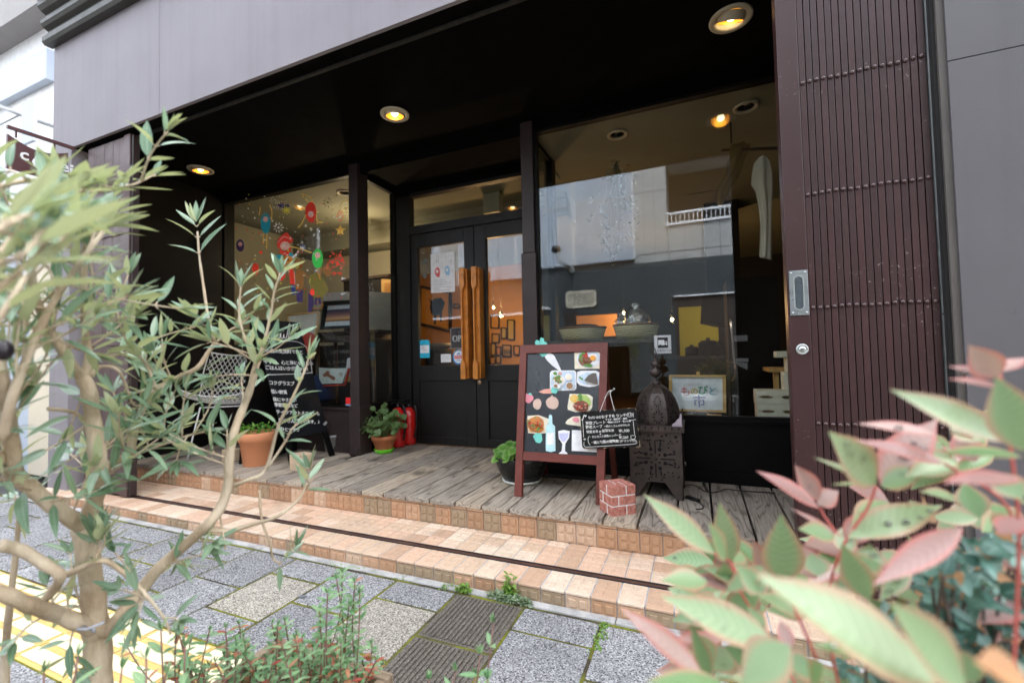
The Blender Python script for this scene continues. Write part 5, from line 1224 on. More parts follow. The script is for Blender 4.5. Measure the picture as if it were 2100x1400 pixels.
# things taped to the door glass
yd = YD - .0145
zd_ = lambda x, y: (860 + x / 7.776, 620 + y / 7.776)
def dq(mb, pts, mi, d=0): mb.slab([onY(*zd_(*p), yd - d) for p in pts], (0, .0008, 0), mi)
PN = [o_ for o_ in DL.children if o_.name.startswith('pane')][0]
q = MB(); dq(q, [(0, 600), (140, 596), (168, 625), (166, 882), (0, 884)], 0); dq(q, [(14, 684), (154, 678), (155, 804), (15, 808)], 1, .001)
for i in range(5): dq(q, [(30, 706 + i * 18), (30 + [90, 60, 80, 100, 50][i], 704 + i * 18), (30 + [90, 60, 80, 100, 50][i], 708 + i * 18), (30, 710 + i * 18)], 2, .0018)
q.build('blue_notice', [cm('notice_blue', (.02, .42, .62)), C_WHT, cm('notice_ink', (.2, .22, .25))], DL)
q = MB(); dq(q, [(342, 826), (502, 820), (505, 950), (345, 955)], 0)
for i in range(6): dq(q, [(360, 846 + i * 16), (360 + [120, 90, 110, 70, 125, 60][i], 843 + i * 16), (360 + [120, 90, 110, 70, 125, 60][i], 848 + i * 16), (360, 851 + i * 16)], 1, .0012)
q.build('white_notice', [C_WHT, cm('faint_ink', (.45, .45, .46))], DL)
q = MB(); cc = (628, 870)
for (r0, mi, d) in ((1.0, 0, 0), (.8, 1, .001), (.74, 1, .0014)): dq(q, [(cc[0] + 100 * r0 * math.cos(i * .2618), cc[1] + 124 * r0 * math.sin(i * .2618)) for i in range(24)], mi, d)
dq(q, [(556, 850), (715, 846), (715, 892), (556, 898)], 2, .0022)
dq(q, [(590, 830), (628, 796), (664, 830), (648, 838), (628, 818), (606, 838)], 0, .0024)
for i in range(8): dq(q, starpts(cc[0] + 90 * math.cos(PI + .45 + i * .32), cc[1] + 112 * math.sin(PI + .45 + i * .32), 10, 4), 3, .003)
for x_ in (570, 590, 610, 630, 650, 672): dq(q, [(x_, 864), (x_ + 12, 863), (x_ + 12, 880), (x_, 881)], 1, .003)
for i in range(6): dq(q, [(585 + i * 16, 912 + 5 * abs(i - 2.5)), (594 + i * 16, 912 + 5 * abs(i - 2.5)), (594 + i * 16, 926 + 5 * abs(i - 2.5)), (585 + i * 16, 926 + 5 * abs(i - 2.5))], 0, .003)
q.build('round_sticker', [cm('sticker_ring_blue', (.01, .24, .6)), C_WHT, cm('sticker_band_red', (.65, .03, .04)), W_YEL], DL)
OP = thing('open_sign', 'dark plate lettered OPEN hanging behind the door glass', 'sign')
yo = YD + .03; dz = lambda x, y: onY(*zd_(x, y), yo)
q = MB(); X0, X1, Z1, Z0 = dz(490, 400).x, dz(920, 400).x, dz(600, 400).z, dz(600, 738).z; q.box(X0, X1, yo, yo + .006, Z0, Z1, bev=.002); q.build('plate', paint('sign_plum', (.035, .022, .032), .35, .1), OP)
q = MB(); 
for (a, b, c_, d_) in ((X0 + .004, X1 - .004, Z1 - .007, Z1 - .004), (X0 + .004, X1 - .004, Z0 + .004, Z0 + .007), (X0 + .004, X0 + .007, Z0 + .004, Z1 - .004), (X1 - .007, X1 - .004, Z0 + .004, Z1 - .004)): q.box(a, b, yo - .001, yo, c_, d_)
hO = dz(600, 530).z - dz(600, 622).z; xO = dz(538, 620).x; zO = dz(538, 622).z
def serif_O(x, w): 
    stroke(q, [V((x + w / 2 + w / 2 * math.cos(t * .2618), yo - .0006, zO + hO / 2 + hO / 2 * math.sin(t * .2618))) for t in range(25)], [.004 + .006 * abs(math.cos(t * .2618)) for t in range(25)], (0, -1, 0)); return x + w * 1.12
def bar(x0, z0, x1, z1, w): stroke(q, [V((x0, yo - .0006, zO + hO * z0)), V((x1, yo - .0006, zO + hO * z1))], w, (0, -1, 0))
xx = serif_O(xO, hO * .8)
bar(xx + .012, 0, xx + .012, 1, .011); bar(xx, 1, xx + .03, 1, .003); bar(xx, 0, xx + .026, 0, .003); stroke(q, [V((xx + .014 + .024 * math.sin(t * .314), yo - .0008, zO + hO * (.74 + .26 * math.cos(t * .314)))) for t in range(11)], [.003 + .006 * math.sin(t * .314) for t in range(11)], (0, -1, 0)); xx += .05
bar(xx + .012, 0, xx + .012, 1, .011); bar(xx, 1, xx + .045, 1, .004); bar(xx, .5, xx + .036, .5, .004); bar(xx, 0, xx + .046, 0, .004); bar(xx + .044, 1, xx + .044, .82, .003); bar(xx + .045, 0, xx + .045, .18, .003); xx += .057
bar(xx + .008, 0, xx + .008, 1, .004); bar(xx + .008, 1, xx + .05, 0, .011); bar(xx + .05, 0, xx + .05, 1, .004)
q.build('lettering', C_WHT, OP)
PO = MB(); PO.slab([onY(u, v, yd) for u, v in ((883, 522), (932, 515), (933, 598), (884, 601))], (0, .0008, 0), 0)
zo_ = lambda x, y: (800 + x / 2.334, 350 + y / 2.334)
for (x, y, m_) in ((227, 486, 1), (274, 478, 2)): PO.slab([onY(*zo_(px_, py_), yd - .001) for px_, py_ in blob(x, y, 14, 22, 12, .12)], (0, .0008, 0), m_); PO.slab([onY(*zo_(px_, py_), yd - .002) for px_, py_ in blob(x - 2, y - 4, 6, 8, 10)], (0, .0008, 0), 0)
for i in range(7): PO.slab([onY(*zo_(px_, py_), yd - .001) for px_, py_ in ((208, 524 + i * 8), (208 + [60, 84, 90, 70, 84, 30, 80][i], 522 + i * 8), (208 + [60, 84, 90, 70, 84, 30, 80][i], 524 + i * 8), (208, 526 + i * 8))], (0, .0006, 0), 3)
for x in (222, 230, 290): PO.slab([onY(*zo_(px_, py_), yd - .001) for px_, py_ in ((x, 425), (x + 3, 425), (x + 2, 442), (x, 442))], (0, .0006, 0), 3)
PO.build('paper_poster', [C_WHT, cm('poster_red', (.7, .12, .12)), cm('poster_blue', (.3, .5, .72)), cm('poster_ink', (.4, .4, .42))], DL)
q = MB()
zc2 = lambda x, y: (680 + x / 7, 340 + y / 7)
stroke(q, [onY(*zc2(1315 + 45 * (1 - t / 26) * math.cos(t * .75), 1220 + 45 * (1 - t / 26) * math.sin(t * .75)), yd) for t in range(24)], .004, (0, -1, 0))
M_STF = cm('starfish_grey', (.12, .13, .12)); q.build('painted_spiral', M_STF, DL)
for (cx, cy) in ((871, 537), (871, 565)): q = MB(); q.slab([onY(px_, py_, yd) for px_, py_ in starpts(cx, cy, 9, 3.6, 5, -PI / 2 + .3 * (cy > 550))], (0, .0006, 0)); q.build('painted_starfish', M_STF, DL)

# ------------------------------------------------------------------ things inside the shop
M_PINE = wood('pine_frame', (.5, .28, .08), (.72, .46, .17), 0, 14, .5, False, False, .0003)
F = thing('framed_poster', 'white poster with pastel Japanese lettering in a pine frame, in the big window', 'poster')
yf = YW + .05; zf = lambda x, y: (1340 + x / 4.375, 560 + y / 4.375); fp = lambda x, y, d=0: onY(*zf(x, y), yf) + V((0, -d, 0))
c4 = [fp(140, 912), fp(648, 913), fp(652, 1248), fp(180, 1262 - 20)]
c4[3] = c4[0] + (c4[2] - c4[1]); i4 = [c4[0].lerp(c4[2], .055), c4[1].lerp(c4[3], .055), c4[2].lerp(c4[0], .055), c4[3].lerp(c4[1], .055)]
q = MB()
for i in range(4): q.slab([c4[i], c4[(i + 1) % 4], i4[(i + 1) % 4], i4[i]], (0, -.016, 0))
q.build('frame', M_PINE, F); q = MB(); q.slab([p_ + V((0, -.002, 0)) for p_ in i4], (0, .006, 0)); q.build('sheet', cm('poster_sheet', (.8, .84, .88)), F)
for (ch, x, y, hh, col) in (('も', 240, 1092, 92, (.62, .2, .22)), ('の', 330, 1082, 72, (.7, .5, .1)), ('び', 395, 1082, 90, (.06, .34, .2)), ('と', 486, 1088, 84, (.12, .42, .55)), ('市', 352, 1186, 112, (.2, .2, .42))):
    q = MB(); sz = (fp(x, y - hh) - fp(x, y)).length; text_mb(ch, sz, frame_M(fp(x, y, .006), (1, 0, 0), (0, 0, 1)), .001, mb=q, bold=sz * .018); q.build('lettering', cm('poster_letter', col), F)
q = MB(); text_mb('2018 春のものづくり', (fp(0, 0) - fp(0, 18)).length, frame_M(fp(262, 1006, .006), (1, 0, 0), (0, 0, 1)), .0006, mb=q); q.build('small_lettering', cm('poster_small', (.62, .5, .48)), F)
E_ = thing('table_easel', 'small wooden easel holding the pine framed poster', 'easel')
q = MB(); b0 = fp(500, 1318); q.box(fp(440, 0).x, fp(560, 0).x, yf - .03, yf + .02, fp(0, 1275).z, fp(0, 1252).z); q.build('ledge', M_PINE, E_)
q = MB(); q.tube([fp(485, 1255, .01), V((b0.x, YW + .03, ZW0 + .006))], .006, 6); q.tube([fp(360, 915, -.02), V((fp(330, 0).x, YW + .25, ZW0 + .006))], .006, 6); q.build('leg', M_PINE, E_); q = MB(); q.box(fp(352, 0).x, fp(384, 0).x, yf - .01, yf + .015, fp(0, 912).z, fp(0, 886).z, bev=.003); q.build('clip', M_PINE, E_)
# breeze blocks
M_BRZ = paint('breeze_block', (.72, .67, .53), .85, .1, 12, .0012, 120)
def breeze(label, x0, z0, Wb, Hb, yb, D=.12):
    q = MB(); t_ = .035
    q.box(x0, x0 + Wb, yb, yb + D, z0, z0 + t_, bev=.003); q.box(x0, x0 + Wb, yb, yb + D, z0 + Hb - t_, z0 + Hb, bev=.003)
    hx = [0, .13, .42, .58, .87, 1.0]
    for a, b in ((hx[0] * Wb, .06 * Wb), (.27 * Wb, .37 * Wb), (.63 * Wb, .73 * Wb), (.94 * Wb, Wb)): q.box(x0 + a, x0 + b, yb + .001, yb + D - .001, z0 + t_ - .001, z0 + Hb - t_ + .001)
    for (c0, c1) in ((.06 * Wb, .27 * Wb), (.37 * Wb, .63 * Wb), (.73 * Wb, .94 * Wb)):
        for cx, sx_ in ((x0 + c0, 1), (x0 + c1, -1)):
            for cz, sz_ in ((z0 + t_, 1), (z0 + Hb - t_, -1)):
                r_ = .022; q.slab([V((cx, yb + .001, cz))] + [V((cx + sx_ * r_ * (1 - math.cos(a)), yb + .001, cz + sz_ * r_ * (1 - math.sin(a)))) for a in [i * PI / 10 for i in range(6)]], (0, D - .002, 0))
    o = q.build('breeze_block', M_BRZ); tag(o, label, 'block', 'breeze blocks stacked in the shop window'); return o
xb = onY(1553, 850, YW + .08).x; hb = (onY(1600, 800, YW + .08).z - ZW0 - .004) / 2
breeze('hollow breeze block at the bottom of the stack in the big window', xb, ZW0 + .0045, .36, hb, YW + .08)
breeze('hollow breeze block resting on another, below the upright one', xb - .004, ZW0 + .005 + hb, .36, hb - .0005, YW + .079)
zb2 = ZW0 + .006 + 2 * hb; xb2 = onY(1607, 780, YW + .1).x
def upright(label, x0, z0, w, h): 
    q = MB(); q.box(x0, x0 + w, YW + .09, YW + .125, z0, z0 + h, bev=.003); q.box(x0, x0 + w, YW + .175, YW + .2, z0, z0 + h, bev=.003); 
    for a in (0, .4, .8): q.box(x0 + .001, x0 + w - .001, YW + .124, YW + .176, z0 + h * a, z0 + h * (a + .2) - .001)
    o = q.build('breeze_block', M_BRZ); tag(o, label, 'block', 'breeze blocks stacked in the shop window')
upright('upright breeze block on the pair of hollow blocks in the big window', xb2, zb2, .11, onY(1610, 763, YW + .1).z - zb2)
z3 = onY(1610, 763, YW + .1).z + .001
q = MB(); x3 = onY(1592, 740, YW + .1).x; q.box(xb2 + .02, xb2 + .11, YW + .09, YW + .2, z3, onY(1600, 733, YW + .1).z, bev=.003); q.box(x3, xb2 + .12, YW + .08, YW + .2, onY(1600, 733, YW + .1).z, onY(1600, 720, YW + .1).z, bev=.004)
o = q.build('wooden_bracket', M_BRZ); tag(o, 'pale T-shaped block topping the breeze block stack', 'block')
# shelf with baskets
M_SHELF = paint('shelf_brown', (.05, .03, .018), .4, .2, 9)
ysf = YW + .24
q = MB(); zs = onY(1180, 699, ysf).z; q.box(onY(1112, 690, ysf).x, onY(1340, 690, ysf).x, ysf - .14, ysf + .16, zs - .03, zs); 
SHF = thing('window_shelf', 'dark wooden shelf carrying two wicker baskets inside the big window', 'shelf'); q.build('board', M_SHELF, SHF)
for u in (1120, 1330): q = MB(); xx = onY(u, 700, ysf).x; q.box(xx, xx + .03, ysf + .1, ysf + .13, ZD, zs - .03); q.build('leg', M_SHELF, SHF)
t = NT('wicker_weave'); v = t.tex((1, 1, 1)); ck = t.n('ShaderNodeTexWave', Scale=22.0, Distortion=1.5, Detail=1.0); ck.bands_direction = 'Z'; t.l(v, ck.inputs[0])
c = t.mix(ck.outputs['Fac'], (.3, .23, .1), (.85, .76, .48)); t.pbr(c, .55, 0, t.bump(ck.outputs['Fac'], .004)); M_WICK = t.m
M_WRIM = flat('wicker_rim', (.2, .09, .035), .5)
def basket(label, u0, u1, vt, vb):
    c = onY((u0 + u1) / 2, vb, ysf); rx = (onY(u1, vt, ysf).x - onY(u0, vt, ysf).x) / 2; h_ = onY(u0, vt, ysf).z - c.z; c = V((c.x, ysf, zs + .001)); h_ = max(h_, .05)
    o = thing('wicker_basket', label, 'basket', 'wicker baskets on the window shelf'); q = MB(); ry = .14 / rx
    q.lathe([(rx * .8, 0), (rx * .9, h_ * .5), (rx, h_), (rx * .97, h_), (rx * .78, .008), (0, .007)], c, 44, sy=ry)
    nst = 60
    for i in range(nst):
        a = i * 2 * PI / nst; q.tube([c + V((rx * k_ * math.cos(a + w_), rx * ry * k_ * math.sin(a + w_), h_ * z_)) for k_, z_, w_ in ((.81, .0, 0), (.87, .3, .03), (.93, .6, 0), (1.005, 1.0, .03))], .0035, 4)
    q.build('weave', M_WICK, o)
    q = MB(); q.tube([c + V((rx * math.cos(a), rx * ry * math.sin(a), h_)) for a in [i * PI / 18 for i in range(37)]], .007, 7); q.build('rim', M_WRIM, o); return c, rx, h_
b1 = basket('wicker basket holding dark cloth, nearer the door', 1147, 1242, 674, 697)
b2 = basket('wicker basket filled with clear bags, beside the truck sticker', 1258, 1352, 667, 693)
q = MB(); c, rx, h_ = b1
q.lathe([(rx * .8, h_ * .5), (rx * .85, h_ * 1.02), (rx * .6, h_ * 1.25), (rx * .3, h_ * 1.32), (0, h_ * 1.33)], c, 24, sy=.5)
o = q.build('dark_cloth', flat('dark_cloth_black', (.012, .012, .013), .9)); tag(o, 'black folded cloth in the basket nearer the door', 'cloth')
t = NT('clear_plastic'); tr = t.n('ShaderNodeBsdfTransparent'); gl = t.n('ShaderNodeBsdfGlossy', Roughness=.12); gl.inputs[0].default_value = (.9, .9, .88, 1); mx = t.n('ShaderNodeMixShader'); v = t.tex(); n_ = t.noise(v, 26, 4); t.l(t.ramp(n_, [(.35, .12), (.65, .55)]), mx.inputs[0]); t.l(t.bump(n_, .02), gl.inputs['Normal']); t.l(tr.outputs[0], mx.inputs[1]); t.l(gl.outputs[0], mx.inputs[2]); t.l(mx.outputs[0], t.out.inputs[0]); M_PLAS = t.m
c, rx, h_ = b2; g = random.Random(3)
for i, (dx, R_, lab) in enumerate(((-.6, .055, 'small crumpled clear bag at the rim of the filled basket'), (.05, .085, 'large crumpled clear bag standing in the filled basket'))):
    q = MB(); q.lathe([(R_ * .7, 0), (R_ * 1.1, R_ * .6), (R_ * .95, R_ * 1.3), (R_ * .5, R_ * 1.7), (R_ * .15, R_ * 1.9), (R_ * .4, R_ * 2.2)], c + V((rx * dx, 0, h_ * .6)), 18); q.v = [(a + g.uniform(-.01, .01), b + g.uniform(-.01, .01), d + g.uniform(-.01, .01)) for a, b, d in q.v]; o = q.build('plastic_bag', M_PLAS); tag(o, lab, 'bag')
# hanging clothes
M_LINEN = paint('linen_cloth', (.5, .46, .38), .9, .08, 6, .003, 18)
M_OCHRE = paint('ochre_cloth', (.2, .13, .045), .9, .15, 6, .004, 16)
def sheet(name, label, cat, outl, centre_fold, y, mat, dep=.03):
    """a hanging cloth: left and right outlines swept into a folded sleeve"""
    q = MB(); n = len(outl); vs = []; m_ = 9
    for i, (l, r_) in enumerate(outl):
        a, b = onY(*l, y), onY(*r_, y)
        for j in range(m_):
            s = j / (m_ - 1); p_ = a.lerp(b, s); p_.y = y - dep * math.sin(PI * s) - dep * .35 * math.sin(s * 14 + i * .3); vs.append(p_)
    k_ = len(vs); fs = [(i * m_ + j, i * m_ + j + 1, (i + 1) * m_ + j + 1, (i + 1) * m_ + j) for i in range(n - 1) for j in range(m_ - 1)]
    q.add(vs, fs, 0, .5, True); vb_ = [V((p_.x, y + dep * .6, p_.z)) for p_ in vs]; q.add(vb_, [f[::-1] for f in fs], 0, .5, True)
    o = q.build(name, mat); tag(o, label, cat); return o
yc_ = YW + .12
sheet('linen_garment', 'pale linen sleeve hanging at the edge of the big window', 'clothing', [((1556, 324), (1570, 322)), ((1546, 336), (1578, 332)), ((1542, 360), (1583, 355)), ((1541, 378), (1584, 380)), ((1550, 392), (1584, 400)), ((1556, 420), (1583, 425)), ((1560, 460), (1582, 460)), ((1559, 500), (1582, 500)), ((1558, 526), (1583, 532))], 0, yc_, M_LINEN)
sheet('ochre_scarf', 'ochre scarf hanging below the indoor ceiling beside the linen sleeve', 'clothing', [((1498, 300), (1540, 296)), ((1494, 322), (1530, 318)), ((1488, 345), (1522, 345)), ((1478, 370), (1508, 372)), ((1466, 395), (1494, 395)), ((1468, 410), (1486, 410)), ((1474, 420), (1480, 421))], 0, YW + .5, M_OCHRE, .05)
hg = thing('hanging_rod', 'dark rod under the indoor ceiling that carries the hanging clothes', 'rod'); q = MB(); p0 = onY(1500, 300, YW + .5); p1 = onY(1563, 322, yc_); q.tube([p0 + V((-.05, .1, .02)), p1 + V((.25, 0, .012))], .012, 8)
for p_ in (p0, p1 + V((.22, 0, 0))): q.tube([p_ + V((0, 0, .02)), V((p_.x, p_.y, ZW1 + .02))], .006, 6)
q.build('rod', M_SHELF, hg)
# dried bouquet
L_DRY = m_leaf('dried_leaf', (.12, .13, .09), (.36, .36, .3)); DF = thing('dried_bouquet', 'hanging bunch of dried silvery leaves and pale flowers', 'dried flowers'); q = MB(); s = MB(); g = random.Random(12); yb = YW + .3
t0 = onY(1265, 290, yb); s.tube([V((t0.x, yb, ZW1 + .02)), t0], .0015, 5)
for i in range(46):
    tt = g.random(); u = 1262 + g.gauss(0, 1) * (8 + 26 * math.sin(PI * min(1, tt * 1.1))); v_ = 335 + 205 * tt; tip = onY(u, v_, yb + g.uniform(-.06, .06)); s.tube([onY(1264, 330, yb), onY(1264 + (u - 1264) * .5, 330 + (v_ - 330) * .6, yb), tip], .0011, 4)
    for j in range(7): q.leaf(tip + V((g.uniform(-.02, .02), g.uniform(-.02, .02), g.uniform(-.03, .05))), (g.uniform(-1, 1), g.uniform(-1, 1), g.uniform(-1, .6)), (0, -1, .3), g.uniform(.02, .045), g.uniform(.006, .013), 0, g.random())
for i in range(16): tip = onY(1262 + g.gauss(0, 16), 420 + g.gauss(0, 45), yb - .05); q.ball(tip, g.uniform(.004, .008), 0, 8)
q.build('leaves', L_DRY, DF); s.build('stems', flat('dry_stem', (.2, .17, .1), .8), DF)
# ceiling ventilator
q = MB(); yv = 4.7; a, b = onY(1400, 330, yv), onY(1500, 358, yv); xa_, xb_ = a.x, b.x; ya_, yb_ = yv, yv + .5
CV = thing('ceiling_cassette', 'flat cream cassette unit on the indoor ceiling', 'air conditioner'); q.box(xa_, xb_, ya_, yb_, b.z, a.z, bev=.006); q.build('panel', M_CEIL, CV); q = MB(); q.box(xa_ + .03, xb_ - .03, yv + .2, yv + .22, a.z, ZW1 + .019); 
q.box(xa_ + .03, xb_ - .03, yv - .003, yv - .0005, b.z + .03, a.z - .03)
q.build('slot', M_RUB, CV)
# kitchen corner
HD = thing('cooker_hood', 'black cooker hood in front of the lime kitchen wall', 'cooker hood'); yh = 5.2
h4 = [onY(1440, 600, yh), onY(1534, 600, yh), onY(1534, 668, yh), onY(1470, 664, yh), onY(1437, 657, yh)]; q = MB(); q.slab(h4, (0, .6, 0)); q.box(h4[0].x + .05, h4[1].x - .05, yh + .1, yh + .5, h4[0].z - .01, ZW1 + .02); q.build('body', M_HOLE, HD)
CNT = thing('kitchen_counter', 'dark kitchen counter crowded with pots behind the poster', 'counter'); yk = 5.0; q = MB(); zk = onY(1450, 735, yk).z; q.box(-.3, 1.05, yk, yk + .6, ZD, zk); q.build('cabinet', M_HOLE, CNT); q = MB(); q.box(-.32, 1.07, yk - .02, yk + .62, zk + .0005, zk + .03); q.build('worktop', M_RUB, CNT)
for i, (u, r_, h_, lab) in enumerate(((1418, .07, .1, 'small dark saucepan on the counter below the lime wall'), (1452, .1, .16, 'round dark stockpot on the counter below the lime wall'), (1476, .08, .13, 'dark cooking pot on the counter beside the fridge'))):
    c = onY(u, 700, yk + .25); q = MB(); q.lathe([(r_, 0), (r_, h_ * .8), (r_ * 1.05, h_ * .82), (r_ * .7, h_), (.02, h_ * 1.05), (.02, h_ * 1.2), (0, h_ * 1.2)], (c.x, yk + .25, zk + .031), 20); o = q.build('cooking_pot', M_HOLE); tag(o, lab, 'pot', 'pots on the kitchen counter')
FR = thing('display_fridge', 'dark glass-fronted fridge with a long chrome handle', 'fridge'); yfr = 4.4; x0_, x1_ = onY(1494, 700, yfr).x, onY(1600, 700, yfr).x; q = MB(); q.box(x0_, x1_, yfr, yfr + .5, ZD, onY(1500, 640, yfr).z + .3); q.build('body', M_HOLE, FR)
q = MB(); hx = onY(1500, 700, yfr).x; q.tube(smooth_path([V((hx, yfr - .005, onY(1500, 655, yfr).z)), V((hx, yfr - .05, onY(1500, 662, yfr).z)), V((hx + .01, yfr - .055, onY(1500, 720, yfr).z)), V((hx + .015, yfr - .05, onY(1500, 765, yfr).z)), V((hx - .01, yfr - .005, onY(1500, 782, yfr).z))]), .011, 10); q.build('handle', M_CHROME, FR)
q = MB(); q.box(onY(1508, 700, yfr).x, onY(1533, 700, yfr).x, yfr - .004, yfr - .0005, onY(1510, 742, yfr).z, onY(1510, 735, yfr).z); q.slab([onY(u, v, yfr - .003) for u, v in ((1506, 742), (1533, 744), (1533, 758), (1515, 750))], (0, .002, 0)); q.box(onY(1506, 700, yfr).x, onY(1533, 700, yfr).x, yfr - .004, yfr - .0005, onY(1510, 700, yfr).z, onY(1510, 688, yfr).z); q.build('inner_shelves', paint('cool_grey', (.32, .34, .36), .4), FR)
TB = thing('side_table', 'orange wooden side table by the breeze blocks inside', 'table'); yt = 4.0; q = MB(); a = onY(1578, 755, yt); b = onY(1612, 755, yt); q.box(a.x, b.x + .3, yt, yt + .4, a.z - .03, a.z); q.build('top', M_PINE, TB)
for xx in (a.x + .03, b.x + .25): q = MB(); q.box(xx, xx + .035, yt + .03, yt + .065, ZD, a.z - .03); q.build('leg', M_PINE, TB)

# left window display
LT = thing('display_table', 'dark wooden display table behind the painted window', 'table'); y1_ = YW + .3; zt_ = onY(690, 680, y1_).z; xa_, xb_ = onY(637, 680, y1_).x, -2.72
M_DTAB = paint('dark_table_wood', (.035, .02, .012), .4, .2, 10)
q = MB(); q.box(xa_, xb_, y1_ - .02, y1_ + .3, zt_ - .022, zt_, bev=.003); q.build('top', M_DTAB, LT); q = MB(); q.box(xa_ + .05, xb_ - .05, y1_ + .0, y1_ + .28, zt_ - .09, zt_ - .0225); q.build('apron', M_DTAB, LT)
for xx in (xa_ + .06, xb_ - .1):
    for yy in (y1_ + .01, y1_ + .25): q = MB(); q.lathe([(.014, 0), (.022, .15), (.014, .2), (.02, .3), (.02, zt_ - ZD - .09)], (xx + .02, yy, ZD), 12); q.build('leg', M_DTAB, LT)
SF = thing('sunset_frame', 'black framed sunset photograph leaning on the display table', 'picture'); ys2 = YW + .2
zs5 = lambda x, y: onY(440 + x / 3.889, 600 + y / 3.889, ys2)
fr = [zs5(880, 70), zs5(1130, 58), zs5(1120, 280), zs5(850, 295)]; inn = [zs5(905, 105), zs5(1122, 88), zs5(1112, 258), zs5(878, 270)]
q = MB()
for i in range(4): q.slab([fr[i], fr[(i + 1) % 4], inn[(i + 1) % 4], inn[i]], (0, -.018, 0))
q.build('frame', flat('black_frame', (.012, .016, .02), .35), SF); q = MB(); q.slab([p_ + V((0, -.001, 0)) for p_ in inn], (0, .004, 0)); q.build('mat_board', cm('frame_mat', (.6, .66, .72)), SF)
t = NT('sunset_print'); tc_ = t.n('ShaderNodeTexCoord'); sx_ = t.n('ShaderNodeSeparateXYZ'); t.l(tc_.outputs['Generated'], sx_.inputs[0]); c = t.ramp(sx_.outputs['Z'], [(0, (.02, .02, .04)), (.18, (.6, .3, .12)), (.26, (.62, .36, .2)), (.5, (.32, .15, .14)), (.8, (.09, .07, .12)), (1, (.06, .055, .09))]); t.pbr(c, .5)
q = MB(); q.slab([inn[0].lerp(inn[3], .2) + V((0.0, -.002, 0)), inn[1].lerp(inn[2], .2) + V((0, -.002, 0)), inn[1].lerp(inn[2], .78) + V((0, -.002, 0)), inn[0].lerp(inn[3], .78) + V((0, -.002, 0))], (0, .001, 0)); q.build('print', t.m, SF)
for (nm, lab, poly, y_, mt, cat, extra) in (
        ('poster_board', 'big white framed print with a red disc leaning behind the chalkboard', [(590, 646), (653, 640), (641, 735), (600, 735)], YW + .25, cm('print_white', (.62, .6, .54)), 'picture', 'disc'),
        ('white_box', 'white box standing behind the sunset photograph', [(663, 601), (714, 598), (718, 625), (664, 628)], YW + .33, cm('box_white', (.6, .62, .64)), 'box', None)):
    o_ = thing(nm, lab, cat); q = MB(); q.slab([onY(u, v, y_) for u, v in poly], (0, .02, 0)); q.build('sheet', mt, o_)
    if extra: 
        q = MB(); P4 = [onY(u, v, y_ - .002) for u, v in poly]
        for i in range(4): a, b = P4[i], P4[(i + 1) % 4]; q.tube([a, b], .008, 6)
        q.build('frame', M_PINE, o_); q = MB(); q.slab([onY(u, v, y_ - .004) for u, v in blob(634, 703, 16, 22, 20)], (0, .002, 0)); q.build('red_disc', C_RED, o_)
BK = thing('open_book', 'open picture book lying tilted on the window sill', 'book'); yb_ = YW + .16
zbk = lambda x, y: onY(440 + x / 3.889, 600 + y / 3.889, yb_)
q = MB(); q.slab([zbk(832, 598), zbk(960, 604), zbk(965, 722), zbk(838, 728)], (0, .012, 0)); q.slab([zbk(960, 604), zbk(1058, 600), zbk(1018, 722), zbk(965, 722)], (0, .011, 0)); q.build('pages', cm('page_white', (.55, .62, .62)), BK)
q = MB(); q.slab([zbk(*p_) + V((0, -.002, 0)) for p_ in [(862, 655), (880, 640), (900, 622), (918, 630), (915, 650), (960, 672), (965, 690), (948, 698), (900, 665), (875, 672)]], (0, .0015, 0)); q.slab([zbk(*p_) + V((0, -.002, 0)) for p_ in blob(1008, 650, 17, 16, 14, .1)], (0, .0015, 0), 1); q.build('printed_pictures', [C_MEAT, C_FISHL], BK)
q = MB(); q.slab([zbk(845, 740), zbk(1035, 728), zbk(1062, 600), zbk(1070, 606), zbk(1040, 738), zbk(850, 748)], (0, .02, 0)); q.build('cover', C_RED, BK)
BS = thing('book_stand', 'tan wooden stand with a white card beside the open book', 'stand'); q = MB(); ybs = YW + .2
q.slab([onY(u, v, ybs) for u, v in ((712, 735), (726, 730), (727, 772), (708, 772))], (0, .01, 0)); q.build('card', cm('card_pale', (.55, .56, .6)), BS); q = MB(); q.slab([onY(u, v, ybs + .012) for u, v in ((706, 772), (727, 771), (727, 782), (704, 783))], (0, .05, 0)); q.build('ledge', M_PINE, BS)
q = MB(); q.lathe([(.1, 0), (.13, .02), (.14, .16), (.1, .24), (0, .26)], V((onY(660, 830, YW + .25).x, YW + .25, ZW0 + .03)), 20); o = q.build('blue_cushion', flat('deep_blue_cloth', (.012, .025, .09), .8)); tag(o, 'deep blue cushion on the sill beside the chalkboard', 'cushion')
q = MB(); q.slab([onY(u, v, 4.6) for u, v in ((560, 636), (668, 630), (668, 634), (560, 641))], (0, -.03, 0)); o = q.build('picture_rail', M_PINE); tag(o, 'thin pine rail on the pale inner wall', 'rail')
CPB = thing('added_dark_cupboard', 'tall dark cupboard added to dim the view through the return window', 'cupboard'); q = MB(); q.box(-4.0, -3.32, 4.2, 4.6, ZD, 1.98); q.build('carcass', M_DARKW, CPB); q = MB(); q.box(-4.02, -3.3, 4.18, 4.6, 1.9805, 2.01); q.build('top', M_SHELF, CPB)  # made-up dark piece that keeps the lit wall behind it from showing
BP = thing('pale_panel', 'pale blue paper panel inside the return window', 'panel'); q = MB(); q.slab([onY(u, v, 3.9) for u, v in ((757, 598), (800, 600), (806, 680), (757, 690))], (0, .02, 0)); q.build('sheet', cm('panel_paper', (.3, .33, .34)), BP)
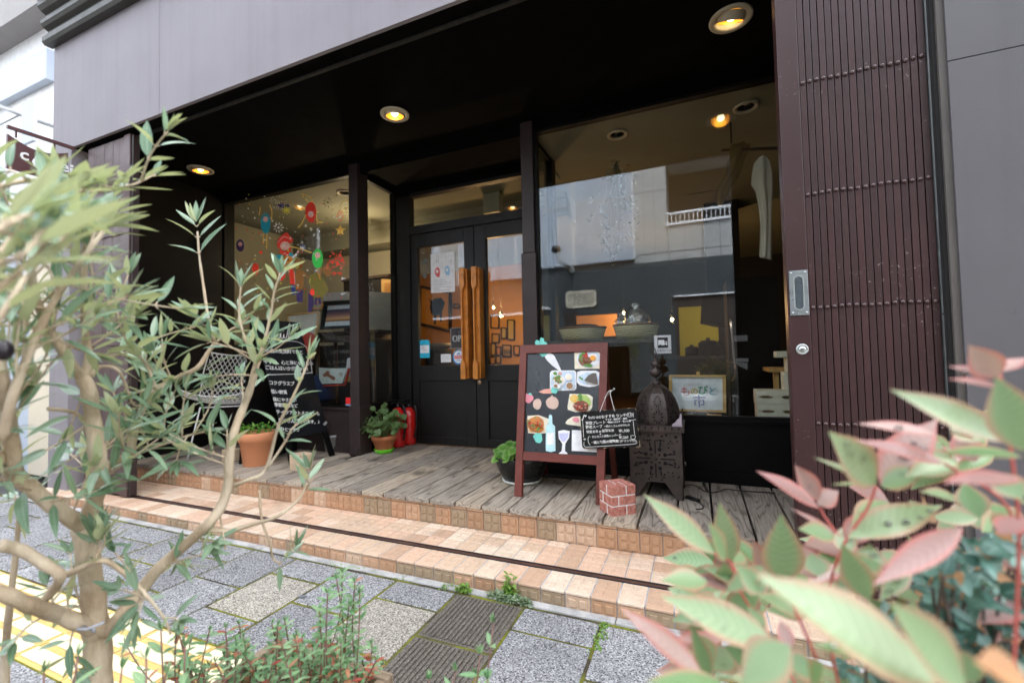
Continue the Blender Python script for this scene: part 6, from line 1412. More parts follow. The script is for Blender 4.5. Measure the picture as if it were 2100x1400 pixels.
WB = thing('wooden_box_frame', 'honey coloured wooden box frame on the inner wall by the door', 'frame'); q = MB(); q.slab([onY(u, v, 4.14) for u, v in ((782, 572), (822, 574), (822, 627), (782, 615))], (0, .05, 0)); q.build('frame', M_PINE, WB); q = MB(); q.slab([onY(u, v, 4.135) for u, v in ((788, 580), (816, 581), (816, 618), (788, 609))], (0, .003, 0)); q.build('backing', M_WOODW, WB)
SN = thing('motion_sensor', 'square cream box mounted above the door inside', 'sensor'); q = MB(); a, b = onY(990, 398, 3.95), onY(1024, 433, 3.95); q.box(a.x, b.x, 3.95, 4.05, b.z, a.z, bev=.006); q.build('case', paint('sensor_cream', (.42, .4, .28), .5, .05), SN); q = MB(); q.box(a.x + .02, b.x - .02, 4.0, 4.03, a.z - .01, ZW1 + .004); q.build('mount', M_CEIL, SN)

# pictures on the warm wall seen through the door
yw_ = 6.2
CW = thing('bull_painting', 'dark framed painting of a black bull on the warm wall', 'painting'); P4 = [onY(u, v, yw_ - .03) for u, v in ((862, 588), (924, 601), (924, 678), (862, 664))]
q = MB(); q.slab([p_ for p_ in P4], (0, .025, 0)); q.build('canvas', cm('painting_amber', (.7, .35, .06)), CW); q = MB()
for i in range(4): q.tube([P4[i] + V((0, -.004, 0)), P4[(i + 1) % 4] + V((0, -.004, 0))], .028, 4)
q.build('frame', M_DTAB, CW)
zb_ = lambda x, y: onY(800 + x / 2.334, 350 + y / 2.334, yw_ - .036)
q = MB(); q.slab([zb_(*p_) for p_ in [(186, 612), (196, 622), (215, 612), (245, 608), (262, 630), (256, 655), (248, 672), (248, 720), (240, 722), (236, 690), (222, 694), (218, 735), (210, 735), (208, 690), (198, 685), (190, 655), (194, 632)]], (0, .004, 0)); q.build('bull_figure', M_HOLE, CW)
q = MB(); q.box(onY(862, 690, 5.9).x - .6, onY(960, 690, 5.9).x, 5.85, 6.15, onY(880, 727, 5.9).z - .03, onY(880, 727, 5.9).z); o = thing('wall_shelf', 'warm lit shelf of small goods under the bull painting', 'shelf'); q.build('board', M_SHELF, o)
g = random.Random(8)
for i in range(16):
    q = MB(); x_ = onY(866 + i * 5, 720, 5.95).x; h_ = g.uniform(.06, .19); w_ = g.uniform(.025, .05); q.box(x_, x_ + w_, 5.92, 5.99, onY(880, 727, 5.9).z + .001, onY(880, 727, 5.9).z + h_, bev=.004); o = q.build('small_box', [C_RED, M_WOODW, M_DTAB, C_SAL][i % 4]); tag(o, 'small warm coloured box in the row on the lit shelf', 'box', 'small boxes on the lit shelf')
zfr = lambda x, y: onY(860 + x / 7.776, 620 + y / 7.776, yw_ - .03)
fl = [(1145, 200, 1270, 405), (1310, 405, 1390, 570), (1410, 280, 1515, 590), (1165, 500, 1275, 635), (1145, 650, 1220, 835), (1230, 705, 1300, 835), (1330, 680, 1465, 850), (1135, 860, 1215, 975), (1225, 850, 1300, 960), (1510, 690, 1600, 830), (560, 30, 640, 90)]
labs = ['uppermost on the wall', 'small and dark, beside the tall one', 'tall and narrow', 'grey and squarish', 'above the lowest row, edge nearest the handles', 'little pale portrait', 'with four bottle shapes', 'lowest, near the handles', 'lowest, with red figures', 'dim, at the wall end', 'dim and high above the plate']
for (x0, y0, x1, y1), lb in zip(fl, labs):
    o = thing('wall_picture', 'thin dark framed picture behind the door glass, ' + lb, 'picture', 'framed pictures on the warm wall'); P4 = [zfr(x0, y0), zfr(x1, y0 + 6), zfr(x1, y1 + 6), zfr(x0, y1)]
    q = MB(); q.slab(P4, (0, .02, 0)); q.build('print', cm('warm_print', (g.uniform(.36, .5), g.uniform(.18, .27), g.uniform(.05, .1))), o); q = MB()
    for i in range(4): q.tube([P4[i] + V((0, -.004, 0)), P4[(i + 1) % 4] + V((0, -.004, 0))], .014, 4)
    if 'bottle' in lb:
        for j in range(4): q.slab([zfr(1350 + j * 28 + a, b) + V((0, -.006, 0)) for a, b in ((0, 830), (0, 760), (6, 750), (6, 720), (12, 720), (12, 750), (18, 760), (18, 830))], (0, .003, 0))
    q.build('frame', M_DTAB, o)
pt = thing('round_bowl', 'pale round bowl on a dark stand behind the door glass', 'bowl'); c = onY(900, 716, 4.6); q = MB(); q.lathe([(.09, 0), (.17, .03), (.185, .07), (.18, .07), (.09, .012), (0, .01)], c, 28); q.build('bowl', cm('bowl_grey', (.35, .33, .28)), pt); q = MB(); q.lathe([(.2, ZD - c.z), (.16, -.05), (.17, -.002)], c, 24); q.build('stand', M_HOLE, pt)
# lit bulbs inside
M_LAMP = emit('warm_pendant', (1, .6, .25), 40)
def pend(label, u, v, y, R_, watts, hue=(1, .58, .24)):
    c = onY(u, v, y); o = thing('pendant_bulb', label, 'lamp', 'bare bulbs lit inside the shop'); q = MB(); q.ball(c, R_, 0, 14); q.build('bulb', M_LAMP, o); q = MB(); q.tube([c + V((0, 0, R_)), V((c.x, y, ZW1 + .019))], .0014, 5); q.lathe([(.012, R_ * .6), (.016, R_ + .03), (.008, R_ + .05)], c, 12); q.build('flex', M_RUB, o)
    L = bpy.data.lights.new('bulb_lamp', 'POINT'); L.energy = watts; L.color = hue; L.shadow_soft_size = R_ * 1.2; lo = bpy.data.objects.new('bulb_lamp', L); COL.objects.link(lo); lo.location = c + V((0, -R_ * 3, -R_ * 2))
pend('bright bare bulb glowing above the truck sticker', 1378, 655, 4.6, .013, .5)
pend('small bare bulb glowing behind the filled basket', 1279, 641, 6.6, .012, 2.6)
pend('tiny bare bulb glowing behind the door glass, upper of two', 1012, 631, 5.1, .011, 4.0)
pend('tiny bare bulb glowing behind the door glass, beside the white beam', 1028, 648, 5.0, .011, 1.5)
pend('added unseen bulb behind the brown post, lighting the left room', 738, 500, 3.9, .02, 2.1, (1, .78, .5))  # bulb added out of sight to warm the left inner walls
pend('added unseen bulb behind the cooker hood, lighting the lime kitchen wall', 1476, 640, 5.9, .015, 1.2)  # bulb added behind the hood to brighten the kitchen wall
# ------------------------------------------------------------------ olive tree
L_OLV = m_leaf('olive_leaf', (.11, .2, .12), (.26, .37, .25), (.47, .51, .33), None, .24, .25)
t = NT('olive_bark'); v = t.tex((1, 1, .35)); n = t.noise(v, 60, 6, .65); n2 = t.noise(t.tex(), 12, 3)
t.pbr(t.mix(t.ramp(n2, [(.35, 0.0), (.65, 1.0)]), t.mix(n, (.26, .18, .11), (.62, .49, .34)), t.mix(n, (.38, .31, .22), (.74, .64, .49))), .85, 0, t.bump(n, .006), .3); M_BARK = t.m
OT = thing('olive_tree', 'young olive tree with forked pale trunk and silvery leaves, in front of the left window', 'tree')
wq = MB(); lq = MB(); og = random.Random(17)
def leafpair(p, ax, up, L, g, both=True):
    ax = ax.normalized(); s = ax.cross(up)
    s = s.normalized() if s.length > 1e-4 else ax.orthogonal().normalized()
    for sg in ((1, -1) if both else (1,)):
        if g.random() < .06: continue
        d = ax * g.uniform(.35, .85) + s * sg * g.uniform(.6, 1.0) + V((g.uniform(-.25, .25), g.uniform(-.25, .25), g.uniform(-.1, .35)))
        nrm = V((g.uniform(-.5, .5), g.uniform(-.6, .3), 1.0)) + ax * .4
        ll = L * g.uniform(.78, 1.3); ped = d.normalized() * .006
        wq.tube([p, p + ped], .0009, 4, cap=False)
        lq.leaf(p + ped, d, nrm, ll, ll * g.uniform(.17, .25), 0, g.random(), g.uniform(-.12, .3), g.uniform(.15, .45), 6)
def leafy(path, L, t0=.25, sp=.02, g=og, tuft=True):
    path = smooth_path(path, 4); tot = 0; acc = 0; k_ = 0
    Ln = sum((b - a).length for a, b in zip(path[:-1], path[1:])); ups = (V((0, 0, 1)), V((.3, -1, .2)))
    for a, b in zip(path[:-1], path[1:]):
        sl = (b - a).length; tot += sl; acc += sl
        if tot > t0 * Ln and acc > sp:
            acc = 0; k_ += 1; leafpair(b, b - a, ups[k_ % 2], L * (1 - .25 * tot / Ln), g)
    if tuft:
        e = path[-1]; ax = (path[-1] - path[-3]).normalized()
        for i in range(4): lq.leaf(e, ax + V((g.uniform(-.5, .5), g.uniform(-.5, .5), g.uniform(-.2, .5))), (g.uniform(-.5, .5), -.4, .8), L * g.uniform(.45, .85), L * .17, 0, g.random(), g.uniform(-.1, .15), .3)
def limb(px, d0, d1, r0, r1, leaf=0.0, lt0=.35, sp=.018, knots=True):
    n = len(px); pts = []
    for i, (u, v_) in enumerate(px):
        tt = i / (n - 1); pts.append(at(u, v_, d0 + (d1 - d0) * tt + (.012 * math.sin(i * 2.1 + u) if 0 < i < n - 1 else 0)))
    sm_ = smooth_path(pts, 4); m_ = len(sm_)
    rad = [(r0 + (r1 - r0) * i / (m_ - 1)) * (1 + (.07 * math.sin(i * 1.7 + u) if knots else 0)) for i in range(m_)]
    wq.tube(sm_, rad, 10 if r0 > .004 else 6)
    if leaf: leafy(pts, leaf, lt0, sp)
    return pts
def twigs(pts, n, ln, L, g=og, t0=.15, bias=V((0, 0, .5)), spr=1.0):
    sm_ = smooth_path(pts, 4)
    for i in range(n):
        k_ = int(g.uniform(t0, .97) * (len(sm_) - 1)); p = sm_[k_]; d = V((g.gauss(0, 1), g.gauss(0, .7), g.gauss(0, 1))).normalized() * spr + bias; d.normalize(); l_ = ln * g.uniform(.5, 1.3)
        mid = p + d * l_ * .5 + V((g.uniform(-.01, .01), g.uniform(-.01, .01), .006)); e = mid + (d + V((g.uniform(-.3, .3), g.uniform(-.3, .3), g.uniform(-.1, .4)))).normalized() * l_ * .5
        wq.tube(smooth_path([p, mid, e], 3), [.0016, .0015, .0014, .0013, .0012, .0011, .001], 5); leafy([p, mid, e], L, .12, .021, g)
T0 = limb([(205, 1520), (203, 1400), (200, 1310), (198, 1280)], .73, .72, .0185, .0185)
base = T0[0]; wq.tube(smooth_path([V((base.x + .01, base.y + .005, .0)), V((base.x + .004, base.y, .15)), base]), [.03 - .0115 * i / 8 for i in range(9)], 12)
Ab = limb([(198, 1290), (193, 1232), (182, 1150), (170, 1080)], .72, .70, .0165, .0145)
Bl = limb([(170, 1080), (134, 1054), (84, 1017), (27, 967), (0, 943), (-40, 915)], .70, .55, .0115, .008)
Cl = limb([(170, 1080), (188, 1044), (198, 1010), (205, 964), (198, 920), (191, 863), (181, 796), (170, 778)], .70, .63, .0125, .0085)
Dl = limb([(171, 779), (134, 728), (97, 668), (80, 628), (66, 570), (70, 500), (95, 420)], .63, .5, .0065, .0025)
El = limb([(172, 779), (181, 728), (173, 661), (173, 560), (176, 524), (183, 490), (205, 440)], .63, .6, .0055, .002)
Fl = limb([(5, 900), (34, 789), (91, 655), (134, 581), (178, 520), (215, 470)], .52, .55, .0055, .0022)
Ul = limb([(32, 968), (25, 903), (16, 850), (10, 800), (-10, 720)], .6, .5, .008, .006)
Gl = limb([(206, 968), (236, 947), (268, 933)], .69, .71, .0065, .0055)
Hl = limb([(268, 933), (272, 905), (279, 873), (292, 839), (319, 799)], .71, .73, .006, .005)
Il = limb([(319, 799), (312, 775), (299, 745), (279, 725), (255, 690), (240, 640)], .73, .68, .0028, .0014, .058, .3)
Jl = limb([(319, 799), (352, 779), (403, 755), (430, 718), (443, 702)], .73, .8, .0042, .0034)
Kl = limb([(443, 702), (436, 688), (426, 645), (416, 577), (409, 527), (405, 475)], .8, .84, .003, .0017)
leafy([at(412, 550, .83), at(408, 520, .835), at(405, 480, .84), at(403, 455, .84)], .062, .3, .02)
Ll = limb([(443, 702), (470, 678), (495, 665), (520, 640)], .8, .84, .0025, .0014, .055, .2)
Ml = limb([(268, 935), (307, 920), (336, 910), (385, 893), (420, 885)], .71, .77, .003, .0015, .062, .15)
Rl = limb([(205, 1292), (228, 1288), (252, 1256), (285, 1215), (319, 1172), (369, 1125), (420, 1081), (450, 1044), (467, 997), (470, 940), (481, 883), (500, 833), (515, 791), (525, 751), (532, 729)], .72, .8, .0115, .005)
limb([(532, 729), (545, 690), (556, 640), (562, 600), (575, 560)], .8, .82, .0032, .0016, .062, .2, .016)
limb([(530, 735), (512, 715), (498, 680), (490, 640), (494, 590)], .8, .8, .003, .0015, .064, .15, .016)
R2 = limb([(420, 1085), (470, 1088), (520, 1074), (571, 1057), (614, 1021), (630, 990)], .75, .8, .0045, .0018)
leafy([at(614, 1021, .8), at(628, 995, .8), at(636, 960, .8)], .058, .2, .012); wq.tube([at(628, 1000, .8), at(641, 981, .8)], .0016, 5)
limb([(470, 1000), (505, 985), (545, 962), (571, 873), (600, 815), (624, 762), (633, 735)], .78, .8, .0036, .0016, .06, .55, .017)
limb([(548, 960), (585, 905), (598, 880), (612, 868)], .79, .8, .0024, .0012, .05, .5)
R3 = limb([(532, 1005), (537, 1064), (554, 1115), (560, 1145), (577, 1155)], .8, .8, .0024, .0015)
leafy([at(560, 1145, .8), at(577, 1155, .8), at(590, 1140, .8), at(606, 1120, .8)], .052, .05, .013)
limb([(447, 1048), (452, 1062), (463, 1125)], .77, .75, .0022, .0016)
R5 = limb([(124, 1182), (165, 1165), (208, 1148), (242, 1165), (275, 1192), (302, 1222), (336, 1266), (350, 1300)], .66, .68, .005, .0014)
limb([(0, 1118), (44, 1128), (94, 1158), (124, 1182), (101, 1219), (70, 1245)], .62, .66, .0085, .0055)
Ql = limb([(198, 1292), (168, 1279), (117, 1259), (67, 1242), (27, 1225), (-20, 1205)], .72, .58, .0125, .008)
limb([(10, 1440), (12, 1330), (20, 1240), (34, 1120), (40, 1040)], .8, .75, .007, .003)
Tl = limb([(-40, 400), (40, 372), (110, 372), (180, 393), (233, 387), (277, 377), (318, 358)], .5, .66, .0032, .0012, .056, .3, .017)
limb([(-30, 560), (30, 480), (70, 450), (110, 410), (120, 380)], .42, .5, .003, .0014, .06, .2, .017)
limb([(-30, 700), (20, 620), (60, 560), (120, 500), (160, 450)], .36, .42, .003, .0014, .06, .15, .018)
limb([(-40, 520), (0, 480), (30, 480), (50, 460)], .3, .33, .0025, .0012, .058, .1, .018)
limb([(-40, 620), (10, 580), (60, 540), (100, 490)], .3, .33, .0025, .0012, .058, .1, .02)
limb([(-50, 480), (-10, 470), (30, 450), (60, 440)], .26, .3, .0022, .0012, .056, .05, .016)
limb([(-50, 560), (0, 540), (50, 520), (90, 470)], .27, .31, .0022, .0012, .056, .05, .016)
limb([(-40, 520), (10, 470), (60, 440), (120, 440)], .32, .38, .0022, .0012, .056, .05, .017)
limb([(60, 700), (110, 705), (150, 712), (210, 728), (262, 722), (330, 690), (400, 670)], .6, .74, .0028, .0012, .056, .3, .018)
limb([(198, 930), (230, 905), (262, 880), (300, 870)], .68, .7, .0022, .0012, .055, .2)
limb([(100, 838), (150, 845), (185, 870)], .6, .66, .003, .0024)
limb([(185, 770), (205, 752), (240, 757), (258, 790), (275, 830), (310, 825)], .64, .7, .003, .0012, .05, .6)
for pts, n, ln, L in ((Dl, 12, .1, .058), (El, 12, .1, .058), (Fl, 11, .1, .058), (Cl, 6, .12, .058), (Hl, 2, .09, .058), (Jl, 5, .08, .056), (Bl, 10, .11, .058), (Ul, 7, .1, .058), (Ml, 5, .09, .055), (Gl, 4, .1, .055), (Ql, 7, .1, .055), (Rl[7:], 6, .08, .056), (Rl[3:7], 4, .08, .055), (R5, 7, .06, .055), (Tl, 5, .07, .054)): twigs(pts, n, ln, L)
twigs(Rl[12:], 4, .09, .06, bias=V((.3, 0, .9)))
wq.build('trunk', M_BARK, OT); lq.build('crown', L_OLV, OT)
q = MB(); q.ball(at(6, 718, .45), .0085, 0, 14, sz=1.25); q.build('olive_fruit', flat('ripe_olive', (.012, .009, .014), .35), OT)
q = MB(); a = at(200, 1275, .70); q.tube([a + V((-.02, -.012, -.004)), a + V((-.006, -.022, .0)), a + V((.012, -.018, .002)), a + V((.028, -.004, .008))], .0022, 6); q.tube([a + V((-.014, -.014, .0)), a + V((.02, -.012, -.004)), a + V((.026, -.016, .004))], .0018, 6); q.build('tie_wire', flat('grey_tie', (.45, .46, .52), .5), OT)
q = MB(); p_ = at(172, 1250, .735); q.add([p_, p_ + V((.006, 0, .035)), p_ + V((-.002, .004, .055)), p_ + V((-.012, 0, .02))], [(0, 1, 2, 3)]); q.add([p_ + V((0, .002, 0)), p_ + V((.006, .002, .035)), p_ + V((-.002, .006, .055)), p_ + V((-.012, .002, .02))], [(3, 2, 1, 0)]); q.build('blue_tag', flat('tag_teal', (.04, .25, .32), .5), OT)

# ------------------------------------------------------------------ nandina on the right, very near the lens
L_NAN = m_leaf('nandina_leaf', (.13, .25, .1), (.36, .47, .28), (.38, .36, .24), (.6, .22, .18), .28, .3)
L_NANP = m_leaf('nandina_pink_leaf', (.36, .2, .19), (.5, .36, .33), (.42, .24, .2), (.62, .13, .11), .28, .3)
NA = thing('nandina', 'nandina shrub with pale green red-edged leaves, close in front of the grey pier', 'shrub')
zn = lambda x, y: (1250 + x / 2, 700 + y / 2)
nq = MB(); nd = MB(); ng = random.Random(5)
NL = [(430, 870, 135, 630, 105, .40, 0), (500, 900, 450, 655, 95, .42, 0), (705, 985, 712, 722, 150, .36, 0), (860, 682, 612, 525, 80, .42, 1), (858, 650, 757, 505, 85, .43, 1), (855, 668, 938, 612, 90, .43, 1), (1090, 588, 900, 368, 165, .36, 2), (1112, 588, 1342, 310, 150, .37, 3), (1112, 592, 1302, 522, 110, .37, 0), (1098, 590, 858, 465, 34, .38, 0), (1088, 592, 920, 570, 26, .38, 0), (970, 830, 1092, 690, 95, .4, 1), (975, 802, 1388, 650, 125, .37, 2), (960, 812, 760, 675, 32, .41, 1), (1350, 1400, 605, 948, 250, .23, 0), (1460, 1420, 1128, 1058, 200, .22, 0), (690, 1245, 208, 1040, 150, .31, 0), (385, 1375, 64, 1085, 105, .33, 1), (470, 1400, 150, 1392, 90, .3, 0), (745, 1250, 530, 1400, 170, .28, 0), (1062, 1062, 950, 822, 110, .32, 0), (1450, 762, 1080, 1005, 105, .3, 1), (1640, 410, 1172, 190, 120, .28, 0), (1692, 450, 1602, 145, 165, .27, 0), (1590, 152, 1474, 15, 115, .33, 1), (1592, 140, 1384, 105, 42, .33, 1), (1622, 190, 1394, 150, 50, .33, 1), (1600, 125, 1705, 65, 62, .33, 1), (1340, 382, 1036, 322, 60, .35, 1), (1372, 500, 1028, 392, 72, .34, 1), (1692, 470, 1368, 440, 90, .3, 0), (1482, 402, 1380, 375, 64, .34, 1), (1460, 665, 1288, 598, 76, .38, 0), (1682, 560, 1366, 580, 95, .28, 1), (1600, 790, 1704, 715, 95, .3, 1), (1692, 645, 1560, 535, 125, .3, 0), (852, 952, 772, 828, 92, .38, 1), (632, 942, 588, 812, 60, .38, 1), (542, 1012, 326, 960, 62, .4, 1), (412, 1390, 340, 1160, 72, .34, 0), (1210, 1310, 838, 1228, 100, .26, 0), (640, 1180, 560, 1080, 60, .36, 0), (1500, 1400, 1400, 1250, 120, .26, 0), (880, 1330, 820, 1400, 90, .27, 0), (740, 1260, 700, 1140, 60, .35, 1)]
for i in range(95):
    u = ng.uniform(1440, 2130); lim = 1180 - (u - 1290) * .52 if u < 1900 else 860 - (u - 1900) * .2
    v_ = ng.uniform(lim + 60, 1440)
    for k_ in range(ng.choice((1, 2, 3))):
        X, Y = (u - 1250) * 2, (v_ - 700) * 2; a_ = ng.uniform(2.2, 4.9); l_ = ng.uniform(120, 230); NL.append((X, Y, X + l_ * math.cos(a_), Y + l_ * math.sin(a_) * .8, ng.uniform(60, 110), ng.uniform(.34, .6), ng.choice((0, 0, 0, 0, 1))))
NL.append((1760, 1440, 1500, 1310, 190, .17, 4))
drops = MB(); nb_ = MB()
for (bx, by, tx, ty, w, d_, kind) in NL:
    a = at(*zn(bx, by), d_); b = at(*zn(tx, ty), d_ * ng.uniform(.93, 1.06)); ax = b - a; L_ = ax.length; W_ = w / 2 * d_ / FPX * (1.15 if d_ < .3 else 1.05)
    view = (EYE - a).normalized(); nrm = (view + V((ng.uniform(-.3, .3), ng.uniform(-.2, .2), .7))).normalized()
    (nq if kind in (0, 2) else nb_ if kind == 4 else nd).leaf(a, ax, nrm, L_, W_, 0, ng.random(), ng.uniform(-.05, .1), .28, 10, .6)
    if kind in (2, 3) or (ng.random() < .2 and kind < 4):
        for i in range(6 if kind >= 2 else 2):
            sd = ax.cross(nrm).normalized(); p_ = a + ax * ng.uniform(.3, .8) + sd * W_ * ng.uniform(-.25, .25) + nrm * .001; drops.ball(p_, ng.uniform(.0012, .0026), 0, 10, sz=.7)
nq.build('leaves', L_NAN, NA); L_BRNL = m_leaf('brown_leaf', (.3, .13, .05), (.5, .27, .12), None, None, .5, .25); nb_.build('brown_leaf', L_BRNL, NA); nd.build('pink_leaves', L_NANP, NA)
t = NT('water_drop'); gl = t.n('ShaderNodeBsdfGlossy', Roughness=.03); tr = t.n('ShaderNodeBsdfTransparent'); mx = t.n('ShaderNodeMixShader'); lw = t.n('ShaderNodeLayerWeight', Blend=.45); t.l(lw.outputs['Fresnel'], mx.inputs[0]); t.l(tr.outputs[0], mx.inputs[1]); t.l(gl.outputs[0], mx.inputs[2]); t.l(mx.outputs[0], t.out.inputs[0]); wd_ = drops.build('water_drops', t.m, NA); wd_['kind'] = 'stuff'
M_RST = flat('red_stem', (.42, .08, .06), .5); q = MB()
for st_px, d0, d1 in (([(1092, 590), (1060, 680), (965, 825), (905, 1000), (900, 1200), (960, 1500)], .38, .36), ([(860, 680), (905, 750), (968, 825)], .43, .4), ([(500, 900), (540, 1030), (640, 1180), (760, 1400), (800, 1600)], .41, .34), ([(1600, 130), (1640, 400), (1680, 800), (1650, 1500)], .33, .3), ([(1372, 500), (1600, 640), (1690, 800)], .34, .32), ([(432, 872), (505, 905)], .4, .41), ([(705, 985), (760, 1100), (850, 1300)], .36, .34)):
    n = len(st_px); q.tube(smooth_path([at(*zn(*p_), d0 + (d1 - d0) * i / (n - 1)) for i, p_ in enumerate(st_px)]), .0011, 6)
pb = at(*zn(960, 1500), .36); q.tube([pb, V((pb.x - .02, pb.y + .02, .02))], .004, 7); pb = at(*zn(1650, 1500), .3); q.tube([pb, V((pb.x, pb.y + .03, .02))], .004, 7); q.build('stems', M_RST, NA)

# dense small-leaved shrubs below it
L_TEAL = m_leaf('teal_leaf', (.025, .09, .07), (.2, .38, .32), (.16, .25, .2), None, .35, .25)
SB = thing('small_leaf_shrub', 'blurred blue-green small-leaved shrub under the nandina', 'shrub'); q = MB(); b2_ = MB(); s = MB(); g = random.Random(31)
for i in range(1300):
    u = 1250 + g.triangular(900, 1760, 1640) / 2; v_ = 700 + g.uniform(790, 1420) / 2; 
    if (u - 1700) * .55 + 1130 > v_ + 190 - (u - 1700) * .95: pass
    if v_ < 1130 + (2060 - u) * .75 - 60: continue
    dd = g.uniform(.36, .66); p_ = at(u, v_, dd)
    (q if g.random() < .86 else b2_).leaf(p_, (g.uniform(-1, 1), g.uniform(-1, .6), g.uniform(-.4, .8)), (g.uniform(-.5, .5), -.7, .8), g.uniform(.012, .025), g.uniform(.009, .015), 0, g.random() ** 1.5)
    if i % 5 == 0: s.tube([p_, p_ + V((g.uniform(-.03, .03), g.uniform(0, .05), -.12)), V((p_.x * .96, p_.y + .05, .03))], .0014, 4)
q.build('leaves', L_TEAL, SB); b2_.build('brown_leaves', L_BRNL, SB); s.build('stems', M_SHELF, SB)

# salvia-like bedding along the kerb
L_SAL = m_leaf('salvia_leaf', (.1, .26, .11), (.34, .5, .28), (.3, .4, .26), None, .5, .3)
L_SALR = m_leaf('salvia_red_leaf', (.34, .05, .04), (.46, .24, .13), None, None, .5, .3)
M_PST = flat('purple_stem', (.2, .1, .08), .6); g = random.Random(41)
def sprig(q, r_, s, foot, tip, n, L, red=.15):
    mid = foot.lerp(tip, .55) + V((g.uniform(-.015, .015), g.uniform(-.01, .01), 0)); path = smooth_path([foot, mid, tip], 5); s.tube(path, .0012, 5)
    for i in range(n):
        p_ = path[int(len(path) * (.25 + .74 * i / n))]; a = g.uniform(0, 6.28)
        for sg in (0, PI):
            d = V((math.cos(a + sg), math.sin(a + sg), g.uniform(.1, .7))); mb_ = r_ if g.random() < red else q
            mb_.leaf(p_, d, (0, -.3, 1), L * g.uniform(.6, 1.15), L * g.uniform(.28, .4), 0, g.random(), g.uniform(-.1, .4), .25)
    for i in range(4): q.leaf(path[-1], V((g.uniform(-.6, .6), g.uniform(-.6, .6), 1)), (0, -1, .3), L * .55, L * .18, 0, g.random())
PB0, PB1, PBZ = (-.87, .43), (-.56, .71), .4
PX = thing('planter_box', 'weathered timber planter full of straw mulch at the bottom edge of the picture', 'planter'); q = MB()
M_PBOX = wood('planter_wood', (.1, .07, .045), (.3, .23, .16), 0, 9, .8, False, False)
for k_ in range(4):
    z0 = .03 + k_ * .093
    q.box(PB0[0], PB1[0], PB0[1], PB0[1] + .02, z0, z0 + .09, bev=.003); q.box(PB0[0], PB1[0], PB1[1] - .02, PB1[1], z0, z0 + .09, bev=.003); q.box(PB0[0], PB0[0] + .02, PB0[1] + .021, PB1[1] - .021, z0, z0 + .09, bev=.003); q.box(PB1[0] - .02, PB1[0], PB0[1] + .021, PB1[1] - .021, z0, z0 + .09, bev=.003)
q.build('boards', M_PBOX, PX); q = MB(); q.box(PB0[0] + .02, PB1[0] - .02, PB0[1] + .02, PB1[1] - .02, .03, PBZ - .03); q.build('soil', M_SOIL, PX)
q = MB()
for i in range(700):
    p_ = V((g.uniform(PB0[0] + .02, PB1[0] - .02), g.uniform(PB0[1] + .02, PB1[1] - .02), PBZ - .03 + g.uniform(0, .02))); a = g.uniform(0, 6.28); d_ = V((math.cos(a), math.sin(a), g.uniform(-.15, .25))); q.leaf(p_, d_, (0, 0, 1), g.uniform(.012, .04), g.uniform(.003, .009), 0, g.random(), .1, .3, 2)
mu = q.build('straw_mulch', m_leaf('straw', (.34, .17, .07), (.75, .52, .28), None, None, .7, .1), PX); mu['kind'] = 'stuff'
def salvia(label, tips, L, n, dep, red=.15, box=True):
    o = thing('salvia_plant', label, 'plant', 'low leafy plants along the kerb'); q = MB(); r_ = MB(); s = MB()
    for (u, v_) in tips:
        d_ = dep * g.uniform(.92, 1.1); tip = at(u, v_, d_)
        if box: foot = V((min(max(tip.x + g.uniform(-.04, .04), PB0[0] + .03), PB1[0] - .03), min(max(tip.y + g.uniform(-.05, .04), PB0[1] + .03), PB1[1] - .03), PBZ - .03))
        else: foot = V((tip.x * .97 + g.uniform(-.02, .02), min(tip.y + g.uniform(-.05, .02), .49), .03))
        sprig(q, r_, s, foot, tip, n, L, red)
    q.build('leaves', L_SAL, o)
    if r_.v: r_.build('red_leaves', L_SALR, o)
    s.build('stems', M_PST, o)
salvia('tall airy salvia shoots with pale tips, standing highest above the straw', [(702, 1172), (690, 1186), (672, 1215), (728, 1192), (738, 1215), (655, 1250), (716, 1240)], .022, 13, .82, .03)
salvia('dense salvia clump with red-tinged leaves over the straw at the bottom edge', [(560 + g.gauss(0, 95), 1300 + g.uniform(-30, 90)) for i in range(60)], .02, 9, .8, .16)
salvia('low reddish salvia shoots at the rear rim of the straw planter', [(690 + g.gauss(0, 40), 1330 + g.uniform(-20, 60)) for i in range(26)], .017, 8, .82, .4)
salvia('sparse grey-green salvia shoots around the foot of the olive trunk', [(160, 1345), (300, 1350), (380, 1325), (330, 1290), (250, 1370), (90, 1380), (340, 1380)], .032, 5, .62, .03, False)
salvia('lone salvia sprig standing in front of the ribbed paving slabs', [(1012, 1276), (985, 1340)], .03, 8, .76, .0, False)
salvia('short salvia shoots low beside the lone sprig', [(935, 1375), (975, 1382), (1000, 1392), (880, 1392)], .028, 5, .74, .05, False)

# weeds growing in the paving joints
L_WEED = m_leaf('weed_leaf', (.1, .24, .03), (.3, .48, .1)); L_WEEDG = m_leaf('grey_weed_leaf', (.16, .24, .14), (.36, .44, .3))
def weed(label, u0, v0, u1, v1, n, h, L, mat, grp='weeds in the paving joints'):
    a, b = onZ(u0, v0, 0), onZ(u1, v1, 0); q = MB(); w = MB()
    for i in range(n):
        p_ = a.lerp(b, g.random()) + V((g.gauss(0, .012), g.gauss(0, .008), -.004)); top = p_ + V((g.uniform(-.01, .01), g.uniform(-.01, .01), h * g.uniform(.2, 1)))
        w.tube([p_, top], .0007, 4)
        for j in range(4): q.leaf(p_.lerp(top, g.uniform(.3, 1)), (g.uniform(-1, 1), g.uniform(-1, 1), g.uniform(-.1, .6)), (0, -.2, 1), L * g.uniform(.6, 1.2), L * g.uniform(.4, .6), 0, g.random(), .1, .2, 3)
    o = thing('weed', label, 'weed', grp); q.build('leaves', mat, o); w.build('stems', M_STEM, o)
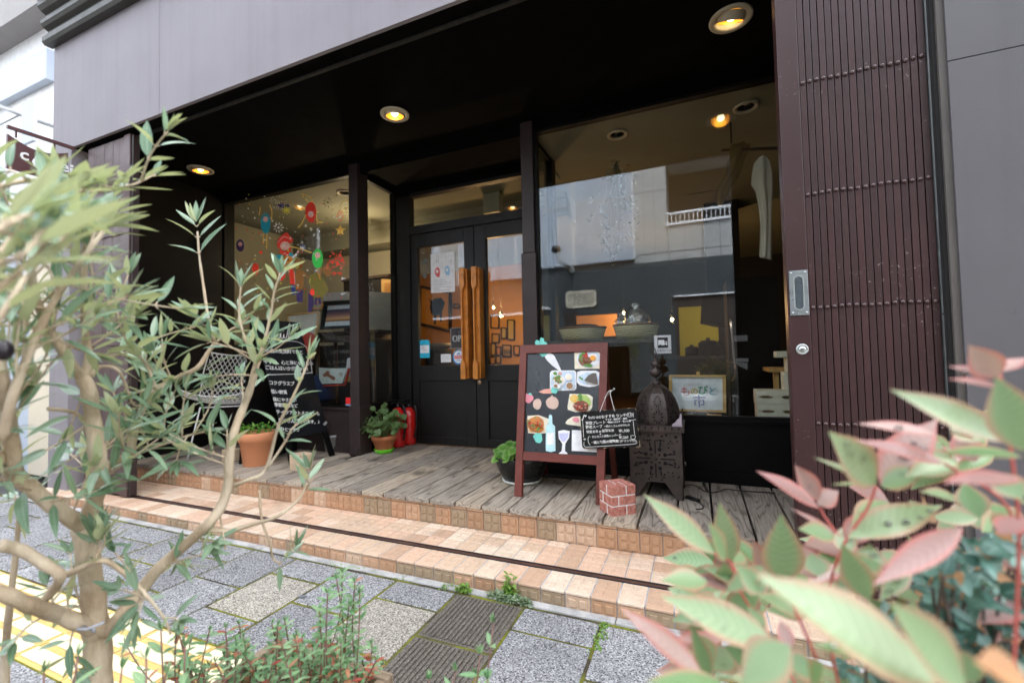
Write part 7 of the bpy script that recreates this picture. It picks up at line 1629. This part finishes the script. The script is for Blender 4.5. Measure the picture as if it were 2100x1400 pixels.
weed('small bright weed where the concrete edging meets the ribbed slab', 935, 1213, 962, 1213, 26, .045, .018, L_WEED)
weed('grey-green creeping weed on the ribbed slab against the step', 1005, 1222, 1085, 1240, 120, .03, .019, L_WEEDG)
weed('upright leafy weed against the lower step, rising from the grey-green mat', 1042, 1224, 1050, 1226, 30, .1, .028, L_WEED)
weed('tiny yellow-green weed at the end of the mossy line', 908, 1204, 925, 1206, 14, .018, .011, L_WEED)
weed('line of clover-like weed in the joint right of the speckled slabs', 1222, 1335, 1240, 1272, 60, .012, .009, L_WEED)
weed('low moss weed dotted along the concrete edging', 660, 1150, 840, 1188, 60, .008, .009, L_WEED)
weed('small weed tufts in the edging joint behind the olive', 420, 1090, 450, 1108, 24, .02, .013, L_WEED)
# fallen leaf on the cream slab
q = MB(); p_ = onZ(610, 1222, .002); q.leaf(p_, (.9, .3, 0), (0, 0, 1), .045, .022, 0, .3, 0, .1); o = q.build('fallen_leaf', flat('dry_grey_leaf', (.14, .15, .16), .8)); tag(o, 'single grey fallen leaf on the cream slab', 'leaf')
# ------------------------------------------------------------------ put every thing's Empty at its base
bpy.context.view_layer.update()
for o in [x for x in SC.objects if x.type == 'EMPTY' and x.parent is None]:
    pts = []
    stack = list(o.children)
    for c in stack:
        stack.extend(c.children)
        if c.type == 'MESH' and len(c.data.vertices): pts += [c.matrix_world @ V(b) for b in c.bound_box]
    if not pts: continue
    lo = [min(p[i] for p in pts) for i in range(3)]; hi = [max(p[i] for p in pts) for i in range(3)]
    b = V(((lo[0] + hi[0]) / 2, (lo[1] + hi[1]) / 2, lo[2])); o.location = b
    for c in o.children: c.location = c.location - b

# ------------------------------------------------------------------ daylight: bright overcast
W = bpy.data.worlds.new('World'); SC.world = W; W.use_nodes = True
nt = W.node_tree; bg = nt.nodes['Background']; sky = nt.nodes.new('ShaderNodeTexSky'); sky.sky_type = 'NISHITA'; sky.sun_disc = False
SUN_EL, SUN_AZ = math.radians(58), math.radians(25)
sky.sun_elevation = SUN_EL; sky.sun_rotation = SUN_AZ; sky.air_density = 1.3; sky.dust_density = 5.0; sky.ozone_density = 1.0
hs = nt.nodes.new('ShaderNodeHueSaturation'); hs.inputs['Saturation'].default_value = .3
nt.links.new(sky.outputs[0], hs.inputs['Color']); nt.links.new(hs.outputs[0], bg.inputs[0]); bg.inputs[1].default_value = .15
S = bpy.data.lights.new('sun', 'SUN'); S.energy = .8; S.angle = math.radians(25); S.color = (1, .985, .96)
so = bpy.data.objects.new('sun', S); COL.objects.link(so)
d = V((math.sin(SUN_AZ) * math.cos(SUN_EL), math.cos(SUN_AZ) * math.cos(SUN_EL), math.sin(SUN_EL)))
so.rotation_euler = d.to_track_quat('Z', 'Y').to_euler(); so.location = d * 20

SC.render.engine = 'CYCLES'
SC.view_settings.view_transform = 'Standard'; SC.view_settings.look = 'None'; SC.view_settings.gamma = 1.0; SC.view_settings.use_curve_mapping = False
SC.view_settings.exposure = 3.0
cam.dof.focus_distance = 1.55; cam.dof.aperture_fstop = 2.8
SC.cycles.use_denoising = True
try: SC.cycles.denoiser = 'OPENIMAGEDENOISE'
except Exception: pass
SC.cycles.max_bounces = 8; SC.cycles.transparent_max_bounces = 16; SC.cycles.caustics_reflective = False; SC.cycles.caustics_refractive = False; SC.cycles.sample_clamp_indirect = 6
